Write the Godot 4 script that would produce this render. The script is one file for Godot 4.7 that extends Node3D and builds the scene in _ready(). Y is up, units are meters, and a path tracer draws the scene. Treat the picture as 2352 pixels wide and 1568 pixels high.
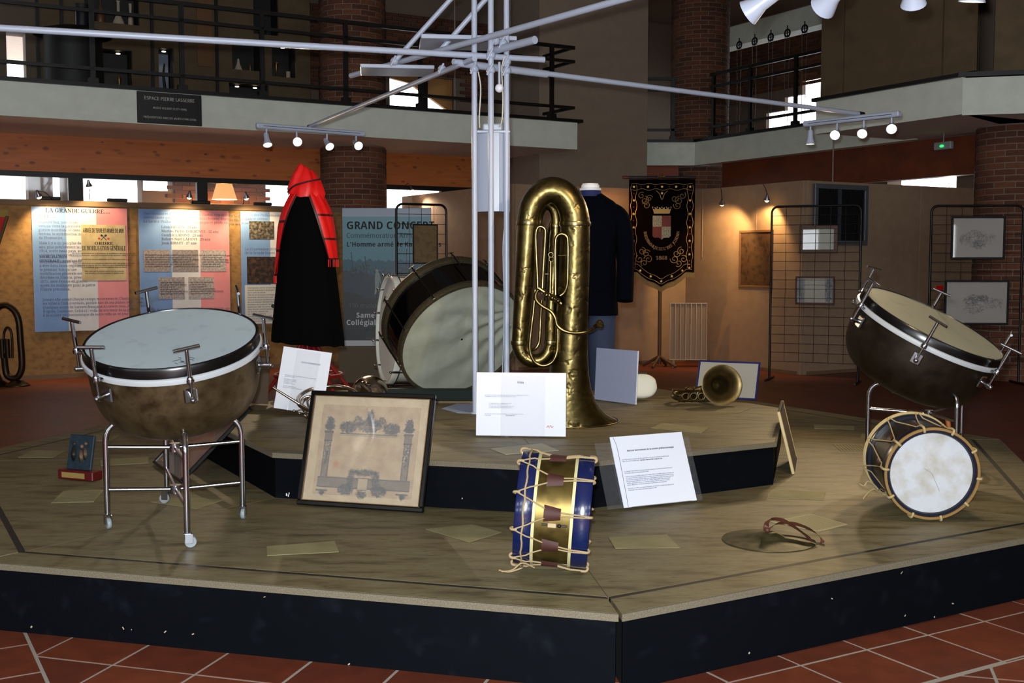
extends Node3D
# A museum hall in the evening of a long exhibition: instruments on a stepped octagonal platform, photographed with a flash.

var M := {}

func _ready() -> void:
	# ---- camera
	var cam := Camera3D.new()
	cam.name = "camera"
	add_child(cam)
	cam.position = Vector3(0, 1.294, 0)
	cam.rotation_degrees = Vector3(-4.0, 0, 0)
	cam.fov = 33.83
	cam.near = 0.05
	cam.far = 200.0
	cam.current = true
	# ---- sky
	var env := Environment.new()
	env.background_mode = Environment.BG_COLOR
	env.background_color = Color(0.95, 0.97, 1.0)
	env.background_energy_multiplier = 6.5
	env.tonemap_mode = Environment.TONE_MAPPER_LINEAR
	env.tonemap_exposure = 1.0
	env.sdfgi_enabled = true
	env.ssao_enabled = true
	env.ssil_enabled = true
	var we := WorldEnvironment.new()
	we.name = "world"
	we.environment = env
	add_child(we)
	# ---- the camera's flash, just above and left of the lens
	var fl := OmniLight3D.new()
	fl.name = "camera_flash"
	add_child(fl)
	fl.position = Vector3(-0.03, 1.36, -0.02)
	fl.light_energy = 27.0
	fl.light_color = Color(0.95, 0.98, 1.0)
	fl.light_size = 0.02
	fl.omni_range = 60.0
	fl.omni_attenuation = 2.0
	fl.shadow_enabled = true
	make_materials()
	build_shell()
	build_left_wing()
	build_right_wing()
	build_partitions()
	build_platform()
	build_rig()
	build_drums()
	build_tuba()
	build_figures()
	build_signs()
	build_small()
	build_exhibits()
	build_gallery()

func make_materials() -> void:
	M.tile = []
	for c in [Color(0.42, 0.185, 0.085), Color(0.395, 0.165, 0.075), Color(0.44, 0.20, 0.095), Color(0.375, 0.155, 0.07)]:
		var m := mat(c, 0.55, 0.0, ntex(11, 0.02, [Color(0.82, 0.8, 0.78), Color(1, 1, 1)], 256), 1.6, true)
		M.tile.append(m)
	M.terracotta = mat(Color(0.45, 0.19, 0.09), 0.5, 0.0, ntex(12, 0.012, [Color(0.75, 0.72, 0.7), Color(1, 1, 1)], 256), 0.7, true)
	M.grout = mat(Color(0.55, 0.52, 0.48), 0.9)
	M.plaster = mat(Color(0.57, 0.50, 0.43), 0.9, 0.0, ntex(13, 0.02, [Color(0.92, 0.92, 0.92), Color(1, 1, 1)], 256), 0.8, true)
	M.fascia = mat(Color(0.86, 0.885, 0.83), 0.8, 0.0, ntex(14, 0.03, [Color(0.93, 0.93, 0.93), Color(1, 1, 1)], 256), 0.7, true)
	M.soffit = mat(Color(0.88, 0.81, 0.77), 0.9)
	M.dark_steel = mat(Color(0.07, 0.065, 0.06), 0.45, 0.3)
	M.mortar = mat(Color(0.47, 0.41, 0.35), 0.95)
	M.brick = []
	for c in [Color(0.43, 0.255, 0.165), Color(0.39, 0.23, 0.15), Color(0.47, 0.285, 0.18), Color(0.36, 0.21, 0.14)]:
		M.brick.append(mat(c, 0.9, 0.0, ntex(15, 0.05, [Color(0.78, 0.78, 0.78), Color(1, 1, 1)], 128), 3.0, true))
	var grain := FastNoiseLite.new()
	grain.seed = 5
	grain.frequency = 0.01
	M.pine = mat(Color(1, 1, 1), 0.55)
	M.pine.albedo_texture = pine_texture()
	M.pine.uv1_triplanar = true
	M.pine.uv1_scale = Vector3(0.55, 1.1, 0.55)
	M.chipboard = mat(Color(0.56, 0.44, 0.28), 0.85, 0.0, ntex(16, 0.04, [Color(0.72, 0.68, 0.6), Color(0.95, 0.92, 0.88), Color(1, 1, 1)], 256), 1.2, true)
	M.partition = mat(Color(0.60, 0.50, 0.405), 0.85, 0.0, ntex(17, 0.03, [Color(0.9, 0.88, 0.86), Color(1, 1, 1)], 256), 0.9, true)
	M.rail_wood = mat(Color(0.42, 0.33, 0.24), 0.7)
	M.panel_wall = mat(Color(0.40, 0.33, 0.235), 0.85, 0.0, ntex(18, 0.02, [Color(0.8, 0.8, 0.78), Color(1, 1, 1)], 256), 0.8, true)
	M.glass = mat(Color(0.95, 0.98, 0.97, 0.08), 0.03)
	M.glass.transparency = BaseMaterial3D.TRANSPARENCY_ALPHA
	M.black = mat(Color(0.02, 0.02, 0.02), 0.6)
	M.white_paint = mat(Color(0.66, 0.69, 0.76), 0.35)
	M.chrome = mat(Color(0.66, 0.67, 0.70), 0.17, 1.0)

func pine_texture() -> ImageTexture:
	var im := Image.create(512, 256, false, Image.FORMAT_RGB8)
	var nz := FastNoiseLite.new()
	nz.seed = 31
	nz.frequency = 0.02
	nz.fractal_octaves = 3
	var knots := []
	var rg := RandomNumberGenerator.new()
	rg.seed = 4
	for k in 26:
		knots.append(Vector3(rg.randf() * 512, rg.randf() * 256, rg.randf_range(2.0, 4.5)))
	for y in 256:
		for x in 512:
			var g := nz.get_noise_2d(x * 0.25, y * 3.0) * 0.5 + 0.5
			var c := Color(0.76, 0.44, 0.19).lerp(Color(0.62, 0.33, 0.13), g)
			for k in knots:
				var dx: float = absf(x - k.x)
				var dy: float = absf(y - k.y)
				if dx < 12 and dy < 10:
					var d: float = sqrt(dx * dx * 0.4 + dy * dy) / k.z
					if d < 1.6:
						c = c.lerp(Color(0.20, 0.08, 0.03), clampf(1.6 - d, 0, 0.8))
			im.set_pixel(x, y, c)
	return ImageTexture.create_from_image(im)

# a wall along a wing with openings [a, b, y0, y1]
func pierced(fn: Callable, s0: float, s1: float, w: float, th: float, y0: float, y1: float, open: Array) -> ArrayMesh:
	var b := Mb.new()
	var cuts := [s0, s1]
	for o in open:
		cuts.append(o[0])
		cuts.append(o[1])
	cuts.sort()
	for i in cuts.size() - 1:
		var a: float = cuts[i]
		var c: float = cuts[i + 1]
		if c - a < 0.002:
			continue
		var mid := (a + c) / 2
		var ys := [y0]
		for o in open:
			if mid > o[0] and mid < o[1]:
				ys.append(o[2])
				ys.append(o[3])
		ys.append(y1)
		for k in range(0, ys.size(), 2):
			if ys[k + 1] - ys[k] > 0.002:
				slab(b, fn, a, c, ys[k], ys[k + 1], w, w + th)
	return b.done()

func slab(b: Mb, fn: Callable, a: float, c: float, ya: float, yb: float, wa: float, wb: float) -> void:
	var p: Vector3 = fn.call(a, ya, wa)
	var q: Vector3 = fn.call(c, yb, wb)
	var e: Vector3 = (fn.call(a + 1.0, 0.0, 0.0) - fn.call(a, 0.0, 0.0)).normalized()
	var f: Vector3 = (fn.call(a, 0.0, 1.0) - fn.call(a, 0.0, 0.0)).normalized()
	var sx := absf(c - a)
	var sw := absf(wb - wa)
	b.box((p + q) / 2, Vector3(sx, absf(yb - ya), sw), 0.0, Basis(e, Vector3.UP, e.cross(Vector3.UP)))

func brick_field(parent: Node3D, fn: Callable, s0: float, s1: float, y0: float, y1: float, w: float, sd: int, most := 290, skip: Variant = null) -> void:
	var me := Mb.new().box(Vector3.ZERO, Vector3(0.226, 0.056, 0.03)).done()
	var rg := RandomNumberGenerator.new()
	rg.seed = sd
	var e: Vector3 = (fn.call(1.0, 0.0, 0.0) - fn.call(0.0, 0.0, 0.0)).normalized()
	var bs := Basis(e, Vector3.UP, e.cross(Vector3.UP))
	var rest := Mb.new()
	var row := 0
	var y := y0 + 0.034
	var count := 0
	while y < y1:
		var s := s0 + (0.12 if row % 2 else 0.0)
		while s < s1:
			var at: Vector3 = fn.call(s, y, w + rg.randf_range(-0.004, 0.004))
			if not (skip != null and skip.call(s, y)):
				if count < most:
					var o := part("brick", me, M.brick[rg.randi() % 4], parent)
					o.transform = parent.transform.affine_inverse() * Transform3D(bs, at)
					count += 1
				else:
					rest.box(at, Vector3(0.226, 0.056, 0.03), 0.0, bs)
			s += 0.238
		y += 0.068
		row += 1
	if rest.v.size():
		var r := part("bricks_beyond", rest.done(), M.brick[1], parent)
		r.transform = parent.transform.affine_inverse()
		r.set_meta("kind", "stuff")

# a round brick column; only the courses and the side that the hall sees are laid brick by brick
func brick_column(called: String, x: float, d: float, rad: float, ranges: Array, face: float, sd: int) -> void:
	var core := Mb.new().lathe([Vector2(0, 0), Vector2(rad - 0.012, 0), Vector2(rad - 0.012, 6.0), Vector2(0, 6.0)], 36).done()
	var o := struct(called, core, M.mortar, P(x, 0, d))
	var rg := RandomNumberGenerator.new()
	rg.seed = sd
	var nb := 12
	var arc := TAU / nb - 0.012 / rad
	var b := Mb.new()
	var pr := [Vector2(rad - 0.03, -0.028), Vector2(rad, -0.028), Vector2(rad, 0.028), Vector2(rad - 0.03, 0.028)]
	b.lathe(pr, 3, -arc / 2, arc / 2)
	var me := b.done()
	var count := 0
	var row := 0
	for rr in ranges:
		var y: float = rr[0] + 0.034
		while y < rr[1]:
			for k in 7:
				if count >= 298:
					continue
				var a := face + (k - 3 + (0.5 if row % 2 else 0.0)) * TAU / nb
				var q := part("brick", me, M.brick[rg.randi() % 4], o, Vector3(0, y, 0))
				q.rotation.y = a
				q.scale = Vector3(1.0, 1.0, 1.0) * (1.0 + rg.randf_range(-0.003, 0.004))
				count += 1
			y += 0.068
			row += 1

func build_shell() -> void:
	# floor: terracotta tiles laid in sectors round the platform
	var fb := Mb.new()
	fb.box(P(0, -0.1, 15.4), Vector3(34, 0.2, 21.4))
	fb.box(P(0, -0.1, -3.2), Vector3(34, 0.2, 11.6))
	fb.box(P(-10.2, -0.1, 3.65), Vector3(13.6, 0.2, 2.1))
	fb.box(P(10.2, -0.1, 3.65), Vector3(13.6, 0.2, 2.1))
	struct("floor", fb.done(), M.terracotta)
	var fr := struct("floor", Mb.new().box(P(0, -0.1016, 3.65), Vector3(6.8, 0.2, 2.1)).done(), M.grout)
	var zone := PackedVector2Array([Vector2(-2.5, 2.75), Vector2(2.5, 2.75), Vector2(2.5, 4.6), Vector2(-2.5, 4.6)])
	# sectors: [direction of the rows in degrees, offset along the normal, offset along the row, half-planes that bound it]
	var lb := [Vector2(-1.699, 3.841), Vector2(-1.435, 3.388)]
	var rb := [Vector2(1.573, 3.539), Vector2(1.535, 3.388)]
	tiles(fr, zone, 30.2, 3.761, 0.05, [[lb[0], lb[1], 1.0]], 0)
	tiles(fr, zone, -16.2, 3.041, -1.974, [[lb[0], lb[1], -1.0], [Vector2(0.335, 3.2), Vector2(0.30, 2.7), 1.0]], 1)
	tiles(fr, zone, 29.7, 2.313, -2.862, [[Vector2(0.335, 3.2), Vector2(0.30, 2.7), -1.0], [Vector2(1.298, 3.388), Vector2(1.679, 3.603), -1.0]], 2)
	tiles(fr, zone, -15.5, 4.0, 0.66, [[Vector2(1.298, 3.388), Vector2(1.679, 3.603), 1.0]], 3)
	# roof and the far outer walls, which close the building round the hall
	struct("ceiling", Mb.new().box(P(0, 6.1, 10.0), Vector3(34, 0.2, 34)).done(), M.plaster)
	var rear := func(a, y, w): return P(a, y, -6.3 - w)
	var ro := []
	for k in 7:
		ro.append([-11.5 + k * 3.3, -11.5 + k * 3.3 + 2.0, 1.4, 2.3])
		ro.append([-11.5 + k * 3.3, -11.5 + k * 3.3 + 2.0, 3.6, 5.0])
	struct("wall_rear", pierced(rear, -17.0, 17.0, 0.0, 0.2, 0.0, 6.0, ro), M.plaster)
	struct("wall_side_left", Mb.new().box(P(-13.5, 3.0, 3.0), Vector3(0.2, 6.0, 19)).done(), M.plaster)
	struct("wall_side_right", Mb.new().box(P(13.0, 3.0, 3.0), Vector3(0.2, 6.0, 19)).done(), M.plaster)

func tiles(parent: Node3D, zone: PackedVector2Array, deg: float, on: float, oc: float, halves: Array, sd: int) -> void:
	var area := [zone]
	for h in halves:
		var a: Vector2 = h[0]
		var b: Vector2 = h[1]
		var e := (b - a).normalized()
		var nn := Vector2(-e.y, e.x) * float(h[2])
		var g := 0.006
		var big := PackedVector2Array([a - e * 20 - nn * g, a + e * 20 - nn * g, a + e * 20 - nn * 40, a - e * 20 - nn * 40])
		var nx := []
		for p in area:
			nx.append_array(Geometry2D.intersect_polygons(p, big))
		area = nx
	var u := Vector2(cos(deg_to_rad(deg)), sin(deg_to_rad(deg)))
	var n := Vector2(-u.y, u.x)
	var rg := RandomNumberGenerator.new()
	rg.seed = 90 + sd
	var st := 0.3
	var g := 0.0055
	for i in range(-16, 17):
		for j in range(-16, 17):
			var c0 := n * (on + i * st) + u * (-oc + j * st) 
			var q := PackedVector2Array([c0 + u * g + n * g, c0 + u * (st - g) + n * g, c0 + u * (st - g) + n * (st - g), c0 + u * g + n * (st - g)])
			for ar in area:
				for piece in Geometry2D.intersect_polygons(q, ar):
					var w := PackedVector2Array()
					for p in piece:
						w.append(Vector2(p.x, -p.y))
					if w.size() >= 3 and absf(poly_area(w)) > 0.0008:
						part("tile", Mb.new().prism(w, -0.02, rg.randf_range(-0.0012, 0.0006)).done(), M.tile[rg.randi() % 4], parent)

func poly_area(p: PackedVector2Array) -> float:
	var a := 0.0
	for k in p.size():
		a += p[k].cross(p[(k + 1) % p.size()])
	return a / 2

func railing(called: String, label: String, fn: Callable, w: float, a: float, b: float, posts: Array, ret: float) -> void:
	var t := thing(called, label, "railing", fn.call((a + b) / 2, 3.18, w))
	var put := func(nm, bm):
		var o := part(nm, bm.done(), M.dark_steel, t)
		o.transform = t.transform.affine_inverse()
	for r in [[4.12, 0.022], [3.94, 0.018], [3.34, 0.018]]:
		var m := Mb.new()
		slab(m, fn, a, b, r[0] - r[1], r[0] + r[1], w - 0.02, w + 0.02)
		put.call("rail", m)
	for s in posts:
		var m := Mb.new()
		slab(m, fn, s - 0.025, s + 0.025, 3.18, 4.1, w - 0.02, w + 0.02)
		slab(m, fn, s - 0.05, s + 0.05, 3.18, 3.24, w - 0.04, w + 0.04)
		put.call("post", m)
	if ret != 0.0:
		for r in [4.12, 3.94, 3.34]:
			var m := Mb.new()
			slab(m, fn, ret - 0.018, ret + 0.018, r - 0.018, r + 0.018, w, w + 0.75)
			put.call("rail", m)

func build_left_wing() -> void:
	var L := LW
	# gallery floor with its white edge
	var t := setting("floor_gallery_left", LW(3.5, 2.79, 0))
	var b := Mb.new()
	slab(b, L, 0.0, 12.0, 2.80, 3.14, 0.04, 5.5)
	var o := part("slab", b.done(), M.soffit, t)
	o.transform = t.transform.affine_inverse()
	b = Mb.new()
	slab(b, L, 0.0, 12.0, 2.79, 3.14, 0.0, 0.04)
	o = part("edge_board", b.done(), M.fascia, t)
	o.transform = t.transform.affine_inverse()
	b = Mb.new()
	slab(b, L, -0.06, 12.0, 3.14, 3.18, -0.05, 5.5)
	o = part("sill", b.done(), M.dark_steel, t)
	o.transform = t.transform.affine_inverse()
	railing("balcony_railing", "black steel railing along the balcony above the poster wall", L, 0.05, 0.02, 12.0, [0.37, 2.26, 3.23, 4.24, 5.14, 6.07, 7.1, 8.2], 0.05)
	# beams of pine above dark-framed glazing
	b = Mb.new()
	slab(b, L, -0.6, 2.0, 2.37, 2.80, 1.75, 1.9)
	var bm := solo("pine_beam", "orange pine beam under the balcony beside the hanging white cabinet", "beam", b.done(), M.pine)
	b = Mb.new()
	slab(b, L, 2.0, 12.0, 2.37, 2.80, 1.75, 1.9)
	solo("pine_beam", "long knotty pine beam under the balcony above the tricolour posters", "beam", b.done(), M.pine)
	var f := Mb.new()
	slab(f, L, -0.6, 12.0, 2.31, 2.37, 1.78, 1.86)
	slab(f, L, -0.6, 12.0, 0.0, 0.08, 1.78, 1.86)
	for m in [[1.02, 1.13], [4.43, 4.56], [5.93, 6.09], [7.4, 7.5], [8.9, 9.0]]:
		slab(f, L, m[0], m[1], 0.0, 2.31, 1.78, 1.86)
	var wf := struct("window_1", f.done(), M.dark_steel)
	for m in [[-0.6, 1.02], [1.13, 4.43], [4.56, 5.93], [6.09, 7.4], [7.5, 8.9], [9.0, 12.0]]:
		var p := Mb.new()
		slab(p, L, m[0], m[1], 0.08, 2.31, 1.818, 1.822)
		part("pane", p.done(), M.glass, wf)
	# outer wall, with daylight through its openings
	var op := [[-0.95, 0.35, 0.4, 2.66], [1.85, 2.5, 0.3, 2.7], [4.0, 4.45, 2.42, 2.7], [4.47, 5.33, 0.4, 2.6], [5.62, 5.76, 0.4, 2.7], [6.1, 6.95, 0.3, 2.62]]
	var ow := struct("wall_outer_left", pierced(L, -6.0, 12.0, 5.5, 0.35, 0.0, 3.0, op), M.mortar)
	brick_field(ow, L, 2.55, 4.0, 1.9, 2.8, 5.485, 3)
	var up := [[-0.95, 0.28, 3.2, 4.55], [1.72, 1.92, 3.2, 4.14], [6.08, 6.34, 3.7, 4.66]]
	var uw := struct("wall_outer_left_upper", pierced(L, -6.0, 12.0, 5.5, 0.35, 3.0, 6.0, up), M.mortar)
	brick_field(uw, L, -1.9, 2.4, 4.16, 5.6, 5.485, 5, 298, func(s, y): return (s > -1.08 and s < 0.41 and y < 4.6) or (s > 1.6 and s < 2.0 and y < 4.2))
	# gabled head inside the arch opening upstairs
	var g := Mb.new()
	var gb := Basis((LW(0, 0, 0) - LW(1, 0, 0)).normalized(), Vector3.UP, Vector3.UP.cross((LW(1, 0, 0) - LW(0, 0, 0)).normalized()).normalized())
	g.xf = Transform3D(gb, LW(-0.33, 4.05, 5.56))
	g.plate(PackedVector2Array([Vector2(-0.64, 0.52), Vector2(-0.64, 0.45), Vector2(-0.2, 0.38), Vector2(0.64, -0.1), Vector2(0.64, 0.52)]), 0.08)
	var trim := struct("trim_1", g.done(), mat(Color(0.75, 0.55, 0.32), 0.8))
	b = Mb.new()
	slab(b, L, -0.4, -0.28, 3.18, 4.55, 5.4, 5.48)
	slab(b, L, -0.95, 0.28, 3.7, 3.74, 5.4, 5.48)
	struct("window_2", b.done(), M.dark_steel)
	brick_column("wall_column_left", -1.98 - 0.1, 14.85, 0.43, [[3.2, 4.75], [1.9, 2.79]], -1.44, 21)
	# grey pillar that carries the balcony's end
	b = Mb.new()
	slab(b, L, -1.72, 0.12, 0.0, 6.0, 0.78, 2.2)
	struct("wall_pillar", b.done(), M.plaster)
	# poster wall
	b = Mb.new()
	slab(b, L, 2.95, 12.0, 0.0, 1.93, 0.85, 0.91)
	var pw := solo("poster_wall", "tan chipboard display wall that carries the tricolour posters", "display panel", b.done(), M.chipboard)
	b = Mb.new()
	slab(b, L, 2.93, 12.0, 1.93, 1.99, 0.83, 0.93)
	part("top_rail", b.done(), M.rail_wood, pw)
	b = Mb.new()
	slab(b, L, 2.95, 12.0, 0.0, 0.05, 0.835, 0.85)
	part("skirting", b.done(), M.rail_wood, pw)

func build_right_wing() -> void:
	var R := RW
	var t := setting("floor_gallery_far", RW(1.5, 2.79, 0))
	var put := func(nm, bm, m):
		var o := part(nm, bm.done(), m, t)
		o.transform = t.transform.affine_inverse()
	var b := Mb.new()
	slab(b, R, 0.0, 7.0, 2.80, 3.14, 0.04, 4.0)
	b.prism(PackedVector2Array([Vector2(2.83, -17.43), Vector2(6.2, -20.5), Vector2(1.0, -21.0), Vector2(0.4, -17.43)]), 2.80, 3.14)
	put.call("slab", b, M.soffit)
	b = Mb.new()
	slab(b, R, 0.0, 4.2, 2.79, 3.14, 0.0, 0.04)
	put.call("edge_board", b, M.fascia)
	b = Mb.new()
	b.box(P(1.6, 2.965, 17.42), Vector3(2.42, 0.35, 0.04))
	put.call("edge_board", b, M.fascia)
	b = Mb.new()
	slab(b, R, -0.03, 4.2, 3.14, 3.18, -0.05, 4.0)
	b.box(P(1.6, 3.16, 17.5), Vector3(2.5, 0.04, 0.3))
	put.call("sill", b, M.dark_steel)
	railing("balcony_railing", "black steel railing of the far balcony between column and panelled wall", R, 0.05, 0.3, 4.0, [0.37, 1.18, 2.1, 3.0], 0.0)
	var F := func(s, y, w): return P(2.9 - s, y, 17.45 + w)
	railing("balcony_railing", "short black railing between the grey pillar and the round brick column", F, 0.05, 0.35, 2.2, [0.42, 1.5], 0.0)
	# the box-like bay that juts out, with boarded wall on it
	t = setting("floor_gallery_right", RW(5.0, 2.79, -1.45))
	put = func(nm, bm, m):
		var o := part(nm, bm.done(), m, t)
		o.transform = t.transform.affine_inverse()
	b = Mb.new()
	slab(b, R, 4.02, 6.0, 2.80, 3.14, -1.41, 0.5)
	b.prism(PackedVector2Array([Vector2(4.55, -11.5), Vector2(9.0, -10.3), Vector2(9.6, -14.0), Vector2(5.9, -13.0)]), 2.80, 3.14)
	put.call("slab", b, M.soffit)
	b = Mb.new()
	slab(b, R, 4.0, 6.02, 2.79, 3.16, -1.45, -1.41)
	put.call("edge_board", b, M.fascia)
	var K := RW(6.02, 0, -1.45)
	var e2 := Vector3(0.965, 0, 0.262)
	b = Mb.new()
	b.box(K + e2 * 2.2 + Vector3(0, 2.965, 0) + Vector3(0.262, 0, -0.965) * 0.02, Vector3(4.4, 0.37, 0.04), 0.0, Basis(e2, Vector3.UP, e2.cross(Vector3.UP)))
	put.call("edge_board", b, M.fascia)
	b = Mb.new()
	slab(b, R, 3.97, 6.03, 3.16, 3.2, -1.5, -1.2)
	b.box(K + e2 * 2.2 + Vector3(0, 3.18, 0), Vector3(4.5, 0.04, 0.12), 0.0, Basis(e2, Vector3.UP, e2.cross(Vector3.UP)))
	put.call("sill", b, M.dark_steel)
	var pw := struct("wall_panelled", pierced(R, 4.0, 6.0, -1.36, 0.05, 3.2, 6.0, []), M.black)
	for s in [[4.0, 4.34], [4.36, 5.70], [5.72, 6.1]]:
		b = Mb.new()
		slab(b, R, s[0], s[1], 3.22, 6.0, -1.385, -1.35)
		part("panel", b.done(), M.panel_wall, pw)
	b = Mb.new()
	b.box(K + e2 * 2.6 + Vector3(0, 4.6, 0) + Vector3(0.262, 0, -0.965) * 0.12, Vector3(4.6, 2.8, 0.03), 0.0, Basis(e2, Vector3.UP, e2.cross(Vector3.UP)))
	part("panel", b.done(), M.panel_wall, pw)
	# end wall of the bay
	b = Mb.new()
	slab(b, R, 4.0, 4.05, 3.2, 6.0, -1.35, 0.5)
	part("panel", b.done(), M.panel_wall, pw)
	# beam and opening under the far balcony
	b = Mb.new()
	slab(b, R, 0.35, 7.5, 2.34, 2.80, 0.25, 0.4)
	solo("pine_beam", "dark red-brown timber beam under the far balcony above the beige partition", "beam", b.done(), mat(Color(0.48, 0.22, 0.095), 0.6, 0.0, ntex(41, 0.03, [Color(0.7, 0.7, 0.7), Color(1, 1, 1)], 128), 0.8, true))
	b = Mb.new()
	b.box(P(1.6, 2.58, 17.75), Vector3(2.0, 0.44, 0.15))
	solo("pine_beam", "short timber beam behind the velvet banner beside the grey pillar", "beam", b.done(), mat(Color(0.52, 0.22, 0.09), 0.6))
	brick_column("wall_column_far", 2.99, 18.1, 0.46, [[3.2, 5.65], [2.45, 2.79]], -1.735, 22)
	brick_column("wall_column_right", 5.62, 12.62, 0.43, [[0.0, 2.79]], -1.99, 23)
	# outer wall of the right wing
	var op := [[0.2, 1.6, 0.4, 2.75], [2.6, 3.5, 2.2, 2.78], [-4.6, -3.5, 0.4, 2.7]]
	struct("wall_outer_right", pierced(R, -5.5, 10.0, 4.0, 0.35, 0.0, 3.0, op), M.mortar)
	var up := [[-2.8, -2.3, 3.2, 4.16], [-2.3, -1.85, 3.2, 4.40], [-1.85, -0.6, 3.2, 4.66]]
	var uw := struct("wall_outer_right_upper", pierced(R, -5.5, 10.0, 4.0, 0.08, 3.0, 6.0, up), M.mortar)
	brick_field(uw, R, -4.4, -1.2, 4.55, 5.9, 3.985, 6, 298)
	b = Mb.new()
	b.box(P(2.6, 1.5, 22.9), Vector3(4.6, 3.0, 0.3))
	b.box(P(3.85, 4.5, 22.9), Vector3(1.6, 3.0, 0.3))
	b.box(P(1.1, 4.5, 22.9), Vector3(3.2, 3.0, 0.3))
	b.box(P(2.88, 5.42, 22.9), Vector3(0.36, 1.16, 0.3))
	var bw := struct("wall_far", b.done(), M.mortar)
	var F2 := func(s, y, w): return P(3.4 - s, y, 22.7 + w)
	brick_field(bw, F2, -0.3, 1.1, 4.9, 6.0, 0.03, 8, 120)
	# white lintel with pulleys
	b = Mb.new()
	slab(b, R, -2.4, 1.6, 5.02, 5.36, 2.0, 2.3)
	struct("trim_2", b.done(), M.fascia)
	b = Mb.new()
	slab(b, R, 4.0, 4.1, 3.2, 6.0, 0.6, 4.0)
	struct("wall_bay_side", b.done(), M.plaster)

func build_partitions() -> void:
	# zig-zag exhibition partition, leaves joined at their corners
	var C := Vector2(3.355, 12.94)
	var K := Vector2(2.29, 14.8)
	var Q := Vector2(0.026, 13.5)
	var far := Vector2(-1.55, 16.1)
	var E := Vector2(5.0, 13.884)
	var E2 := Vector2(6.2, 14.57)
	var lab := ["beige partition leaf behind the velvet banner and the jacket", "beige partition leaf lit by two small lamps, beside the velvet banner", "beige partition leaf that carries the barred grey-framed opening", "beige partition leaf behind the white poles and the mesh stand with one frame", "beige partition leaf ending behind the brick column and the black-framed drawings"]
	var seg := [[Q, K], [K, C], [C, E], [far, Q], [E, E2]]
	for i in 5:
		var a: Vector2 = seg[i][0]
		var b: Vector2 = seg[i][1]
		var mid := (a + b) / 2
		var e := (b - a).normalized()
		var m := Mb.new().box(Vector3(0, 1.118, 0), Vector3((b - a).length() - 0.012, 2.236, 0.05), 0.004)
		var t := solo("partition_leaf", lab[i], "partition", m.done(), M.partition, P(mid.x, 0, mid.y), atan2(e.y, e.x), "zig-zag exhibition partition")
		part("foot", Mb.new().box(Vector3(0, 0.02, 0.03), Vector3((b - a).length() - 0.1, 0.04, 0.012)).done(), M.rail_wood, t)

const CX := -0.0594
const CD := 6.271

func oct(r: float, k: int) -> Vector2:
	var a := deg_to_rad(232.363 + 45.0 * k)
	return Vector2(CX + r * cos(a), CD + r * sin(a))

func ring_piece(k: int, r0: float, r1: float, gap: float) -> PackedVector2Array:
	# trapezoid between two octagons, drawn in by gap at its two radial ends; x, z
	var a := oct(r0, k)
	var b := oct(r1, k)
	var c := oct(r1, k + 1)
	var d := oct(r0, k + 1)
	var e := (c - b).normalized()
	var out := PackedVector2Array()
	for p in [a + e * gap, b + e * gap, c - e * gap, d - e * gap]:
		out.append(Vector2(p.x, -p.y))
	return out

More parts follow.
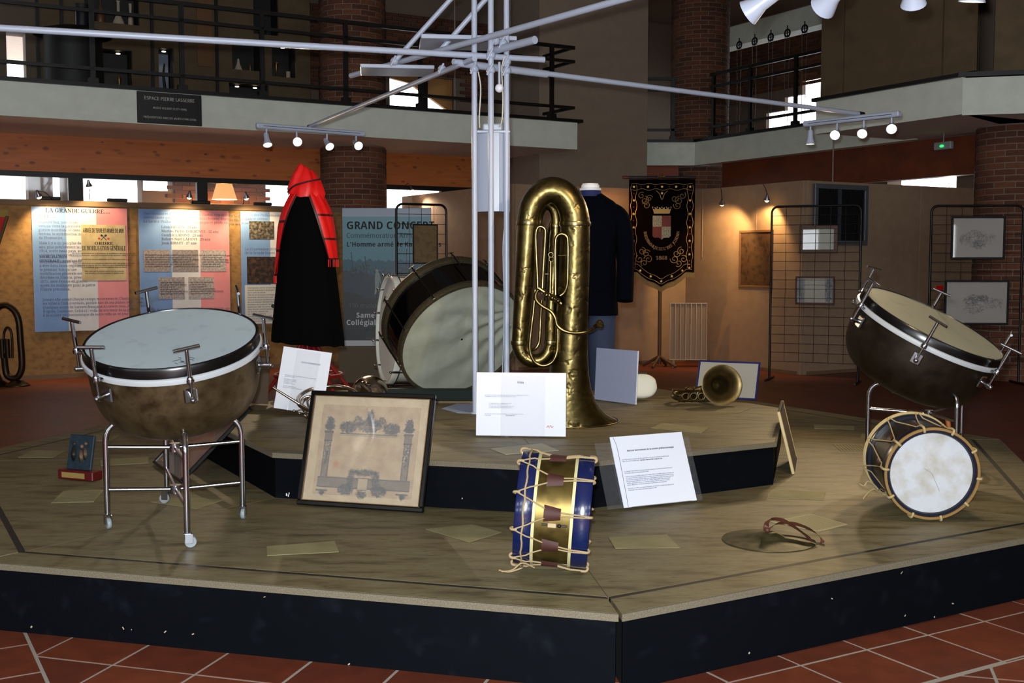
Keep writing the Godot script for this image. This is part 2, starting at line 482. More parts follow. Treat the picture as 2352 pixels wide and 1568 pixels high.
func build_platform() -> void:
	var osb := ntex(51, 0.012, [Color(0.62, 0.58, 0.5), Color(0.9, 0.87, 0.82), Color(1, 1, 1), Color(0.85, 0.82, 0.76)], 512, 5)
	var deck := mat(Color(0.435, 0.40, 0.285), 0.6, 0.0, osb, 1.0, true)
	deck.uv1_scale = Vector3(0.5, 1.0, 1.9)
	var flakes := ntex(52, 0.11, [Color(0.2, 0.2, 0.2), Color(0.5, 0.5, 0.5), Color(0.62, 0.62, 0.62), Color(1, 1, 1)], 256, 2, FastNoiseLite.TYPE_CELLULAR)
	deck.detail_enabled = true
	deck.detail_albedo = ntex(53, 0.05, [Color(0.68, 0.64, 0.56), Color(1, 1, 1), Color(1, 1, 1), Color(0.9, 0.88, 0.82)], 512, 4)
	deck.detail_blend_mode = BaseMaterial3D.BLEND_MODE_MUL
	deck.uv2_triplanar = true
	deck.uv2_world_triplanar = true
	deck.uv2_scale = Vector3(2.0, 1.0, 5.0)
	M.deck = deck
	var edge := mat(Color(0.46, 0.425, 0.355), 0.85, 0.0, ntex(54, 0.2, [Color(0.7, 0.68, 0.64), Color(1, 1, 1)], 256, 3), 3.0, true)
	M.deck_edge = edge
	var scuff := ntex(55, 0.02, [Color(0.04, 0.05, 0.07), Color(0.032, 0.04, 0.055), Color(0.032, 0.04, 0.055), Color(0.075, 0.085, 0.11)], 512, 6)
	M.skirt = mat(Color(1, 1, 1), 0.6, 0.0, scuff, 0.7, true)
	M.skirt.metallic_specular = 0.12
	var ol := ["low platform section carrying the pale-headed kettledrum, the diploma and half the snare drum", "low platform section carrying the cymbal, the text board and the field drum", "low platform section under the hooked chrome stand", "low platform section behind the flugelhorn and the blue-bordered document", "low platform section behind the jacket and the tuba", "low platform section behind the black bass drum", "low platform section behind the red coat stand", "low platform section carrying the blue souvenir plaque and the leaning brown print"]
	var ul := ["raised platform wedge under the TUBA label", "raised platform wedge with the loose old sheet in front of the tuba's bell", "raised platform wedge with the flugelhorn on it", "raised platform wedge under the blue-bordered document's far side", "raised platform wedge under the dress form", "raised platform wedge under the two bass drums", "raised platform wedge under the red coat stand", "raised platform wedge under the french horn and its label"]
	for k in 8:
		var mid := (oct(2.4, k) + oct(2.4, k + 1)) / 2
		var t := thing("platform_section", ol[k], "platform", P(mid.x, 0, mid.y), 0.0, "sections of the outer octagonal ring")
		var put := func(nm, bm, m):
			var o := part(nm, bm.done(), m, t)
			o.transform = t.transform.affine_inverse()
			return o
		put.call("deck_board", Mb.new().prism(ring_piece(k, 1.5, 2.817, 0.0016), 0.222, 0.244), deck)
		put.call("border_board", Mb.new().prism(ring_piece(k, 2.843, 2.99, 0.006), 0.222, 0.244), deck)
		put.call("groove_strip", Mb.new().prism(ring_piece(k, 2.8175, 2.8425, 0.004), 0.222, 0.2432), M.black)
		put.call("border_edge", Mb.new().prism(ring_piece(k, 2.9905, 3.0, 0.006), 0.221, 0.2435), edge)
		put.call("backing", Mb.new().prism(ring_piece(k, 2.70, 2.97, 0.02), 0.0, 0.221), M.black)
		var sk = put.call("skirt", Mb.new().prism(ring_piece(k, 2.972, 2.986, 0.012), 0.0, 0.2205), M.skirt)
		# worn chips on the black skirt
		var rg := RandomNumberGenerator.new()
		rg.seed = 60 + k
		var a := oct(2.9865, k)
		var b := oct(2.9865, k + 1)
		var e := (b - a).normalized()
		var ch := Mb.new()
		for q in 7:
			var f := rg.randf_range(0.08, 0.92)
			var p := a.lerp(b, f)
			ch.box(P(p.x, rg.randf_range(0.01, 0.21) * (0.3 if q < 4 else 1.0), p.y), Vector3(rg.randf_range(0.003, 0.012), rg.randf_range(0.002, 0.006), 0.0006), 0.0, Basis(Vector3(e.x, 0, -e.y), Vector3.UP, Vector3(e.x, 0, -e.y).cross(Vector3.UP)) * Basis(Vector3.BACK, rg.randf_range(-1, 1)))
		put.call("paint_chips", ch, mat(Color(0.6, 0.56, 0.48), 0.9))
	for k in 8:
		var mid := (oct(1.0, k) + oct(1.0, k + 1)) / 2
		var t := thing("platform_wedge", ul[k], "platform", P(mid.x, 0.244, mid.y), 0.0, "wedges of the upper octagonal step")
		var put := func(nm, bm, m):
			var o := part(nm, bm.done(), m, t)
			o.transform = t.transform.affine_inverse()
		put.call("deck_board", Mb.new().prism(ring_piece(k, 0.02, 1.645, 0.0012), 0.428, 0.45), deck)
		put.call("border_edge", Mb.new().prism(ring_piece(k, 1.6455, 1.655, 0.002), 0.427, 0.4495), edge)
		put.call("riser", Mb.new().prism(ring_piece(k, 1.625, 1.64, 0.001), 0.2445, 0.4265), M.skirt)
		if k == 0:
			var a := oct(1.642, 0)
			var b := oct(1.642, 1)
			var e := (b - a).normalized()
			var bs := Basis(Vector3(e.x, 0, -e.y), Vector3.UP, Vector3(e.x, 0, -e.y).cross(Vector3.UP))
			var ch := Mb.new()
			for q in [[0.045, 0.262, 0.006], [0.055, 0.268, 0.004], [0.052, 0.258, 0.005], [0.9, 0.30, 0.004], [0.7, 0.29, 0.003]]:
				var p := a.lerp(b, q[0])
				ch.box(P(p.x, q[1], p.y), Vector3(q[2], q[2] * 2, 0.0006), 0.0, bs)
			put.call("paint_chips", ch, mat(Color(0.8, 0.8, 0.8), 0.9))

# a spotlight on its stem: the lamp shines from at towards to
func track_spot(label: String, top: Vector3, stem: float, to: Vector3, e: float, col: Color, glow: float, sc := 1.0) -> void:
	var t := thing("track_spotlight", label, "spotlight", top, 0.0, "spotlights on the white lighting bars")
	part("stem", Mb.new().rod(Vector3.ZERO, Vector3(0, -stem, 0), 0.0075 * sc, 8).done(), M.white_paint, t)
	var d := (to - (top + Vector3(0, -stem, 0))).normalized()
	var x := d.cross(Vector3.UP)
	x = Vector3.RIGHT if x.length() < 0.05 else x.normalized()
	var bs := Basis(x, d, x.cross(d))
	var hd := Mb.new()
	hd.xf = Transform3D(bs, Vector3(0, -stem, 0))
	hd.lathe([Vector2(0, -0.04 * sc), Vector2(0.016 * sc, -0.04 * sc), Vector2(0.02 * sc, -0.03 * sc), Vector2(0.022 * sc, 0.02 * sc), Vector2(0.036 * sc, 0.06 * sc), Vector2(0.038 * sc, 0.066 * sc), Vector2(0.034 * sc, 0.066 * sc), Vector2(0.02 * sc, 0.03 * sc), Vector2(0, 0.028 * sc)], 18)
	var h := part("lamp_head", hd.done(), M.white_paint, t)
	var gl := Mb.new()
	gl.xf = hd.xf
	gl.lathe([Vector2(0, 0.058 * sc), Vector2(0.0335 * sc, 0.058 * sc), Vector2(0.0335 * sc, 0.062 * sc), Vector2(0, 0.063 * sc)], 18)
	var gm := mat(Color(1, 1, 1), 0.3)
	gm.emission_enabled = true
	gm.emission = col
	gm.emission_energy_multiplier = glow
	part("lamp_glass", gl.done(), gm, h)
	if e > 0.0:
		var p := top + Vector3(0, -stem, 0) + d * (0.075 * sc)
		spot(t, p, p + d, e * 0.22, col, 30.0, 0.03)

func build_rig() -> void:
	var W: StandardMaterial3D = M.white_paint
	var t := thing("lighting_mast", "white mast of three slim steel tubes with outriggers at the platform centre", "mast", P(-0.115, 0.45, 6.24))
	var put := func(nm, bm, m, par = null):
		var o := part(nm, bm.done(), m, par if par else t)
		o.transform = t.transform.affine_inverse()
		return o
	for p in [[-0.207, 6.27], [-0.115, 6.19], [-0.03, 6.27]]:
		put.call("upright_tube", Mb.new().rod(P(p[0], 0.452, p[1]), P(p[0], 5.98, p[1]), 0.016, 14), W)
		put.call("foot_plate", Mb.new().lathe([Vector2(0, 0), Vector2(0.026, 0), Vector2(0.026, 0.008), Vector2(0, 0.008)], 14), W).position += P(p[0], 0.45, p[1])
	var arms := [
		[P(-3.6, 2.42, 5.12), P(0.18, 2.42, 6.33), 0.0165], [P(-0.32, 2.385, 6.19), P(2.55, 2.385, 8.33), 0.0155],
		[P(-0.2, 2.385, 6.1), P(-1.62, 2.385, 9.1), 0.0155], [P(1.35, 2.50, 4.1), P(-1.04, 2.50, 7.35), 0.0165]]
	for a in arms:
		put.call("outrigger_tube", Mb.new().rod(a[0], a[1], a[2], 14), W)
	put.call("sleeve", Mb.new().rod(P(-0.3, 2.382, 6.21), P(0.2, 2.382, 6.58), 0.021, 14), W)
	put.call("sleeve", Mb.new().rod(P(0.12, 2.46, 5.98), P(-0.12, 2.46, 6.30), 0.021, 14), W)
	put.call("end_cap", Mb.new().rod(P(2.54, 2.385, 8.32), P(2.585, 2.385, 8.355), 0.017, 12), M.black)
	put.call("end_cap", Mb.new().rod(P(-1.615, 2.385, 9.09), P(-1.635, 2.385, 9.13), 0.017, 12), M.black)
	put.call("brace_tube", Mb.new().rod(P(-0.70, 2.49, 6.78), P(-0.2, 3.0, 6.68), 0.015, 12), W)
	put.call("brace_tube", Mb.new().rod(P(-0.42, 2.49, 6.5), P(0.02, 2.95, 6.4), 0.015, 12), W)
	var cl := Mb.new()
	for p in [[-0.115, 2.42, 6.19], [-0.03, 2.40, 6.27], [-0.207, 2.36, 6.27], [-0.09, 2.5, 6.2], [-0.05, 2.49, 6.22], [-0.7, 2.49, 6.78], [-0.40, 2.40, 6.52], [-0.115, 2.34, 6.19], [-0.03, 2.35, 6.27]]:
		cl.ball(P(p[0], p[1], p[2]), 0.026, 10)
		cl.rod(P(p[0] - 0.02, p[1] - 0.03, p[2] - 0.02), P(p[0] + 0.01, p[1] + 0.03, p[2] - 0.02), 0.007, 6)
	put.call("tube_clamps", cl, W)
	# white reflector boards
	for q in [[P(-0.70, 2.462, 6.93), Vector3(0.44, 0.022, 0.30)], [P(-0.26, 2.56, 6.58), Vector3(0.54, 0.024, 0.34)]]:
		put.call("board", Mb.new().box(q[0], q[1], 0.003, Basis(Vector3.UP, 0.12)), W)
	put.call("cable", Mb.new().tube(spline([P(-0.185, 2.34, 6.25), P(-0.172, 2.25, 6.25), P(-0.18, 2.1, 6.25), P(-0.178, 2.04, 6.27)], 5), 0.004, 6), mat(Color(0.8, 0.78, 0.72), 0.5))
	put.call("cable", Mb.new().tube(spline([P(-0.04, 2.42, 6.23), P(-0.056, 2.35, 6.23), P(-0.05, 2.2, 6.23), P(-0.055, 2.08, 6.25), P(-0.07, 2.045, 6.28)], 5), 0.004, 6), mat(Color(0.8, 0.78, 0.72), 0.5))
	put.call("cable", Mb.new().tube(spline([P(-0.03, 1.58, 6.31), P(-0.05, 1.4, 6.3), P(-0.045, 1.1, 6.3), P(-0.05, 0.8, 6.29), P(-0.06, 0.46, 6.3)], 5), 0.0035, 6), W)
	# cabinet between the tubes
	var c := thing("electrical_cabinet", "white steel cabinet hung between the mast tubes", "cabinet", P(-0.102, 1.58, 6.33))
	var poly := PackedVector2Array([Vector2(-0.09, 0.07), Vector2(-0.09, -0.02), Vector2(-0.03, -0.07), Vector2(0.03, -0.07), Vector2(0.09, -0.02), Vector2(0.09, 0.07)])
	for i in poly.size():
		poly[i].y = -poly[i].y + 0.0
	part("body", Mb.new().prism(poly, 0.0, 0.43).done(), W, c)
	part("cap", Mb.new().box(Vector3(0, 0.437, 0), Vector3(0.185, 0.014, 0.15), 0.003).done(), W, c)
	part("junction_box", Mb.new().box(Vector3(-0.005, 0.465, 0.0), Vector3(0.11, 0.04, 0.08), 0.008).done(), W, c)
	# bulb
	var b := thing("globe_bulb", "small unlit white globe bulb hanging between the mast tubes", "bulb", P(-0.069, 2.244, 6.2))
	part("globe", Mb.new().ball(Vector3.ZERO, 0.024, 16).done(), mat(Color(0.9, 0.9, 0.92), 0.1), b)
	part("cap", Mb.new().rod(Vector3(0, 0.02, 0), Vector3(0, 0.14, 0), 0.007, 8).done(), W, b)
	# lighting bars with their spots
	var bars := [
		[P(-1.98, 2.355, 8.78), P(-1.22, 2.355, 9.36), "left"], [P(2.22, 2.345, 8.62), P(2.74, 2.345, 8.02), "right"], [P(0.92, 2.50, 4.30), P(1.66, 2.50, 3.95), "near"]]
	var lab := {"left": "white lighting bar with four spots hung above the cape figure", "right": "white lighting bar with four spots hung before the far balcony", "near": "white lighting bar overhead on the outrigger above the platform's open side"}
	for q in bars:
		var a: Vector3 = q[0]
		var e: Vector3 = q[1]
		var dir := (e - a).normalized()
		var o := thing("lighting_bar", lab[q[2]], "lighting bar", (a + e) / 2)
		var bb := Basis(dir, Vector3.UP, dir.cross(Vector3.UP))
		var bm := part("bar", Mb.new().box(Vector3.ZERO, Vector3((e - a).length(), 0.042, 0.05), 0.008, bb).done(), W, o)
		part("groove", Mb.new().box(bb * Vector3(0, -0.001, 0.0252), Vector3((e - a).length() - 0.1, 0.004, 0.001), 0.0, bb).done(), M.black, o)
		part("groove", Mb.new().box(bb * Vector3(0, -0.001, -0.0252), Vector3((e - a).length() - 0.1, 0.004, 0.001), 0.0, bb).done(), M.black, o)
	var warm := Color(1.0, 0.90, 0.74)
	var A: Vector3 = bars[0][0]
	var B: Vector3 = bars[0][1]
	track_spot("small white spotlight at the free end of the bar above the cape figure", A.lerp(B, 0.09) + Vector3(0, -0.02, 0), 0.07, P(-1.6, 0.9, 8.2), 3.0, warm, 5.0)
	track_spot("blazing round spotlight, second on the bar above the cape figure", A.lerp(B, 0.36) + Vector3(0, -0.02, 0), 0.07, P(-0.6, 0.9, 5.0), 9.0, warm, 30.0)
	track_spot("tilted white spotlight, third on the bar above the cape figure", A.lerp(B, 0.64) + Vector3(0, -0.02, 0), 0.07, P(-0.2, 0.5, 7.3), 6.0, warm, 6.0)
	track_spot("bright spotlight above the cape figure at the bar end by the brick column", A.lerp(B, 0.92) + Vector3(0, -0.02, 0), 0.06, P(0.3, 0.7, 6.3), 9.0, warm, 25.0)
	A = bars[1][0]
	B = bars[1][1]
	track_spot("spotlight pointing straight down on the bar before the far balcony", A.lerp(B, 0.07) + Vector3(0, -0.02, 0), 0.07, P(2.25, 0.0, 8.5), 2.0, warm, 3.0)
	track_spot("dazzling spotlight, second on the bar before the far balcony", A.lerp(B, 0.36) + Vector3(0, -0.02, 0), 0.07, P(0.6, 0.9, 5.2), 8.0, warm, 25.0)
	track_spot("yellowish lit spotlight, third on the bar before the far balcony", A.lerp(B, 0.64) + Vector3(0, -0.02, 0), 0.07, P(1.2, 0.6, 5.6), 7.0, Color(1.0, 0.82, 0.55), 14.0)
	track_spot("white lit spotlight at the near end of the bar before the far balcony", A.lerp(B, 0.92) + Vector3(0, -0.02, 0), 0.06, P(1.7, 0.7, 5.0), 7.0, warm, 16.0)
	A = bars[2][0]
	B = bars[2][1]
	track_spot("large lit spotlight overhead turned towards the brick column", A.lerp(B, 0.05) + Vector3(0, -0.02, 0), 0.2, P(-0.4, 1.4, 5.2), 6.0, warm, 10.0, 1.35)
	track_spot("overhead white spotlight tilted to the tuba, second on the near bar", A.lerp(B, 0.36) + Vector3(0, -0.02, 0), 0.2, P(0.3, 1.2, 6.2), 8.0, warm, 8.0, 1.35)
	track_spot("overhead white spotlight turned to the far kettledrum, third on the near bar", A.lerp(B, 0.68) + Vector3(0, -0.02, 0), 0.2, P(1.9, 0.9, 5.2), 5.0, warm, 8.0, 1.2)
	track_spot("overhead white spotlight pointing down to the rope drum on the near bar", A.lerp(B, 0.93) + Vector3(0, -0.02, 0), 0.2, P(1.5, 0.4, 4.3), 4.0, warm, 8.0, 1.2)

func basis_up(n: Vector3, ref := Vector3.BACK) -> Basis:
	var y := n.normalized()
	var x := y.cross(ref).normalized()
	return Basis(x, y, x.cross(y))

func make_kettledrum(label: String, at: Vector3, n: Vector3, R: float, lugs: Array, bowl: Material, head: Material, sgn: bool) -> Node3D:
	var t := thing("kettledrum", label, "kettledrum", at)
	t.basis = basis_up(n)
	# bowl
	var pr := []
	for k in 15:
		var a := lerps(-PI / 2, -0.12, k, 14)
		pr.append(Vector2(R * 0.965 * pow(cos(a), 0.44), -0.14 + 0.225 * sin(a)))
	pr.append(Vector2(R * 0.972, -0.11))
	pr.append(Vector2(R * 0.975, -0.05))
	part("bowl", Mb.new().lathe(pr, 64).done(), bowl, t)
	part("counter_hoop", Mb.new().lathe([Vector2(R * 0.97, -0.062), Vector2(R * 1.018, -0.062), Vector2(R * 1.024, -0.056), Vector2(R * 1.024, -0.042), Vector2(R * 1.01, -0.038), Vector2(R * 0.97, -0.038)], 64).done(), mat(Color(0.82, 0.84, 0.86), 0.32, 0.35), t)
	part("flesh_hoop", Mb.new().lathe([Vector2(R * 0.99, -0.038), Vector2(R * 1.003, -0.036), Vector2(R * 1.0, -0.004), Vector2(R * 0.985, 0.004), Vector2(R * 0.962, 0.004), Vector2(R * 0.955, -0.002)], 64).done(), mat(Color(0.03, 0.028, 0.032), 0.25), t)
	var hd := part("drum_head", Mb.new().lathe([Vector2(R * 0.96, -0.012), Vector2(R * 0.958, 0.0005), Vector2(0, 0.0008)], 64).done(), head, t)
	if sgn:
		var mk := Mb.new()
		var rg := RandomNumberGenerator.new()
		rg.seed = 8
		for q in 9:
			var p := Vector3(0.115 + rg.randf_range(-0.03, 0.03), 0.0018, R * 0.72 + rg.randf_range(-0.03, 0.03))
			mk.box(p, Vector3(rg.randf_range(0.012, 0.035), 0.0008, 0.003), 0.0, Basis(Vector3.UP, rg.randf_range(-0.7, 0.7)))
		part("maker_mark", mk.done(), mat(Color(0.25, 0.28, 0.3), 0.7), hd)
	for q in lugs:
		var a: float = deg_to_rad(q[0])
		var l := Node3D.new()
		l.name = "tension_lug"
		t.add_child(l, true)
		l.rotation.y = a
		# local +z points outwards
		part("bracket", Mb.new().box(Vector3(0, -0.118, R * 0.985), Vector3(0.052, 0.06, 0.012), 0.01).rod(Vector3(0, -0.118, R * 0.98), Vector3(0, -0.118, R + 0.045), 0.011, 10).ball(Vector3(0, -0.118, R + 0.045), 0.012, 10).done(), M.chrome, l)
		part("rod", Mb.new().rod(Vector3(0, -0.13, R + 0.034), Vector3(0, 0.085, R + 0.034), 0.0058, 8).done(), M.chrome, l)
		part("collar", Mb.new().lathe([Vector2(0, -0.052), Vector2(0.014, -0.052), Vector2(0.016, -0.04), Vector2(0.010, -0.028), Vector2(0.008, -0.028), Vector2(0.008, 0.08), Vector2(0, 0.08)], 12).done(), M.chrome, l, Vector3(0, 0, R + 0.034))
		part("claw", Mb.new().box(Vector3(0, -0.048, R + 0.02), Vector3(0.022, 0.01, 0.03), 0.003).done(), M.chrome, l)
		var th := part("tee_handle", Mb.new().rod(Vector3(-0.05, 0, 0), Vector3(0.05, 0, 0), 0.0065, 10).done(), M.chrome, l, Vector3(0, 0.088, R + 0.034))
		th.rotation.y = deg_to_rad(q[1])
	return t

func caster(par: Node3D, at: Vector3, turn: float) -> void:
	var c := part("caster_fork", Mb.new().box(Vector3(-0.012, 0.036, 0.006), Vector3(0.003, 0.036, 0.03), 0.001).box(Vector3(0.012, 0.036, 0.006), Vector3(0.003, 0.036, 0.03), 0.001).box(Vector3(0, 0.055, 0), Vector3(0.028, 0.006, 0.03), 0.002).rod(Vector3(0, 0.055, 0), Vector3(0, 0.11, 0), 0.011, 10).done(), M.chrome, par, at)
	c.rotation.y = turn
	var w := Mb.new()
	w.xf = Transform3D(Basis(Vector3.BACK, PI / 2), Vector3(0, 0.0225, 0.012))
	w.lathe([Vector2(0, -0.008), Vector2(0.02, -0.008), Vector2(0.0225, -0.005), Vector2(0.0225, 0.005), Vector2(0.02, 0.008), Vector2(0, 0.008)], 16)
	part("wheel", w.done(), mat(Color(0.50, 0.53, 0.54), 0.5), c)

func kettle_stand(label: String, feet: Array, hub: Vector2, h: float, inward: float, lows: Array) -> void:
	var t := thing("kettledrum_stand", label, "drum stand", P(hub.x, 0.244, hub.y))
	for i in feet.size():
		var f: Vector2 = feet[i]
		var d := f - hub
		var p := Vector3(d.x, 0, -d.y)
		var inn := -p.normalized()
		var top := p + Vector3(0, h, 0)
		var pts := [p + Vector3(0, 0.10, 0), top + Vector3(0, -0.07, 0)]
		for k in range(1, 9):
			var a := lerps(PI, PI * inward, k, 8)
			pts.append(top + Vector3(0, -0.07, 0) + inn * (0.065 + 0.065 * cos(a)) + Vector3(0, 0.075 * sin(a), 0))
		var lg := part("leg", Mb.new().tube(pts, 0.0115, 12).done(), M.chrome, t)
		caster(t, p, 0.6 + i * 1.3)
		for y in lows:
			part("strut", Mb.new().rod(p + Vector3(0, y, 0), p * 0.08 + Vector3(0, y - 0.012, 0), 0.008, 8).done(), M.chrome, t)
	for y in lows:
		part("hub", Mb.new().lathe([Vector2(0, y - 0.03), Vector2(0.022, y - 0.03), Vector2(0.022, y + 0.004), Vector2(0, y + 0.004)], 12).done(), M.chrome, t)

func drum_head_texture(sd: int, a: Color, b: Color) -> NoiseTexture2D:
	return ntex(sd, 0.012, [b, a, a, a.lightened(0.05)], 512, 5)

func build_drums() -> void:
	var patina := ntex(71, 0.014, [Color(0.20, 0.14, 0.09), Color(0.36, 0.28, 0.19), Color(0.47, 0.39, 0.28), Color(0.30, 0.22, 0.14)], 512, 6)
	M.copper = mat(Color(0.90, 0.92, 0.92), 0.42, 0.75, patina, 1.4)
	M.copper_dark = mat(Color(0.42, 0.42, 0.44), 0.45, 0.6, patina, 1.4)
	var head_l := mat(Color(0.70, 0.75, 0.765), 0.5, 0.0, drum_head_texture(72, Color(0.96, 0.97, 0.98), Color(0.88, 0.89, 0.9)), 1.2)
	var head_r := mat(Color(0.64, 0.64, 0.55), 0.55, 0.0, drum_head_texture(73, Color(0.95, 0.95, 0.95), Color(0.86, 0.86, 0.84)), 1.2)
	make_kettledrum("copper kettledrum with a pale blue-white head on the stand with three casters in full view", P(-1.358, 0.998, 4.47), Vector3(-0.01, 0.945, 0.30), 0.342, [[25, 10], [-32, 30], [88, 62], [-85, 55], [148, -40], [-150, 15]], M.copper, head_l, true)
	kettle_stand("chrome folding stand on casters under the pale-headed kettledrum", [Vector2(-1.605, 4.394), Vector2(-1.20, 4.086), Vector2(-1.105, 4.545), Vector2(-1.51, 4.853)], Vector2(-1.355, 4.47), 0.42, 0.5, [0.325, 0.155])
	make_kettledrum("dark kettledrum with a yellowed head tipped sideways on its chrome stand", P(2.085, 1.0, 5.55), Vector3(0.37, 0.885, 0.285), 0.372, [[-18, -30], [42, -60], [-75, 10], [100, -30], [-130, -20], [165, 10]], M.copper_dark, head_r, false)
	kettle_stand("chrome stand with hooked leg tops under the tipped dark kettledrum", [Vector2(1.841, 5.763), Vector2(2.115, 5.3), Vector2(2.40, 5.95)], Vector2(2.12, 5.67), 0.43, 0.12, [0.30, 0.14])
	build_snare()
	build_rope_drum()
	build_bass_drums()

func build_snare() -> void:
	# lies on its side; local y runs along the drum from its snare side to its batter side
	var blue := mat(Color(0.015, 0.075, 0.25), 0.22)
	blue.clearcoat_enabled = true
	blue.clearcoat = 0.6
	blue.clearcoat_roughness = 0.08
	var cream := mat(Color(0.72, 0.69, 0.50), 0.55)
	var rope := mat(Color(0.58, 0.50, 0.36), 0.85)
	var leather := mat(Color(0.23, 0.09, 0.06), 0.7)
	var brass := mat(Color(0.44, 0.38, 0.21), 0.42, 0.8, ntex(74, 0.02, [Color(0.55, 0.5, 0.4), Color(0.9, 0.88, 0.8), Color(1, 1, 1)], 256, 4), 2.2)
	var t := thing("snare_drum", "rope-tensioned snare drum with blue hoops and a brass shell lying on its side", "drum", P(0.148, 0.450, 3.80))
	var ax := Vector3(0.985, -0.075, 0.09).normalized()
	var y := ax
	var z := Vector3(0, 0, 1)
	z = (z - y * z.dot(y)).normalized()
	var x := y.cross(z)
	t.basis = Basis(x, y, z)
	# in local terms z faces the viewer, -x is up
	var R := 0.178
	part("shell", Mb.new().lathe([Vector2(R, -0.07), Vector2(R, 0.07)], 64).done(), brass, t)
	for q in [[-0.125, -0.068], [0.068, 0.122]]:
		part("hoop", Mb.new().lathe([Vector2(R + 0.002, q[0]), Vector2(R + 0.014, q[0]), Vector2(R + 0.016, q[0] + 0.003), Vector2(R + 0.016, q[1] - 0.003), Vector2(R + 0.014, q[1]), Vector2(R + 0.002, q[1])], 64).done(), blue, t)
	for q in [[-0.068, -0.058], [0.058, 0.068]]:
		part("cream_band", Mb.new().lathe([Vector2(R + 0.001, q[0]), Vector2(R + 0.013, q[0]), Vector2(R + 0.013, q[1]), Vector2(R + 0.001, q[1])], 64).done(), cream, t)
	part("drum_head", Mb.new().lathe([Vector2(R + 0.002, 0.10), Vector2(0, 0.101)], 48).done(), mat(Color(0.8, 0.78, 0.72), 0.6), t)
	part("snare_head", Mb.new().lathe([Vector2(0, -0.106), Vector2(R + 0.002, -0.105)], 48).done(), mat(Color(0.8, 0.78, 0.72), 0.6), t)
	var pt := func(a: float, yy: float, off: float) -> Vector3: return Vector3(-cos(a) * (R + off), yy, sin(a) * (R + off))
	# rope round the snare-side hoop
	var cir := []
	for k in 60:
		cir.append(pt.call(TAU * k / 60, -0.096 + 0.002 * sin(k * 1.7), 0.020))
	part("hoop_rope", Mb.new().tube(cir, 0.0035, 6, true).done(), rope, t)
	var nl := 10
	for k in nl:
		# lugs: rope from a hook on the batter hoop to a leather ear, splayed to two points of the snare hoop
		var a := TAU * (k + 0.28) / nl
		var h := TAU / nl / 2
		for s in [-1.0, 1.0]:
			var p := []
			for i in 9:
				var f := i / 8.0
				var yy := lerpf(-0.128, 0.0, f)
				p.append(pt.call(a + s * h * (1.0 - f) * 0.96 + s * 0.02, yy, lerpf(0.021, 0.008, f) if f > 0.45 else 0.021))
			part("tension_rope", Mb.new().tube(p, 0.0028, 6).done(), rope, t)
			var q := []
			for i in 6:
				var f := i / 5.0
				q.append(pt.call(a + s * lerpf(0.035, 0.012, f), lerpf(0.0, 0.118, f), lerpf(0.008, 0.021, minf(1.0, f * 1.8))))
			part("tension_rope", Mb.new().tube(q, 0.0028, 6).done(), rope, t)
		part("rope_hook", Mb.new().tube(spline([pt.call(a, 0.105, 0.022), pt.call(a, 0.122, 0.021), pt.call(a, 0.128, 0.012), pt.call(a, 0.122, 0.006)], 4), 0.0048, 6).done(), rope, t)
		part("rope_loop", Mb.new().tube(spline([pt.call(a + h, -0.112, 0.022), pt.call(a + h, -0.129, 0.021), pt.call(a + h, -0.134, 0.012), pt.call(a + h, -0.128, 0.005)], 4), 0.0048, 6).done(), rope, t)
		var ear := []
		for i in 5:
			var row := []
			for j in 7:
				var f := i / 4.0
				var g := (j / 6.0 - 0.5) * 2.0
				row.append(pt.call(a + g * lerpf(0.15, 0.10, f), lerpf(-0.03, 0.026, f), 0.0165 - 0.009 * g * g))
			ear.append(row)
		part("leather_ear", Mb.new().grid(ear).done(), leather, t)
	var a0 := TAU * 0.25 + 0.03
	# strainer on the shell
	var st := Node3D.new()
	st.name = "snare_strainer"
	t.add_child(st)
	var sb := Mb.new()
	sb.xf = Transform3D(Basis(Vector3(0, 1, 0), Vector3(1, 0, 0), Vector3(0, 0, -1)), Vector3(0.012, 0.0, R + 0.006))
	sb.box(Vector3(0, 0, 0), Vector3(0.03, 0.017, 0.012), 0.002)
	part("block", sb.done(), mat(Color(0.62, 0.55, 0.42), 0.4, 0.5), st)
	part("screw", Mb.new().rod(Vector3(0.012, -0.035, R + 0.006), Vector3(0.012, 0.05, R + 0.006), 0.003, 8).ball(Vector3(0.012, 0.024, R + 0.008), 0.007, 8).done(), M.dark_steel, st)
	var vh := Mb.new()
	vh.xf = Transform3D(Basis(Vector3.RIGHT, PI / 2), Vector3(0.004, -0.088, R + 0.0145))
	vh.lathe([Vector2(0.0055, 0.002), Vector2(0.0055, 0.0035), Vector2(0, 0.0035)], 14)
	part("vent_hole", vh.done(), M.black, t)
	# loose knotted ends
	for q in [[Vector3(R + 0.012, -0.10, 0.10), Vector3(R - 0.005, -0.09, 0.15), Vector3(R + 0.01, -0.13, 0.155), Vector3(R + 0.012, -0.165, 0.14)], [Vector3(R, -0.05, 0.11), Vector3(R - 0.02, -0.09, 0.14), Vector3(R + 0.004, -0.12, 0.15), Vector3(R + 0.013, -0.155, 0.15)]]:
		part("rope_end", Mb.new().tube(spline(q, 5), 0.003, 6).done(), rope, t)

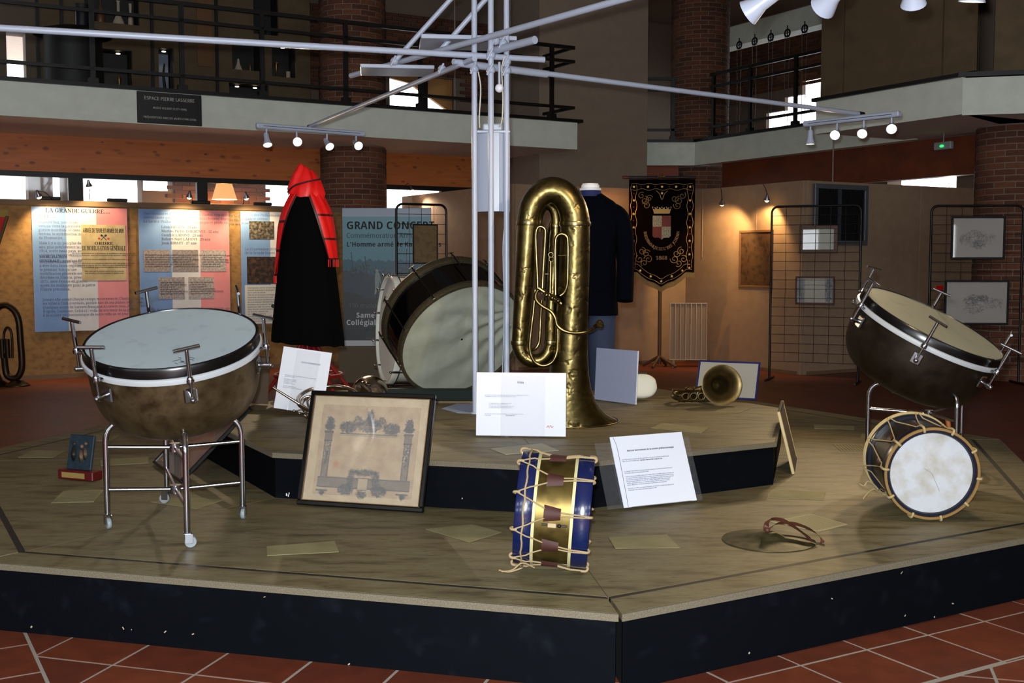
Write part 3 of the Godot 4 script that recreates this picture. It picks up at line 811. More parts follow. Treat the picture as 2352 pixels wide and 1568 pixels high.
func build_rope_drum() -> void:
	var rope := mat(Color(0.62, 0.55, 0.38), 0.9)
	var dark := mat(Color(0.07, 0.045, 0.04), 0.35)
	var rim := mat(Color(0.50, 0.38, 0.18), 0.45)
	var leather := mat(Color(0.22, 0.09, 0.05), 0.5)
	var skin := mat(Color(0.70, 0.71, 0.73), 0.6, 0.0, ntex(75, 0.012, [Color(0.88, 0.84, 0.76), Color(0.95, 0.93, 0.89), Color(1, 1, 1), Color(1, 1, 1)], 512, 5), 1.7)
	var R := 0.176
	var n := Vector3(0.36, -0.02, 0.93).normalized()
	# a view from the front shows its head turned slightly right
	var right := Vector3(2.153 - 1.176, 0, 0)
	var t := thing("field_drum", "old field drum with dark shell, zig-zag ropes and a stained white head", "drum", P(1.70, 0.446, 4.52))
	var y := Vector3(-0.10, -0.035, 0.99).normalized()
	y = Vector3(-0.055, -0.05, 0.985).normalized()
	var z := Vector3.UP
	z = (z - y * z.dot(y)).normalized()
	t.basis = Basis(y.cross(z), y, z)
	# local: y to the viewer, z up, x = y cross z
	part("shell", Mb.new().lathe([Vector2(R, -0.26), Vector2(R, 0.0)], 56).done(), dark, t)
	for q in [[-0.30, -0.235], [-0.02, 0.03]]:
		part("hoop", Mb.new().lathe([Vector2(R + 0.001, q[0]), Vector2(R + 0.013, q[0]), Vector2(R + 0.014, q[0] + 0.004), Vector2(R + 0.014, q[1] - 0.004), Vector2(R + 0.012, q[1]), Vector2(R - 0.008, q[1]), Vector2(R - 0.012, q[1] - 0.012)], 56).done(), mat(Color(0.06, 0.07, 0.13), 0.3), t)
	part("hoop_rim", Mb.new().lathe([Vector2(R + 0.004, 0.030), Vector2(R + 0.015, 0.030), Vector2(R + 0.014, 0.036), Vector2(R + 0.004, 0.036), Vector2(R + 0.004, 0.030)], 56).done(), rim, t)
	part("drum_head", Mb.new().lathe([Vector2(R - 0.008, 0.012), Vector2(R - 0.012, 0.022), Vector2(0, 0.0225)], 56).done(), skin, t)
	var cr := Mb.new()
	cr.tube(spline([Vector3(-0.035, 0.0225, -0.075), Vector3(-0.015, 0.0225, -0.03), Vector3(0.0, 0.0225, 0.0), Vector3(0.03, 0.0225, 0.02)], 6), 0.0008, 5)
	part("head_crease", cr.done(), mat(Color(0.5, 0.48, 0.45), 0.8), t)
	part("back_head", Mb.new().lathe([Vector2(0, -0.285), Vector2(R, -0.284)], 48).done(), skin, t)
	var pt := func(a: float, yy: float, off: float) -> Vector3: return Vector3(cos(a) * (R + off), yy, sin(a) * (R + off))
	var m := 10
	for q in [-0.262, -0.280]:
		var cir := []
		for k in 60:
			cir.append(pt.call(TAU * k / 60, q, 0.018))
		part("hoop_rope", Mb.new().tube(cir, 0.0045, 6, true).done(), rope, t)
	for k in m:
		var a := TAU * (k + 0.15) / m
		var h := TAU / m / 2
		for s in [-1.0, 1.0]:
			var p := []
			for i in 9:
				var f := i / 8.0
				p.append(pt.call(a + s * h * f, lerpf(-0.01, -0.285, f), 0.019 if f > 0.8 or f < 0.12 else 0.007))
			part("tension_rope", Mb.new().tube(p, 0.0028, 6).done(), rope, t)
		part("rope_hook", Mb.new().tube(spline([pt.call(a, 0.0, 0.02), pt.call(a, 0.034, 0.02), pt.call(a, 0.042, 0.01), pt.call(a, 0.038, 0.0)], 4), 0.0055, 7).done(), rope, t)
		var ear := []
		for i in 4:
			var row := []
			for j in 7:
				var f := i / 3.0
				var g := (j / 6.0 - 0.5) * 2.0
				row.append(pt.call(a + g * lerpf(0.09, 0.13, f), lerpf(-0.06, -0.105, f), 0.012 - 0.006 * g * g))
			ear.append(row)
		part("leather_ear", Mb.new().grid(ear).done(), leather, t)
	for q in [[Vector3(0.13, -0.24, -0.15), Vector3(0.165, -0.22, -0.13), Vector3(0.19, -0.235, -0.16), Vector3(0.2, -0.24, -0.178)], [Vector3(0.14, -0.25, -0.13), Vector3(0.18, -0.24, -0.10), Vector3(0.20, -0.235, -0.12), Vector3(0.22, -0.235, -0.11)]]:
		part("rope_end", Mb.new().tube(spline(q, 5), 0.003, 6).done(), rope, t)

func build_bass_drums() -> void:
	var black := mat(Color(0.012, 0.012, 0.013), 0.08)
	var hoopm := mat(Color(0.36, 0.33, 0.26), 0.4, 0.45, ntex(76, 0.1, [Color(0.6, 0.58, 0.5), Color(1, 1, 1)], 128), 4.0)
	var R := 0.405
	var D := 0.30
	var n := Vector3(0.42, -0.50, 0.72).normalized()
	var t := thing("bass_drum", "large black bass drum with a wrinkled calf head leaning forward", "drum", P(-0.30, 0.825, 6.80))
	t.basis = basis_up(n, Vector3.UP)
	part("shell", Mb.new().lathe([Vector2(R - 0.012, -D), Vector2(R - 0.012, -0.0)], 72).done(), black, t)
	for q in [[-D - 0.01, -D + 0.045], [-0.035, 0.012]]:
		part("hoop", Mb.new().lathe([Vector2(R - 0.012, q[0]), Vector2(R + 0.004, q[0]), Vector2(R + 0.007, q[0] + 0.008), Vector2(R + 0.007, q[1] - 0.008), Vector2(R + 0.003, q[1]), Vector2(R - 0.012, q[1]), Vector2(R - 0.014, q[1] - 0.012)], 72).done(), hoopm, t)
	# slack head with folds fanning from one side
	var rows := []
	var nz := FastNoiseLite.new()
	nz.seed = 9
	nz.frequency = 2.2
	for i in 31:
		var r := (R - 0.013) * i / 30.0
		var row := []
		for k in 96:
			var a := TAU * k / 96
			var x := r * cos(a)
			var zz := r * sin(a)
			# folds start near the edge point e
			var ex := x + 0.35
			var ez := zz - 0.20
			var ang := atan2(ez, ex)
			var dist := sqrt(ex * ex + ez * ez)
			var fold := 0.013 * sin(ang * 15.0 + nz.get_noise_2d(x * 2, zz * 2) * 1.5) * exp(-dist * 1.8) * smoothstep(0.03, 0.15, dist)
			fold += 0.004 * nz.get_noise_2d(x * 1.5, zz * 1.5)
			row.append(Vector3(x, 0.0 - 0.004 + fold * smoothstep(R - 0.013, R - 0.09, r), zz))
		rows.append(row)
	var calf := mat(Color(0.61, 0.62, 0.57), 0.6, 0.0, ntex(77, 0.012, [Color(0.92, 0.91, 0.87), Color(0.97, 0.97, 0.95), Color(1, 1, 1)], 512, 5), 1.0)
	part("drum_head", Mb.new().grid(rows, false, true).done(), calf, t)
	part("back_head", Mb.new().lathe([Vector2(0, -D), Vector2(R - 0.012, -D)], 48).done(), calf, t)
	for k in 10:
		var a := TAU * (k + 0.35) / 10
		var c := Vector3(cos(a), 0, sin(a))
		var lug := part("tension_rod", Mb.new().rod(c * (R + 0.012) + Vector3(0, -D - 0.035, 0), c * (R + 0.012) + Vector3(0, 0.01, 0), 0.005, 7).done(), mat(Color(0.12, 0.11, 0.10), 0.4, 0.6), t)
		part("claw", Mb.new().box(c * (R + 0.008), Vector3(0.02, 0.03, 0.014), 0.003, Basis(Vector3.UP, -a + PI / 2)).box(c * (R + 0.008) + Vector3(0, -D, 0), Vector3(0.02, 0.03, 0.014), 0.003, Basis(Vector3.UP, -a + PI / 2)).done(), hoopm, lug)
		part("wing_nut", Mb.new().rod(c * (R + 0.012) + Vector3(0, -D - 0.035, 0) - c.cross(Vector3.UP) * 0.018, c * (R + 0.012) + Vector3(0, -D - 0.04, 0) + c.cross(Vector3.UP) * 0.018, 0.005, 6).done(), hoopm, lug)
	# white marching bass drum behind
	var wd := thing("marching_drum", "glossy white marching bass drum with chrome lugs behind the black one", "drum", P(-0.66, 0.842, 7.55))
	var y := Vector3(-0.95, 0.05, 0.31).normalized()
	var z := Vector3.UP
	z = (z - y * z.dot(y)).normalized()
	wd.basis = Basis(y.cross(z), y, z)
	var wm := mat(Color(0.88, 0.87, 0.82), 0.12)
	var r2 := 0.36
	part("shell", Mb.new().lathe([Vector2(r2 - 0.012, -0.18), Vector2(r2 - 0.012, 0.16)], 64).done(), wm, wd)
	for q in [[0.14, 0.19], [-0.21, -0.16]]:
		part("hoop", Mb.new().lathe([Vector2(r2 - 0.012, q[0]), Vector2(r2 + 0.006, q[0]), Vector2(r2 + 0.008, q[0] + 0.005), Vector2(r2 + 0.008, q[1] - 0.005), Vector2(r2 + 0.004, q[1]), Vector2(r2 - 0.012, q[1])], 64).done(), wm, wd)
		part("hoop_line", Mb.new().lathe([Vector2(r2 + 0.0085, q[0] + 0.002), Vector2(r2 + 0.0092, q[0] + 0.004), Vector2(r2 + 0.0085, q[0] + 0.009)], 64).done(), M.black, wd)
	part("drum_head", Mb.new().lathe([Vector2(r2 - 0.01, 0.17), Vector2(0, 0.171)], 48).done(), mat(Color(0.85, 0.85, 0.83), 0.5), wd)
	for k in 12:
		var a := TAU * (k + 0.5) / 12
		var c := Vector3(cos(a), 0, sin(a))
		part("lug", Mb.new().rod(c * (r2 + 0.014) + Vector3(0, 0.205, 0), c * (r2 + 0.014) + Vector3(0, 0.0, 0), 0.0045, 8).box(c * (r2 + 0.012) + Vector3(0, 0.17, 0), Vector3(0.02, 0.05, 0.012), 0.004, Basis(Vector3.UP, -a + PI / 2)).box(c * (r2 + 0.0) + Vector3(0, 0.0, 0), Vector3(0.022, 0.05, 0.024), 0.006, Basis(Vector3.UP, -a + PI / 2)).ball(c * (r2 + 0.014) + Vector3(0, 0.205, 0), 0.01, 8).done(), M.chrome, wd)
	# green trestle that the drums rest on
	var g := thing("green_trestle", "dark green painted trestle board in front of the drums", "trestle", P(-0.46, 0.45, 6.76), -0.03)
	part("board", Mb.new().box(Vector3(0, 0.05, 0), Vector3(0.74, 0.07, 0.06), 0.004).done(), mat(Color(0.01, 0.085, 0.05), 0.85), g)
	part("rail", Mb.new().box(Vector3(0, 0.0075, 0.0), Vector3(0.74, 0.015, 0.08), 0.002).done(), mat(Color(0.4, 0.3, 0.18), 0.6), g)

func build_tuba() -> void:
	var dents := ntex(81, 0.016, [Color(0.0, 0.0, 0.0), Color(0.5, 0.5, 0.5), Color(0.58, 0.58, 0.58), Color(0.6, 0.6, 0.6)], 512, 3)
	var patina := ntex(82, 0.012, [Color(0.55, 0.52, 0.45), Color(0.80, 0.77, 0.68), Color(0.97, 0.94, 0.86), Color(0.74, 0.70, 0.60)], 512, 5)
	var brass := mat(Color(0.45, 0.41, 0.285), 0.34, 1.0, patina, 1.3)
	bump(brass, dents, 0.85)
	M.brass = brass
	var thin := mat(Color(0.52, 0.48, 0.36), 0.28, 1.0, patina, 2.0)
	M.brass_thin = thin
	var S := 0.002305
	var z := func(zx: float, zy: float, dep: float) -> Vector3: return Vector3((1150.0 + zx / 2.53 - 1300.0) * S, (978.0 - (380.0 + zy / 2.53)) * S, dep)
	var t := thing("tuba", "tall dented brass tuba standing on its bell", "tuba", P(0.287, 0.45, 5.97))
	# bell and big branch, up and over the top bow, down the long branch
	var pts := []
	var rad := []
	for q in [[0.0, 0.272], [0.008, 0.262], [0.02, 0.236], [0.04, 0.203], [0.07, 0.172], [0.11, 0.147], [0.17, 0.125], [0.25, 0.108], [0.36, 0.095], [0.5, 0.088], [0.65, 0.084], [0.8, 0.082], [0.95, 0.0805], [1.04, 0.0795]]:
		pts.append(Vector3(0.012 + 0.034 * smoothstep(0.0, 1.0, q[0]), q[0], 0.0))
		rad.append(q[1])
	part("bell_branch", Mb.new().tube(pts, rad, 40, false, false).done(), brass, t)
	part("bell_rim", Mb.new().tube(ring_pts(Vector3(0.012, 0.004, 0), Vector3.RIGHT, Vector3.BACK, 0.271, 56), 0.004, 8, true).done(), thin, t)
	pts = []
	rad = []
	for k in 19:
		var a := lerps(0.0, PI, k, 18)
		pts.append(Vector3(-0.0765 + 0.1225 * cos(a), 1.05 + 0.177 * sin(a), 0.0))
		rad.append(lerps(0.080, 0.062, k, 18))
	part("top_bow", Mb.new().tube(pts, rad, 40, false, false).done(), brass, t)
	pts = []
	rad = []
	for k in 12:
		var f := k / 11.0
		pts.append(Vector3(lerpf(-0.199, -0.248, f), lerpf(1.06, 0.415, f), 0.0))
		rad.append(lerpf(0.0605, 0.041, f))
	part("long_branch", Mb.new().tube(pts, rad, 32, false, false).done(), brass, t)
	pts = []
	rad = []
	for k in 15:
		var a := lerps(PI, TAU, k, 14)
		pts.append(Vector3(-0.166 + 0.083 * cos(a), 0.42 + 0.098 * sin(a), 0.0))
		rad.append(lerps(0.041, 0.033, k, 14))
	part("bottom_bow", Mb.new().tube(pts, rad, 28, false, false).done(), brass, t)
	pts = spline([Vector3(-0.083, 0.41, 0.0), z.call(290, 900, -0.03), z.call(303, 700, -0.035), z.call(318, 420, -0.035), z.call(322, 330, -0.035), z.call(305, 270, -0.04), z.call(262, 250, -0.055), z.call(225, 300, -0.07), z.call(222, 400, -0.08)], 5)
	rad = []
	for k in pts.size():
		rad.append(lerps(0.033, 0.024, k, pts.size() - 1))
	part("inner_branch", Mb.new().tube(pts, rad, 22).done(), brass, t)
	# ferrules
	for q in [[Vector3(0.046, 1.05, 0), 0.0835, Vector3.UP], [Vector3(-0.199, 1.055, 0), 0.0645, Vector3.UP], [Vector3(-0.248, 0.42, 0), 0.0445, Vector3.UP], [Vector3(-0.083, 0.42, 0), 0.0365, Vector3.UP], [z.call(320, 372, -0.035), 0.030, Vector3.UP]]:
		part("ferrule", Mb.new().lathe([Vector2(q[1] - 0.006, -0.014), Vector2(q[1], -0.012), Vector2(q[1] + 0.002, 0.0), Vector2(q[1], 0.012), Vector2(q[1] - 0.006, 0.014)], 36).done(), thin, t, q[0])
	# valve tubing
	var loops := [
		[[215, 760, 0.07], [203, 500, 0.06], [202, 420, 0.06], [212, 385, 0.06], [232, 378, 0.06], [252, 392, 0.06], [256, 430, 0.06], [246, 600, 0.065], [238, 760, 0.07]],
		[[198, 740, 0.07], [190, 850, 0.07], [178, 950, 0.07], [168, 1050, 0.07], [172, 1110, 0.07], [198, 1160, 0.07], [245, 1180, 0.07], [295, 1160, 0.07], [322, 1110, 0.07], [330, 1040, 0.06], [330, 960, 0.055]],
		[[236, 800, 0.065], [230, 900, 0.06], [226, 1000, 0.06], [220, 1050, 0.06], [200, 1082, 0.06], [182, 1090, 0.05]],
		[[315, 770, 0.075], [313, 600, 0.07], [314, 470, 0.07], [325, 432, 0.07], [350, 420, 0.07], [375, 432, 0.07], [386, 470, 0.07], [386, 640, 0.07], [382, 710, 0.075], [365, 755, 0.08], [340, 775, 0.08]],
		[[288, 580, 0.06], [286, 680, 0.065], [284, 760, 0.07]],
		[[250, 455, 0.055], [248, 640, 0.04]]]
	for l in loops:
		var p := []
		for q in l:
			p.append(z.call(q[0], q[1], q[2]))
		part("valve_tubing", Mb.new().tube(spline(p, 5), 0.0095, 12).done(), thin, t)
	# valves, slanting down to the right
	var ax := (z.call(340, 815, 0) - z.call(240, 745, 0)).normalized() as Vector3
	for k in 3:
		var c: Vector3 = z.call(262 + k * 33, 770 + k * 17, 0.085)
		part("valve", Mb.new().tube([c + Vector3(-0.02, 0.02, -0.075), c + Vector3(0, 0, 0.008)], 0.0155, 16).ball(c + Vector3(0, 0, 0.014), 0.0125, 12).done(), thin, t)
	part("valve_plate", Mb.new().tube([z.call(215, 730, 0.075), z.call(350, 822, 0.075)], 0.011, 10).done(), thin, t)
	for q in [[288, 540, 0.06], [292, 565, 0.055]]:
		part("pull_ring", Mb.new().tube(ring_pts(z.call(q[0], q[1], q[2]), Vector3.RIGHT, Vector3.UP, 0.0125, 18), 0.003, 6, true).done(), thin, t)
	part("brace", Mb.new().rod(z.call(330, 545, 0.07), z.call(410, 540, 0.06), 0.0035, 6).done(), thin, t)
	part("brace", Mb.new().rod(z.call(255, 650, 0.06), z.call(290, 650, 0.06), 0.0035, 6).done(), thin, t)
	# lead pipe round the bell branch to the mouthpiece
	var lp := [z.call(212, 745, 0.085), z.call(200, 770, 0.09), z.call(206, 805, 0.095), z.call(240, 835, 0.1), z.call(285, 862, 0.105), z.call(312, 900, 0.11), z.call(325, 945, 0.115), z.call(365, 975, 0.118), z.call(430, 988, 0.118), z.call(490, 982, 0.105), z.call(530, 968, 0.08), z.call(552, 952, 0.06)]
	part("lead_pipe", Mb.new().tube(spline(lp, 5), 0.0095, 12).done(), thin, t)
	var mp := Mb.new()
	mp.xf = Transform3D(basis_up(Vector3(0.55, 0.25, 0.8)), z.call(560, 943, 0.062))
	mp.lathe([Vector2(0.007, -0.03), Vector2(0.009, -0.01), Vector2(0.018, 0.006), Vector2(0.0235, 0.016), Vector2(0.0235, 0.021), Vector2(0.018, 0.021), Vector2(0.010, 0.006), Vector2(0, 0.004)], 24)
	part("mouthpiece", mp.done(), thin, t)

func build_figures() -> void:
	var px := 0.00267
	# --- dress form with the band uniform
	var navy := mat(Color(0.014, 0.018, 0.045), 0.95)
	navy.metallic_specular = 0.15
	var f := thing("dress_form", "headless dress form on a metal foot wearing the navy jacket behind the tuba", "mannequin", P(0.487, 0.45, 7.02))
	part("neck", Mb.new().lathe([Vector2(0.05, 1.20), Vector2(0.052, 1.30), Vector2(0.05, 1.335), Vector2(0, 1.338)], 24).done(), mat(Color(0.85, 0.83, 0.8), 0.5), f)
	part("pole", Mb.new().rod(Vector3(0, 0.012, 0), Vector3(0, 1.21, 0), 0.014, 10).done(), M.chrome, f)
	part("foot", Mb.new().lathe([Vector2(0, 0), Vector2(0.1, 0), Vector2(0.1, 0.008), Vector2(0.03, 0.014), Vector2(0, 0.014)], 28).done(), M.chrome, f)
	var j := thing("uniform_jacket", "navy blue band jacket with a white-lined stand collar on the dress form", "jacket", P(0.487, 0.97, 7.02), -0.25)
	var rows := []
	# [height above hem, half width, half depth, sideways, forwards]
	for q in [[0.0, 0.178, 0.125, 0, 0], [0.06, 0.175, 0.122, 0, 0], [0.2, 0.165, 0.115, 0, 0], [0.34, 0.16, 0.112, 0, 0], [0.45, 0.168, 0.118, 0, 0], [0.55, 0.18, 0.118, 0, 0], [0.63, 0.188, 0.108, 0, 0], [0.675, 0.178, 0.095, 0, -0.005], [0.705, 0.145, 0.082, 0, -0.008], [0.73, 0.105, 0.07, 0, -0.01], [0.755, 0.068, 0.06, 0, -0.012]]:
		var row := []
		for k in 36:
			var a := TAU * k / 36
			var c := cos(a)
			var s := sin(a)
			var fold := 1.0 + 0.012 * sin(a * 7 + q[0] * 9)
			row.append(Vector3(signf(c) * pow(absf(c), 0.85) * q[1] * fold, q[0], signf(s) * pow(absf(s), 0.85) * q[2] * fold + q[4]))
		rows.append(row)
	part("body", Mb.new().grid(rows, false, true).done(), navy, j)
	for s in [-1.0, 1.0]:
		var pts := spline([Vector3(s * 0.14, 0.635, -0.005), Vector3(s * 0.185, 0.60, 0.0), Vector3(s * 0.215, 0.5, 0.005), Vector3(s * 0.222, 0.36, 0.01), Vector3(s * 0.226, 0.22, 0.03), Vector3(s * 0.228, 0.09, 0.06)], 4)
		var rr := []
		for k in pts.size():
			rr.append(lerps(0.06, 0.052, k, pts.size() - 1))
		part("sleeve", Mb.new().tube(pts, rr, 18).done(), navy, j)
	part("collar", Mb.new().lathe([Vector2(0.07, 0.735), Vector2(0.066, 0.775), Vector2(0.062, 0.778), Vector2(0.06, 0.74)], 28).done(), mat(Color(0.04, 0.09, 0.3), 0.8), j)
	part("collar_lining", Mb.new().lathe([Vector2(0.0665, 0.772), Vector2(0.068, 0.785), Vector2(0.064, 0.787), Vector2(0.058, 0.77)], 28).done(), mat(Color(0.85, 0.85, 0.86), 0.7), j)
	part("shirt_band", Mb.new().lathe([Vector2(0.057, 0.775), Vector2(0.056, 0.805), Vector2(0.05, 0.806)], 28).done(), mat(Color(0.9, 0.9, 0.9), 0.7), j)
	part("pocket_flap", Mb.new().box(Vector3(0.1, 0.17, 0.106), Vector3(0.11, 0.035, 0.008), 0.003, Basis(Vector3.UP, 0.5)).done(), navy, j)
	var tr := thing("trousers", "slate blue uniform trousers hanging below the navy jacket", "trousers", P(0.487, 0.47, 7.02), -0.25)
	var blue := mat(Color(0.14, 0.18, 0.27), 0.9)
	for s in [-1.0, 1.0]:
		var rws := []
		for q in [[0.03, 0.075, 0.07], [0.2, 0.078, 0.075], [0.4, 0.085, 0.085], [0.51, 0.088, 0.1]]:
			var row := []
			for k in 24:
				var a := TAU * k / 24
				row.append(Vector3(s * 0.078 + cos(a) * q[1] * (1 + 0.03 * sin(a * 5)), q[0], sin(a) * q[2]))
			rws.append(row)
		part("trouser_leg", Mb.new().grid(rws, false, true).done(), blue, tr)
	part("waist", Mb.new().box(Vector3(0, 0.52, 0), Vector3(0.3, 0.03, 0.16), 0.012).done(), blue, tr)
	# --- cape figure on a red bentwood stand
	var C := P(-1.265, 0.45, 6.95)
	var red := mat(Color(0.42, 0.05, 0.055), 0.35)
	var st := thing("coat_stand", "red bentwood stand with splayed legs and a ring under the black cape", "stand", C)
	part("pole", Mb.new().tube([Vector3(0, 0.02, 0), Vector3(0, 1.32, 0)], 0.019, 12).ball(Vector3(0, 1.36, 0), 0.02, 10).ball(Vector3(0, 1.41, 0), 0.014, 10).rod(Vector3(0, 1.3, 0), Vector3(0, 1.41, 0), 0.009, 8).done(), red, st)
	for k in 5:
		var a := TAU * (k + 0.62) / 5
		var c := Vector3(cos(a), 0, sin(a))
		part("leg", Mb.new().tube(spline([c * 0.022 + Vector3(0, 0.42, 0), c * 0.05 + Vector3(0, 0.34, 0), c * 0.13 + Vector3(0, 0.22, 0), c * 0.21 + Vector3(0, 0.12, 0), c * 0.262 + Vector3(0, 0.05, 0), c * 0.275 + Vector3(0, 0.0125, 0)], 5), 0.0125, 10).done(), red, st)
		part("inner_bow", Mb.new().tube(spline([c.rotated(Vector3.UP, 0.5) * 0.022 + Vector3(0, 0.40, 0), c.rotated(Vector3.UP, 0.5) * 0.055 + Vector3(0, 0.27, 0), c.rotated(Vector3.UP, 0.4) * 0.13 + Vector3(0, 0.17, 0), c.rotated(Vector3.UP, 0.25) * 0.185 + Vector3(0, 0.14, 0)], 5), 0.011, 10).done(), red, st)
	part("ring", Mb.new().tube(ring_pts(Vector3(0, 0.15, 0), Vector3.RIGHT, Vector3.BACK, 0.205, 40), 0.0125, 10, true).done(), red, st)
	var cloth := mat(Color(0.008, 0.008, 0.010), 0.95)
	cloth.metallic_specular = 0.2
	var cp := thing("cape", "long black wool cape hanging from the red stand under the red stole", "cape", C + Vector3(0, 0.345, 0))
	rows = []
	var prof := [[0.0, 0.215, 0.17], [0.04, 0.214, 0.17], [0.15, 0.204, 0.165], [0.3, 0.19, 0.155], [0.45, 0.175, 0.145], [0.6, 0.158, 0.13], [0.72, 0.14, 0.115], [0.82, 0.118, 0.098], [0.89, 0.092, 0.078], [0.94, 0.065, 0.06], [0.96, 0.035, 0.035]]
	for q in prof:
		var row := []
		for k in 72:
			var a := TAU * k / 72
			var amp: float = 0.045 * (1.0 - q[0] / 0.98)
			var fold := 1.0 + amp * sin(a * 9 + 0.7) + amp * 0.5 * sin(a * 4 + 2.0)
			row.append(Vector3(cos(a) * q[1] * fold, q[0] + (0.016 * cos(a + 0.0) * -1.0 + 0.004 * sin(a * 9)) * (1.0 - q[0]), sin(a) * q[2] * fold))
		rows.append(row)
	part("cloth", Mb.new().grid(rows, false, true).done(), cloth, cp)
	part("inside", Mb.new().lathe([Vector2(0.02, 0.3), Vector2(0.16, 0.012)], 24).done(), cloth, cp)
	part("button", Mb.new().ball(Vector3(-0.205, 0.235, 0.05), 0.012, 8).done(), M.black, cp)
	# stole: two hanging ends and a gathered collar
	var im := Image.create(64, 256, false, Image.FORMAT_RGB8)
	for y in 256:
		for x in 64:
			var c := Color(0.86, 0.05, 0.04)
			if (y > 92 and y < 100) or (y > 172 and y < 180) or (y > 240 and y < 246) or x < 3:
				c = Color(0.18, 0.01, 0.02)
			im.set_pixel(x, y, c)
	var stole := mat(Color(1, 1, 1), 0.5)
	stole.albedo_texture = ImageTexture.create_from_image(im)
	var so := thing("red_stole", "bright red stole with dark cross stripes draped over the black cape", "stole", C + Vector3(0, 0.345, 0))
	for s in [-1.0, 1.0]:
		var bottom := 0.42 if s < 0 else 0.52
		var g := []
		for i in 13:
			var row := []
			for jn in 25:
				var v := jn / 24.0
				var y := lerpf(0.965, bottom, v)
				var hw := 0.0
				var hd := 0.0
				for k in prof.size() - 1:
					if y >= prof[k][0] and y <= prof[k + 1][0]:
						var ff: float = (y - prof[k][0]) / (prof[k + 1][0] - prof[k][0])
						hw = lerpf(prof[k][1], prof[k + 1][1], ff)
						hd = lerpf(prof[k][2], prof[k + 1][2], ff)
				if y > 0.955:
					hw = 0.04
					hd = 0.04
				var phi0 := lerpf(12.0, 66.0, pow(v, 0.62)) if s < 0 else lerpf(8.0, 52.0, pow(v, 0.8))
				var phi := deg_to_rad(lerpf(phi0, 125.0, i / 12.0))
				var ext := 0.020 + 0.006 * sin(i * 1.9 + y * 6.0) + 0.02 * smoothstep(0.0, 0.5, v) * (1.0 - v)
				row.append(Vector3(s * sin(phi) * (hw + ext), y, cos(phi) * (hd + ext)))
			g.append(row)
		part("hanging_end", Mb.new().grid(g).done(), stole, so)
		# fringe at the end
		var fr := Mb.new()
		for i in 12:
			var p: Vector3 = g[i][24]
			fr.rod(p, p + Vector3(0.004 * sin(i * 3.1), -0.045, 0.003 * cos(i * 2.3)), 0.003, 5)
		part("fringe", fr.done(), mat(Color(0.75, 0.05, 0.06), 0.7), so)
	rows = []
	for q in [[0.90, 0.105, 0.09], [0.94, 0.112, 0.092], [0.98, 0.10, 0.08], [1.02, 0.085, 0.07], [1.05, 0.065, 0.055], [1.075, 0.05, 0.042], [1.085, 0.03, 0.03]]:
		var row := []
		for k in 48:
			var a := TAU * k / 48
			var fold := 1.0 + 0.06 * sin(a * 5 + q[0] * 14) + 0.03 * sin(a * 11 + q[0] * 20)
			row.append(Vector3(cos(a) * q[1] * fold, q[0] - 0.02 * cos(a) + 0.006 * sin(a * 6), sin(a) * q[2] * fold))
		rows.append(row)
	part("gathered_collar", Mb.new().grid(rows, false, true).done(), mat(Color(0.86, 0.06, 0.05), 0.45), so)
	part("dark_border", Mb.new().tube(spline([Vector3(-0.105, 0.93, 0.05), Vector3(-0.06, 0.965, 0.085), Vector3(0.0, 0.985, 0.092), Vector3(0.06, 1.0, 0.078), Vector3(0.1, 1.01, 0.04)], 5), 0.005, 6).done(), mat(Color(0.12, 0.01, 0.02), 0.7), so)

func upright(bl: Vector3, br: Vector3, lean: float) -> Transform3D:
	# x along the foot, y up the board tilted back by lean degrees, z out of its face
	var x := (br - bl)
	x.y = 0.0
	x = x.normalized()
	var back := Vector3.UP.cross(x)
	var y := (Vector3.UP * cos(deg_to_rad(lean)) + back * sin(deg_to_rad(lean))).normalized()
	return Transform3D(Basis(x, y, x.cross(y)), (bl + br) / 2)

func board(called: String, label: String, cat: String, tf: Transform3D, w: float, h: float, m: Material, th := 0.005, grp := "") -> Node3D:
	var t := thing(called, label, cat, Vector3.ZERO, 0.0, grp)
	t.transform = tf
	part("board", Mb.new().box(Vector3(0, h / 2 + 0.004, -th / 2), Vector3(w, h, th)).done(), m, t)
	return t

func frame_bars(t: Node3D, w: float, h: float, bar: float, dep: float, m: Material, y0 := 0.0) -> void:
	for q in [[Vector3(0, y0 + bar / 2, 0), Vector3(w, bar, dep)], [Vector3(0, y0 + h - bar / 2, 0), Vector3(w, bar, dep)], [Vector3(-w / 2 + bar / 2, y0 + h / 2, 0), Vector3(bar, h - 2 * bar, dep)], [Vector3(w / 2 - bar / 2, y0 + h / 2, 0), Vector3(bar, h - 2 * bar, dep)]]:
		part("frame_bar", Mb.new().box(q[0], q[1], minf(0.004, bar * 0.25)).done(), m, t)

func para(words: int, per: int, sd: int) -> String:
	# stands in for body print too small to read in the photograph
	var pool := ["la", "musique", "de", "notre", "ville", "les", "instruments", "et", "un", "tambour", "concert", "fut", "par", "ses", "anciens", "du", "avec", "harmonie", "pour", "cuivre", "chef", "dans", "une", "salle"]
	var rg := RandomNumberGenerator.new()
	rg.seed = sd
	var s := ""
	for k in words:
		s += pool[rg.randi() % pool.size()]
		s += "\n" if (k + 1) % per == 0 else " "
	return s

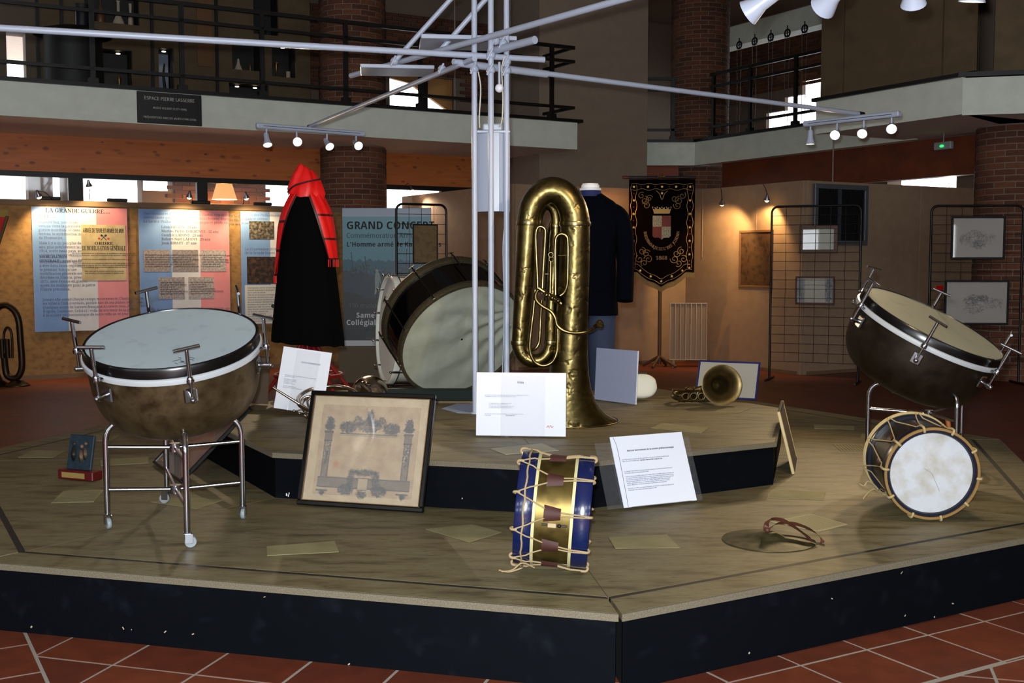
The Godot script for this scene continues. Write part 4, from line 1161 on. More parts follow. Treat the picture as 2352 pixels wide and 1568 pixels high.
func build_signs() -> void:
	var paper := mat(Color(0.84, 0.85, 0.89), 0.6)
	M.paper = paper
	var acryl := mat(Color(0.95, 0.97, 1.0, 0.02), 0.03)
	acryl.transparency = BaseMaterial3D.TRANSPARENCY_ALPHA
	M.acryl = acryl
	var ink := mat(Color(0.10, 0.11, 0.16), 0.8)
	var grey := mat(Color(0.45, 0.47, 0.54), 0.8)
	M.ink = ink
	M.grey_ink = grey
	# TUBA
	var t := board("label_board", "white TUBA label on a clear stand before the brass tuba", "sign", upright(P(-0.178, 0.456, 5.40), P(0.262, 0.456, 5.36), 6.0), 0.435, 0.306, paper)
	text("TUBA", 0.0085, ink, t, Vector3(-0.003, 0.262, 0.0006), "Droid Serif", 700)
	text("❧ ☙" if false else "~ ~", 0.006, ink, t, Vector3(-0.003, 0.242, 0.0006), "Droid Serif", 700)
	text("Instrument à vent de la famille des cuivres, inventé en Allemagne vers 1835.\nLa famille des tubas comprend 4 instruments courants :", 0.0042, grey, t, Vector3(-0.176, 0.197, 0.0006), "Droid Serif", 400, HORIZONTAL_ALIGNMENT_LEFT)
	text("-  Le tuba baryton ou euphonium en si♭\n-  Le tuba ténor dit saxhorn en si♭\n-  Le tuba basse appelé simplement tuba en fa\n-  Le tuba contrebasse dit bombardon en ut".replace("♭", " b"), 0.0042, grey, t, Vector3(-0.160, 0.150, 0.0006), "Droid Serif", 400, HORIZONTAL_ALIGNMENT_LEFT)
	text("Un des plus célèbres tubistes, soliste dans le monde entier et de nos\nharmonies :", 0.0042, grey, t, Vector3(-0.176, 0.106, 0.0006), "Droid Serif", 400, HORIZONTAL_ALIGNMENT_LEFT)
	text("Elie FRAMOND", 0.0044, ink, t, Vector3(-0.075, 0.102, 0.0006), "Droid Serif", 700, HORIZONTAL_ALIGNMENT_LEFT)
	part("stamp", Mb.new().tube(spline([Vector3(0.125, 0.045, 0.0006), Vector3(0.132, 0.056, 0.0006), Vector3(0.137, 0.046, 0.0006), Vector3(0.145, 0.057, 0.0006), Vector3(0.15, 0.046, 0.0006), Vector3(0.157, 0.053, 0.0006)], 4), 0.0012, 5).done(), mat(Color(0.8, 0.25, 0.25), 0.8), t)
	part("stand_panel", Mb.new().box(Vector3(0.01, 0.15, 0.004), Vector3(0.215, 0.29, 0.002)).done(), acryl, t)
	part("stand_lip", Mb.new().box(Vector3(0.01, 0.004, 0.012), Vector3(0.215, 0.006, 0.022), 0.001).done(), acryl, t)
	part("stand_foot", Mb.new().box(Vector3(0.01, 0.0, -0.06), Vector3(0.215, 0.003, 0.12), 0.0, Basis(Vector3.RIGHT, deg_to_rad(6.0))).done(), acryl, t)
	# Anciens instruments
	t = board("label_board", "white text board about the old instruments tilted beside the blue snare drum", "sign", upright(P(0.478, 0.252, 4.71), P(0.813, 0.252, 4.865), 24.0), 0.368, 0.312, paper)
	text("Anciens instruments de la société philharmonique", 0.0068, ink, t, Vector3(0.005, 0.250, 0.0006), "Droid Serif", 700)
	text("Les instruments exposés ont été conservés et ils ont été donnés ou prêtés par\nl'Isle. Ils ont été réparés par", 0.0047, grey, t, Vector3(-0.148, 0.208, 0.0006), "Droid Serif", 400, HORIZONTAL_ALIGNMENT_LEFT)
	text("Jérôme Thibouville-Lamy et Cie.", 0.005, ink, t, Vector3(-0.058, 0.2035, 0.0006), "Droid Serif", 700, HORIZONTAL_ALIGNMENT_LEFT)
	text("La famille THIBOUVILLE est l'une des plus anciennes du département de l'Eure et\nde la fabrication des instruments à vent.\n\nDans le courant du XVIIIe siècle, Jean THIBOUVILLE travaille dans la commune de\nLa Couture-Boussey. Depuis, il aura transmis son savoir à ses descendants à Paris\ndont Jérôme, ses successeurs. Mais pas uniquement, cet atelier fut aussi celui des\nfils qui se sont établis ici. En 1867 les ateliers Thibouville-Lamy fabriquent\nviolons, clarinettes. Un de ses ouvriers, Jérôme, sous le nom de la société,\nouvre à Mirecourt. Toutes les marques et inventions sont déposées.\n\nÀ sa mort, en 1902, son associé Alexandre ACOULON a la direction générale de\nl'entreprise qui restera en service jusqu'en 1968.".left(720), 0.0045, grey, t, Vector3(-0.148, 0.118, 0.0006), "Droid Serif", 400, HORIZONTAL_ALIGNMENT_LEFT)
	part("crack_line", Mb.new().tube(spline([Vector3(-0.170, 0.313, 0.0006), Vector3(-0.160, 0.27, 0.0006), Vector3(-0.160, 0.16, 0.0006), Vector3(-0.164, 0.006, 0.0006)], 4), 0.0009, 5).done(), ink, t)
	part("stand_panel", Mb.new().box(Vector3(-0.02, 0.15, -0.009), Vector3(0.48, 0.29, 0.003)).done(), acryl, t)
	part("stand_lip", Mb.new().box(Vector3(0.0, 0.002, 0.004), Vector3(0.3, 0.003, 0.026), 0.001).done(), acryl, t)
	# horn label
	t = board("label_board", "white portrait label under clear sheet behind the silver horn", "sign", upright(P(-1.315, 0.474, 6.16), P(-1.05, 0.474, 6.14), 10.0) * Transform3D(Basis(Vector3.BACK, deg_to_rad(-7.5)), Vector3.ZERO), 0.275, 0.345, paper)
	text("COR D'HARMONIE", 0.0085, grey, t, Vector3(0.03, 0.275, 0.0006), "Droid Serif", 700)
	text("~ ~", 0.006, grey, t, Vector3(0.03, 0.25, 0.0006), "Droid Serif", 700)
	text("Instrument à vent de la famille des cuivres à embouchure\nde forme enroulée\n\nIl est issu de la trompe\nde chasse et se nomme\ncor simple en fa\ncor double en fa, si b\n\nIl a pour registre plus de\nquatre octaves, dont les notes graves", 0.0046, grey, t, Vector3(-0.105, 0.16, 0.0006), "Droid Serif", 400, HORIZONTAL_ALIGNMENT_LEFT)
	part("stand_panel", Mb.new().box(Vector3(0.01, 0.17, 0.004), Vector3(0.135, 0.34, 0.002)).done(), acryl, t)
	# sign seen from behind
	t = board("label_board", "grey back of a label board beside the white cap", "sign", upright(P(0.508, 0.452, 6.88), P(0.735, 0.452, 6.62), 3.0), 0.345, 0.318, mat(Color(0.55, 0.58, 0.68), 0.6), 0.006)
	part("edge_strip", Mb.new().box(Vector3(0.1715, 0.163, -0.002), Vector3(0.003, 0.318, 0.008)).done(), paper, t)
	# diploma in its black frame
	t = thing("framed_diploma", "engraved diploma in a worn black frame leaning against the upper step", "picture", Vector3.ZERO)
	t.transform = upright(P(-0.936, 0.2495, 4.808), P(-0.368, 0.2495, 4.64), 18.5)
	var W := 0.585
	var H := 0.505
	frame_bars(t, W, H, 0.021, 0.024, mat(Color(0.022, 0.02, 0.022), 0.3))
	frame_inlay(t, W - 0.042, H - 0.042, 0.021)
	var pm := mat(Color(1, 1, 1), 0.7)
	pm.albedo_texture = diploma_texture()
	part("print", Mb.new().box(Vector3(0, H / 2, -0.004), Vector3(W - 0.042, H - 0.042, 0.002)).done(), pm, t)
	var gl := mat(Color(1, 1, 1, 0.06), 0.02)
	gl.transparency = BaseMaterial3D.TRANSPARENCY_ALPHA
	M.picture_glass = gl
	part("glass", Mb.new().box(Vector3(0, H / 2, 0.002), Vector3(W - 0.042, H - 0.042, 0.0015)).done(), gl, t)
	text("SOCIÉTÉ DES MUSIQUES", 0.0085, mat(Color(0.45, 0.34, 0.22), 0.8), t, Vector3(0, 0.352, -0.002), "Droid Serif", 400)
	# dark frame leaning on the upper step behind the kettledrum
	t = thing("framed_print", "brown print in a thin dark frame leaning steeply behind the kettledrum stand", "picture", Vector3.ZERO)
	t.transform = upright(P(-1.875, 0.252, 5.805), P(-1.575, 0.252, 5.275), 46.0)
	frame_bars(t, 0.60, 0.49, 0.013, 0.02, mat(Color(0.03, 0.028, 0.028), 0.35))
	part("print", Mb.new().box(Vector3(0, 0.245, -0.003), Vector3(0.575, 0.465, 0.003)).done(), mat(Color(1, 1, 1), 0.7, 0.0, ntex(91, 0.012, [Color(0.16, 0.09, 0.05), Color(0.32, 0.22, 0.13), Color(0.40, 0.30, 0.19), Color(0.36, 0.27, 0.18)], 256, 4), 2.0), t)
	part("glass", Mb.new().box(Vector3(0, 0.245, 0.003), Vector3(0.575, 0.465, 0.0015)).done(), gl, t)
	text("I E", 0.03, mat(Color(0.8, 0.72, 0.55), 0.8), t, Vector3(-0.22, 0.05, -0.001), "Droid Serif", 700)
	# frame seen edge-on at the upper step
	t = thing("edge_on_picture", "light wooden frame standing edge-on against the upper step", "picture", Vector3.ZERO)
	t.transform = upright(P(1.528, 0.245, 5.985), P(1.40, 0.245, 5.525), 0.0)
	var b0 := t.basis
	t.basis = Basis(b0.x, deg_to_rad(14.0)) * b0
	var wood := mat(Color(0.72, 0.64, 0.44), 0.5)
	var dw := mat(Color(0.12, 0.09, 0.06), 0.7)
	for s in [-1.0, 1.0]:
		part("side_bar", Mb.new().box(Vector3(s * 0.23, 0.16, 0), Vector3(0.018, 0.32, 0.016), 0.003).done(), wood, t)
	for y in [0.008, 0.312]:
		part("cross_bar", Mb.new().box(Vector3(0, y, 0), Vector3(0.44, 0.016, 0.014), 0.002).done(), dw, t)
	part("back_board", Mb.new().box(Vector3(0, 0.16, -0.004), Vector3(0.45, 0.29, 0.003)).done(), mat(Color(0.35, 0.28, 0.2), 0.8), t)
	# board behind the kettledrum
	t = board("leaning_board", "plain brown board propped behind the pale-headed kettledrum", "board", upright(P(-1.68, 0.455, 6.72), P(-1.46, 0.455, 6.62), 6.0), 0.26, 0.275, mat(Color(0.30, 0.24, 0.18), 0.7), 0.008)
	part("top_edge", Mb.new().box(Vector3(0, 0.281, -0.004), Vector3(0.262, 0.005, 0.01)).done(), mat(Color(0.12, 0.10, 0.08), 0.7), t)
	# blue souvenir on a red foot
	t = thing("souvenir_plaque", "small blue relief plaque on a red foot with a pale label", "plaque", Vector3.ZERO)
	t.transform = upright(P(-2.216, 0.2445, 5.45), P(-1.99, 0.2445, 5.36), 0.0)
	part("foot", Mb.new().box(Vector3(0, 0.024, 0), Vector3(0.215, 0.046, 0.07), 0.004).done(), mat(Color(0.30, 0.02, 0.025), 0.5), t)
	part("foot_label", Mb.new().box(Vector3(-0.01, 0.024, 0.0355), Vector3(0.14, 0.026, 0.001)).done(), mat(Color(0.55, 0.45, 0.25), 0.6), t)
	var pl := part("relief", Mb.new().box(Vector3(0.0, 0.13, -0.012), Vector3(0.15, 0.17, 0.016), 0.004, Basis(Vector3.RIGHT, -0.2)).done(), mat(Color(0.085, 0.19, 0.25), 0.7, 0.0, ntex(92, 0.05, [Color(0.5, 0.5, 0.5), Color(1, 1, 1)], 128), 5.0), t)
	for q in [[-0.035, 0.12, 0.022, Color(0.12, 0.12, 0.10)], [0.01, 0.11, 0.02, Color(0.42, 0.33, 0.24)], [0.035, 0.125, 0.018, Color(0.35, 0.28, 0.22)]]:
		part("figure", Mb.new().ball(Vector3(q[0], q[1], 0.0), q[2], 10, Vector3(0.7, 1.9, 0.4)).ball(Vector3(q[0], q[1] + 0.05, -0.008), q[2] * 0.5, 8).done(), mat(q[3], 0.6), pl)

func frame_inlay(t: Node3D, w: float, h: float, y0: float) -> void:
	var m := mat(Color(0.45, 0.33, 0.18), 0.35, 0.4)
	for q in [[Vector3(0, y0 + 0.0015, 0.009), Vector3(w, 0.003, 0.004)], [Vector3(0, y0 + h - 0.0015, 0.009), Vector3(w, 0.003, 0.004)], [Vector3(-w / 2 + 0.0015, y0 + h / 2, 0.009), Vector3(0.003, h, 0.004)], [Vector3(w / 2 - 0.0015, y0 + h / 2, 0.009), Vector3(0.003, h, 0.004)]]:
		part("inlay", Mb.new().box(q[0], q[1]).done(), m, t)

func shade(im: Image, x: int, y: int, c: Color, a: float) -> void:
	if x >= 0 and y >= 0 and x < im.get_width() and y < im.get_height():
		im.set_pixel(x, y, im.get_pixel(x, y).lerp(c, a))

func scribble(im: Image, rg: RandomNumberGenerator, cx: float, cy: float, rx: float, ry: float, strokes: int, c: Color, a: float) -> void:
	# a tangle of engraved strokes filling an oval
	for k in strokes:
		var an := rg.randf() * TAU
		var rr := sqrt(rg.randf())
		var p := Vector2(cx + cos(an) * rx * rr, cy + sin(an) * ry * rr)
		var d := rg.randf() * TAU
		var cu := rg.randf_range(-0.25, 0.25)
		for s in rg.randi_range(5, 14):
			shade(im, int(p.x), int(p.y), c, a)
			shade(im, int(p.x) + 1, int(p.y), c, a * 0.45)
			p += Vector2(cos(d), sin(d))
			d += cu

func bar(im: Image, x0: int, y0: int, x1: int, y1: int, c: Color, a: float) -> void:
	for y in range(y0, y1):
		for x in range(x0, x1):
			shade(im, x, y, c, a * (0.75 + 0.25 * float((x * 7 + y * 13) % 5) / 4.0))

func diploma_texture() -> ImageTexture:
	var w := 600
	var h := 512
	var im := Image.create(w, h, false, Image.FORMAT_RGB8)
	im.fill(Color(0.70, 0.60, 0.44))
	var nz := FastNoiseLite.new()
	nz.seed = 3
	nz.frequency = 0.012
	for y in h:
		for x in w:
			var n := nz.get_noise_2d(x, y)
			var c := Color(0.60, 0.51, 0.36).lerp(Color(0.53, 0.42, 0.28), clampf(0.4 + n, 0, 1))
			if x < 45 or x > w - 45 or y < 42 or y > h - 34:
				c = Color(0.66, 0.58, 0.43).lerp(Color(0.61, 0.52, 0.37), clampf(0.4 + n, 0, 1))
			im.set_pixel(x, y, c)
	var rg := RandomNumberGenerator.new()
	rg.seed = 77
	var k := Color(0.05, 0.04, 0.035)
	# engraved portico: two posts with urns, a base with a central cartouche, seated groups along the top
	for s in [[70, 118], [482, 530]]:
		bar(im, s[0], 170, s[1], 182, k, 0.80)
		bar(im, s[0] + 4, 182, s[1] - 4, 215, k, 0.51)
		bar(im, s[0] + 2, 215, s[1] - 2, 222, k, 0.87)
		bar(im, s[0] + 6, 222, s[1] - 6, 392, k, 0.43)
		bar(im, s[0] + 6, 222, s[0] + 10, 392, k, 0.58)
		bar(im, s[1] - 14, 222, s[1] - 6, 392, k, 0.51)
		var mx: float = (s[0] + s[1]) / 2.0
		scribble(im, rg, mx, 275, 11, 45, 190, Color(0.72, 0.62, 0.47), 0.7)
		scribble(im, rg, mx, 285, 9, 55, 168, k, 0.83)
		scribble(im, rg, mx, 150, 24, 16, 237, k, 0.90)
		scribble(im, rg, mx, 125, 17, 22, 224, k, 0.90)
		bar(im, s[0] - 8, 455, s[1] + 4, 462, k, 0.87)
		scribble(im, rg, mx, 470, 12, 10, 84, k, 0.90)
	bar(im, 64, 392, 540, 398, k, 0.72)
	bar(im, 64, 398, 540, 438, k, 0.48)
	bar(im, 64, 438, 540, 444, k, 0.80)
	bar(im, 150, 178, 450, 184, k, 0.65)
	bar(im, 150, 188, 450, 190, k, 0.72)
	for q in [[190, 150, 42, 26, 330], [300, 140, 60, 30, 420], [300, 100, 15, 36, 200], [415, 150, 42, 26, 330], [240, 120, 22, 26, 90], [360, 120, 22, 26, 90]]:
		scribble(im, rg, q[0], q[1], q[2], q[3], int(q[4] * 1.5), k, 0.85)
	for q in [[235, 400, 16, 46, 170], [365, 400, 16, 46, 170], [215, 450, 40, 24, 260], [385, 450, 40, 24, 260], [300, 365, 60, 12, 220], [300, 470, 24, 16, 120]]:
		scribble(im, rg, q[0], q[1], q[2], q[3], int(q[4] * 1.5), k, 0.85)
	bar(im, 276, 392, 324, 448, Color(0.66, 0.57, 0.42), 0.8)
	bar(im, 274, 390, 326, 393, k, 0.87)
	bar(im, 274, 446, 326, 449, k, 0.87)
	# lines of faint writing and a round seal
	for y in [232, 268, 290, 312, 334]:
		for x in range(180, 420):
			if rg.randf() < 0.5:
				shade(im, x, y + rg.randi_range(-1, 1), Color(0.42, 0.32, 0.22), 0.25)
	scribble(im, rg, 152, 330, 13, 14, 90, Color(0.66, 0.28, 0.14), 0.4)
	return ImageTexture.create_from_image(im)

func build_small() -> void:
	# --- loose sheets on the platform
	var sheets := [
		["plain", 0.246, [-2.67, 6.01, -2.69, 6.25, -2.50, 6.22, -2.48, 6.01]], ["plain", 0.246, [-2.60, 6.58, -2.57, 6.80, -2.39, 6.80, -2.37, 6.58]],
		["plain", 0.246, [-2.20, 5.93, -1.97, 6.03, -1.91, 5.84, -2.13, 5.76]], ["music", 0.246, [-2.02, 4.86, -2.07, 5.12, -1.89, 5.14, -1.84, 4.88]],
		["plain", 0.246, [-1.59, 4.88, -1.48, 4.98, -1.28, 4.92, -1.35, 4.74]], ["plain", 0.246, [-0.91, 4.10, -0.67, 4.18, -0.63, 4.02, -0.88, 3.97]],
		["plain", 0.246, [-0.34, 4.37, -0.16, 4.45, -0.04, 4.32, -0.16, 4.16]], ["plain", 0.246, [0.37, 4.24, 0.60, 4.28, 0.62, 4.08, 0.38, 4.07]],
		["plain", 0.246, [1.20, 5.14, 1.44, 5.09, 1.38, 4.92, 1.15, 4.96]], ["print", 0.246, [1.05, 4.50, 1.25, 4.64, 1.35, 4.45, 1.20, 4.33]],
		["plain", 0.246, [1.96, 7.24, 2.21, 7.18, 2.16, 7.03, 1.92, 7.07]], ["music", 0.246, [1.86, 6.45, 2.02, 6.45, 2.00, 6.21, 1.84, 6.22]],
		["plain", 0.246, [2.15, 6.85, 2.35, 6.82, 2.31, 6.68, 2.10, 6.70]], ["grey", 0.452, [-0.10, 5.06, 0.14, 5.21, 0.21, 5.01, -0.03, 4.90]],
		["plain", 0.452, [0.71, 5.70, 0.79, 5.87, 1.01, 5.71, 0.94, 5.52]], ["music", 0.452, [1.15, 6.33, 1.26, 6.53, 1.38, 6.47, 1.28, 6.28]],
		["white", 0.452, [-0.41, 6.47, -0.33, 6.69, -0.20, 6.69, -0.19, 6.26, -0.31, 6.28]]]
	var labels := ["old sheet lying by itself near the platform rim beyond the blue plaque", "old sheet behind the blue plaque, farthest from the kettledrum stand", "old sheet between the blue plaque and the kettledrum stand",
		"ruled music sheet in front of the blue plaque", "old sheet lying under the pale-headed kettledrum stand", "old sheet before the framed diploma, close to the groove", "faded sheet between the diploma and the blue snare drum",
		"greenish sheet beside the blue snare drum below the text board", "narrow sheet with curled edges by the light wooden frame", "closely printed sheet under the cymbal's strap", "old sheet behind the hooked stand, farthest on the outer ring",
		"ruled music sheet beside the hooked chrome stand", "old sheet just behind the field drum", "grey sheet in front of the TUBA label", "old sheet on the upper step between bell and text board", "ruled music sheet under the bugle's bell", "pale blue sheet at the mast foot behind the TUBA label"]
	var mats := {"plain": mat(Color(0.55, 0.52, 0.37), 0.8, 0.0, ntex(101, 0.02, [Color(0.85, 0.84, 0.8), Color(1, 1, 1)], 128), 2.0, true), "grey": mat(Color(0.60, 0.59, 0.52), 0.75), "white": mat(Color(0.62, 0.66, 0.78), 0.6)}
	mats.music = mats.plain
	mats.print = mat(Color(0.64, 0.60, 0.44), 0.8)
	for i in sheets.size():
		var q: Array = sheets[i][2]
		var y: float = sheets[i][1]
		var m := q.size() / 2
		var c := Vector2.ZERO
		for k in m:
			c += Vector2(q[2 * k], q[2 * k + 1]) / m
		var poly := PackedVector2Array()
		for k in m:
			poly.append(Vector2(q[2 * k] - c.x, -(q[2 * k + 1] - c.y)))
		var o := solo("paper_sheet", labels[i], "paper", Mb.new().prism(poly, -0.0012, 0.0006).done(), mats[sheets[i][0]], P(c.x, y, c.y), 0.0, "old sheets strewn on the platform")
		if sheets[i][0] in ["music", "print"]:
			var b := Mb.new()
			var n := 9 if sheets[i][0] == "music" else 14
			for k in range(1, n):
				var f := float(k) / n
				var a1: Vector2 = poly[0].lerp(poly[1], f)
				var a2: Vector2 = poly[3].lerp(poly[2], f)
				var v := Vector3(a2.x - a1.x, 0, a2.y - a1.y)
				b.box(Vector3((a1.x + a2.x) / 2, 0.0008, (a1.y + a2.y) / 2), Vector3(v.length() * 0.88, 0.0005, 0.0035 if n == 9 else 0.0016), 0.0, Basis(Vector3.UP, atan2(-v.z, v.x)))
			part("ruled_lines", b.done(), mat(Color(0.30, 0.27, 0.18), 0.9), o)
	# --- cymbal
	var t := thing("cymbal", "tarnished bronze cymbal with a brown leather strap lying on the platform", "cymbal", P(0.972, 0.245, 4.19))
	var bz := mat(Color(0.36, 0.34, 0.25), 0.55, 0.7, ntex(102, 0.02, [Color(0.45, 0.45, 0.42), Color(0.8, 0.8, 0.72), Color(1, 1, 1)], 256, 5), 3.0)
	part("disc", Mb.new().lathe([Vector2(0, 0.0005), Vector2(0.174, 0.0005), Vector2(0.174, 0.003), Vector2(0.12, 0.010), Vector2(0.062, 0.016), Vector2(0.05, 0.022), Vector2(0.03, 0.031), Vector2(0, 0.034)], 56).done(), bz, t)
	var strap := []
	for q in [[-0.008, 0.036, 0.0], [-0.012, 0.06, 0.01], [0.01, 0.075, -0.03], [0.06, 0.068, -0.05], [0.10, 0.05, -0.02], [0.13, 0.03, 0.03], [0.15, 0.014, 0.06], [0.155, 0.012, 0.085]]:
		strap.append(Vector3(q[0], q[1], q[2]))
	t.set_meta("kind_note", "")
	t.remove_meta("kind_note")
	var ribbon := func(p: Array, w: float):
		var s := spline(p, 6)
		var g := [[], []]
		for k in s.size():
			var d: Vector3 = (s[mini(k + 1, s.size() - 1)] - s[maxi(k - 1, 0)]).normalized()
			var side := d.cross(Vector3(0.2, 0.6, -0.75)).normalized()
			g[0].append(s[k] - side * w)
			g[1].append(s[k] + side * w)
		return Mb.new().grid(g).done()
	var lea := mat(Color(0.31, 0.16, 0.10), 0.6)
	part("strap", ribbon.call(strap, 0.011), lea, t)
	part("strap", ribbon.call([Vector3(0.0, 0.038, -0.01), Vector3(0.05, 0.05, -0.07), Vector3(0.12, 0.045, -0.085), Vector3(0.175, 0.03, -0.04), Vector3(0.195, 0.012, 0.03), Vector3(0.185, 0.006, 0.06)], 0.009), lea, t)
	part("knot", Mb.new().ball(Vector3(-0.005, 0.042, 0.0), 0.011, 8).done(), lea, t)
	# --- white cap standing on its rim
	t = thing("sailor_hat", "white cloth uniform cap propped on edge beside the grey label back", "cap", P(0.79, 0.452, 6.86))
	t.basis = Basis(Vector3.UP, 0.15) * Basis(Vector3.RIGHT, deg_to_rad(74.0))
	t.position.y = 0.54
	var cw := mat(Color(0.84, 0.83, 0.76), 0.8)
	var rows := []
	for q in [[0.0, -0.045], [0.088, -0.045], [0.098, -0.03], [0.104, -0.008], [0.1, 0.012], [0.086, 0.026], [0.06, 0.034], [0.02, 0.037], [0.0005, 0.037]]:
		var row := []
		for k in 40:
			var a := TAU * k / 40
			row.append(Vector3(signf(cos(a)) * pow(absf(cos(a)), 0.82) * q[0] * (1.0 + 0.012 * sin(a * 9)), q[1], signf(sin(a)) * pow(absf(sin(a)), 0.82) * q[0] * 0.74))
		rows.append(row)
	part("crown", Mb.new().grid(rows, false, true).done(), cw, t)
	part("band", Mb.new().tube(ring_pts(Vector3(0, -0.045, 0), Vector3(0.089, 0, 0), Vector3(0, 0, 0.066), 1.0, 36), 0.007, 8, true).done(), mat(Color(0.02, 0.02, 0.03), 0.4), t)
	part("visor", Mb.new().box(Vector3(0, -0.05, -0.078), Vector3(0.12, 0.004, 0.035), 0.001).done(), M.black, t)
	# --- bugle-like saxhorn, bell to the viewer
	t = thing("flugelhorn", "tarnished brass flugelhorn lying with its dark bell towards the viewer", "horn", P(1.245, 0.452, 6.62))
	var bell := Mb.new()
	var dirb := Vector3(0.05, 0.12, 1.0).normalized()
	bell.xf = Transform3D(basis_up(dirb, Vector3.UP), Vector3(0, 0.121, 0))
	var bp := [Vector2(0.018, -0.30), Vector2(0.024, -0.22), Vector2(0.032, -0.15), Vector2(0.045, -0.09), Vector2(0.066, -0.045), Vector2(0.092, -0.016), Vector2(0.118, -0.001), Vector2(0.121, 0.001), Vector2(0.117, 0.002), Vector2(0.09, -0.012), Vector2(0.063, -0.042), Vector2(0.042, -0.09), Vector2(0.029, -0.15), Vector2(0.021, -0.22), Vector2(0.0, -0.24)]
	bell.lathe(bp.map(func(v): return Vector2(v.x, v.y * 0.74)), 48)
	var ob := mat(Color(0.46, 0.40, 0.26), 0.38, 0.9, ntex(103, 0.02, [Color(0.55, 0.5, 0.42), Color(1, 1, 1)], 256, 4), 2.0)
	part("bell", bell.done(), ob, t)
	var far := bell.xf * Vector3(0, -0.21, 0)
	part("main_tube", Mb.new().tube(spline([far, far + Vector3(-0.02, -0.01, -0.035), far + Vector3(-0.10, -0.03, -0.045), Vector3(-0.19, 0.06, -0.22), Vector3(-0.26, 0.05, -0.16), Vector3(-0.275, 0.045, -0.06), Vector3(-0.25, 0.04, 0.0)], 6), 0.016, 12).done(), ob, t)
	part("lead_pipe", Mb.new().tube(spline([Vector3(-0.05, 0.075, -0.1), Vector3(-0.12, 0.08, -0.07), Vector3(-0.2, 0.085, -0.04), Vector3(-0.29, 0.09, -0.02)], 5), 0.008, 10).done(), ob, t)
	for k in 3:
		var c := Vector3(-0.21 + k * 0.047, 0.0, -0.07)
		part("valve", Mb.new().rod(c + Vector3(0, 0.018, -0.03), c + Vector3(0, 0.075, 0.03), 0.017, 12).rod(c + Vector3(0, 0.075, 0.03), c + Vector3(0, 0.1, 0.05), 0.004, 6).ball(c + Vector3(0, 0.1, 0.05), 0.009, 8).done(), ob, t)
		part("valve_slide", Mb.new().tube(ring_pts(c + Vector3(0.0, 0.05, 0.045), Vector3.RIGHT, Vector3.UP, 0.02, 16), 0.005, 6, true).done(), ob, t)
	part("brace", Mb.new().rod(Vector3(-0.25, 0.025, -0.05), Vector3(-0.02, 0.02, -0.09), 0.011, 8).done(), ob, t)
	# --- blue-bordered document behind it
	t = thing("framed_document", "white document with a blue border propped behind the flugelhorn", "document", Vector3.ZERO)
	t.transform = upright(P(1.15, 0.452, 7.02), P(1.50, 0.452, 6.86), 25.0)
	part("board", Mb.new().box(Vector3(0, 0.125, -0.003), Vector3(0.385, 0.245, 0.005)).done(), mat(Color(0.62, 0.60, 0.55), 0.6), t)
	frame_bars(t, 0.39, 0.25, 0.012, 0.008, mat(Color(0.03, 0.07, 0.33), 0.5))
	# --- silver french horn half hidden by the diploma
	var sil := mat(Color(0.72, 0.68, 0.62), 0.18, 1.0)
	t = thing("french_horn", "silver french horn lying behind the framed diploma", "horn", P(-0.98, 0.452, 6.05))
	var circle := []
	for k in 34:
		var a := lerps(0.0, TAU * 0.96, k, 33)
		circle.append(Vector3(-0.02 + 0.165 * cos(a), 0.085 + 0.055 * sin(a) + 0.02, -0.02 - 0.13 * sin(a)))
	part("main_coil", Mb.new().tube(circle, 0.0105, 12).done(), sil, t)
	circle = []
	for k in 30:
		var a := lerps(0.3, TAU * 0.9, k, 29)
		circle.append(Vector3(-0.03 + 0.13 * cos(a), 0.085 + 0.04 * sin(a), 0.0 - 0.1 * sin(a)))
	part("inner_coil", Mb.new().tube(circle, 0.0095, 12).done(), sil, t)
	part("lead_pipe", Mb.new().tube([Vector3(-0.305, 0.175, 0.05), Vector3(-0.285, 0.162, 0.05), Vector3(-0.11, 0.05, 0.04), Vector3(-0.02, 0.03, 0.02)], [0.013, 0.006, 0.009, 0.011], 10).done(), sil, t)
	for k in 3:
		var c := Vector3(-0.19 + 0.03 * k, 0.05 - 0.012 * k, 0.07)
		part("valve_lever", Mb.new().rod(c, c + Vector3(0.08, 0.012, -0.03), 0.004, 6).ball(c, 0.009, 8).done(), sil, t)
		part("rotary_valve", Mb.new().rod(Vector3(-0.06 + 0.04 * k, 0.02, 0.02), Vector3(-0.06 + 0.04 * k, 0.06, 0.02), 0.017, 12).done(), sil, t)
		part("tuning_slide", Mb.new().tube(spline([Vector3(-0.15 + 0.035 * k, 0.04, 0.0), Vector3(-0.17 + 0.035 * k, 0.09, -0.03), Vector3(-0.14 + 0.035 * k, 0.115, -0.045), Vector3(-0.10 + 0.035 * k, 0.10, -0.045), Vector3(-0.08 + 0.035 * k, 0.05, -0.02)], 4), 0.0062, 8).done(), sil, t)
	part("tuning_slide", Mb.new().tube(spline([Vector3(-0.13, 0.02, 0.06), Vector3(-0.1, 0.012, 0.085), Vector3(0.0, 0.012, 0.09), Vector3(0.05, 0.02, 0.06)], 5), 0.008, 8).done(), sil, t)
	var hb := Mb.new()
	hb.xf = Transform3D(basis_up(Vector3(0.1, -0.45, -0.88)), Vector3(0.165, 0.10, -0.33))
	hb.lathe([Vector2(0.13, 0.0), Vector2(0.129, -0.004), Vector2(0.124, -0.025), Vector2(0.113, -0.05), Vector2(0.095, -0.075), Vector2(0.07, -0.097), Vector2(0.042, -0.115), Vector2(0.024, -0.135), Vector2(0.016, -0.19)].map(func(v): return Vector2(v.x * 0.82, v.y * 0.82)), 44)
	part("bell", hb.done(), sil, t)
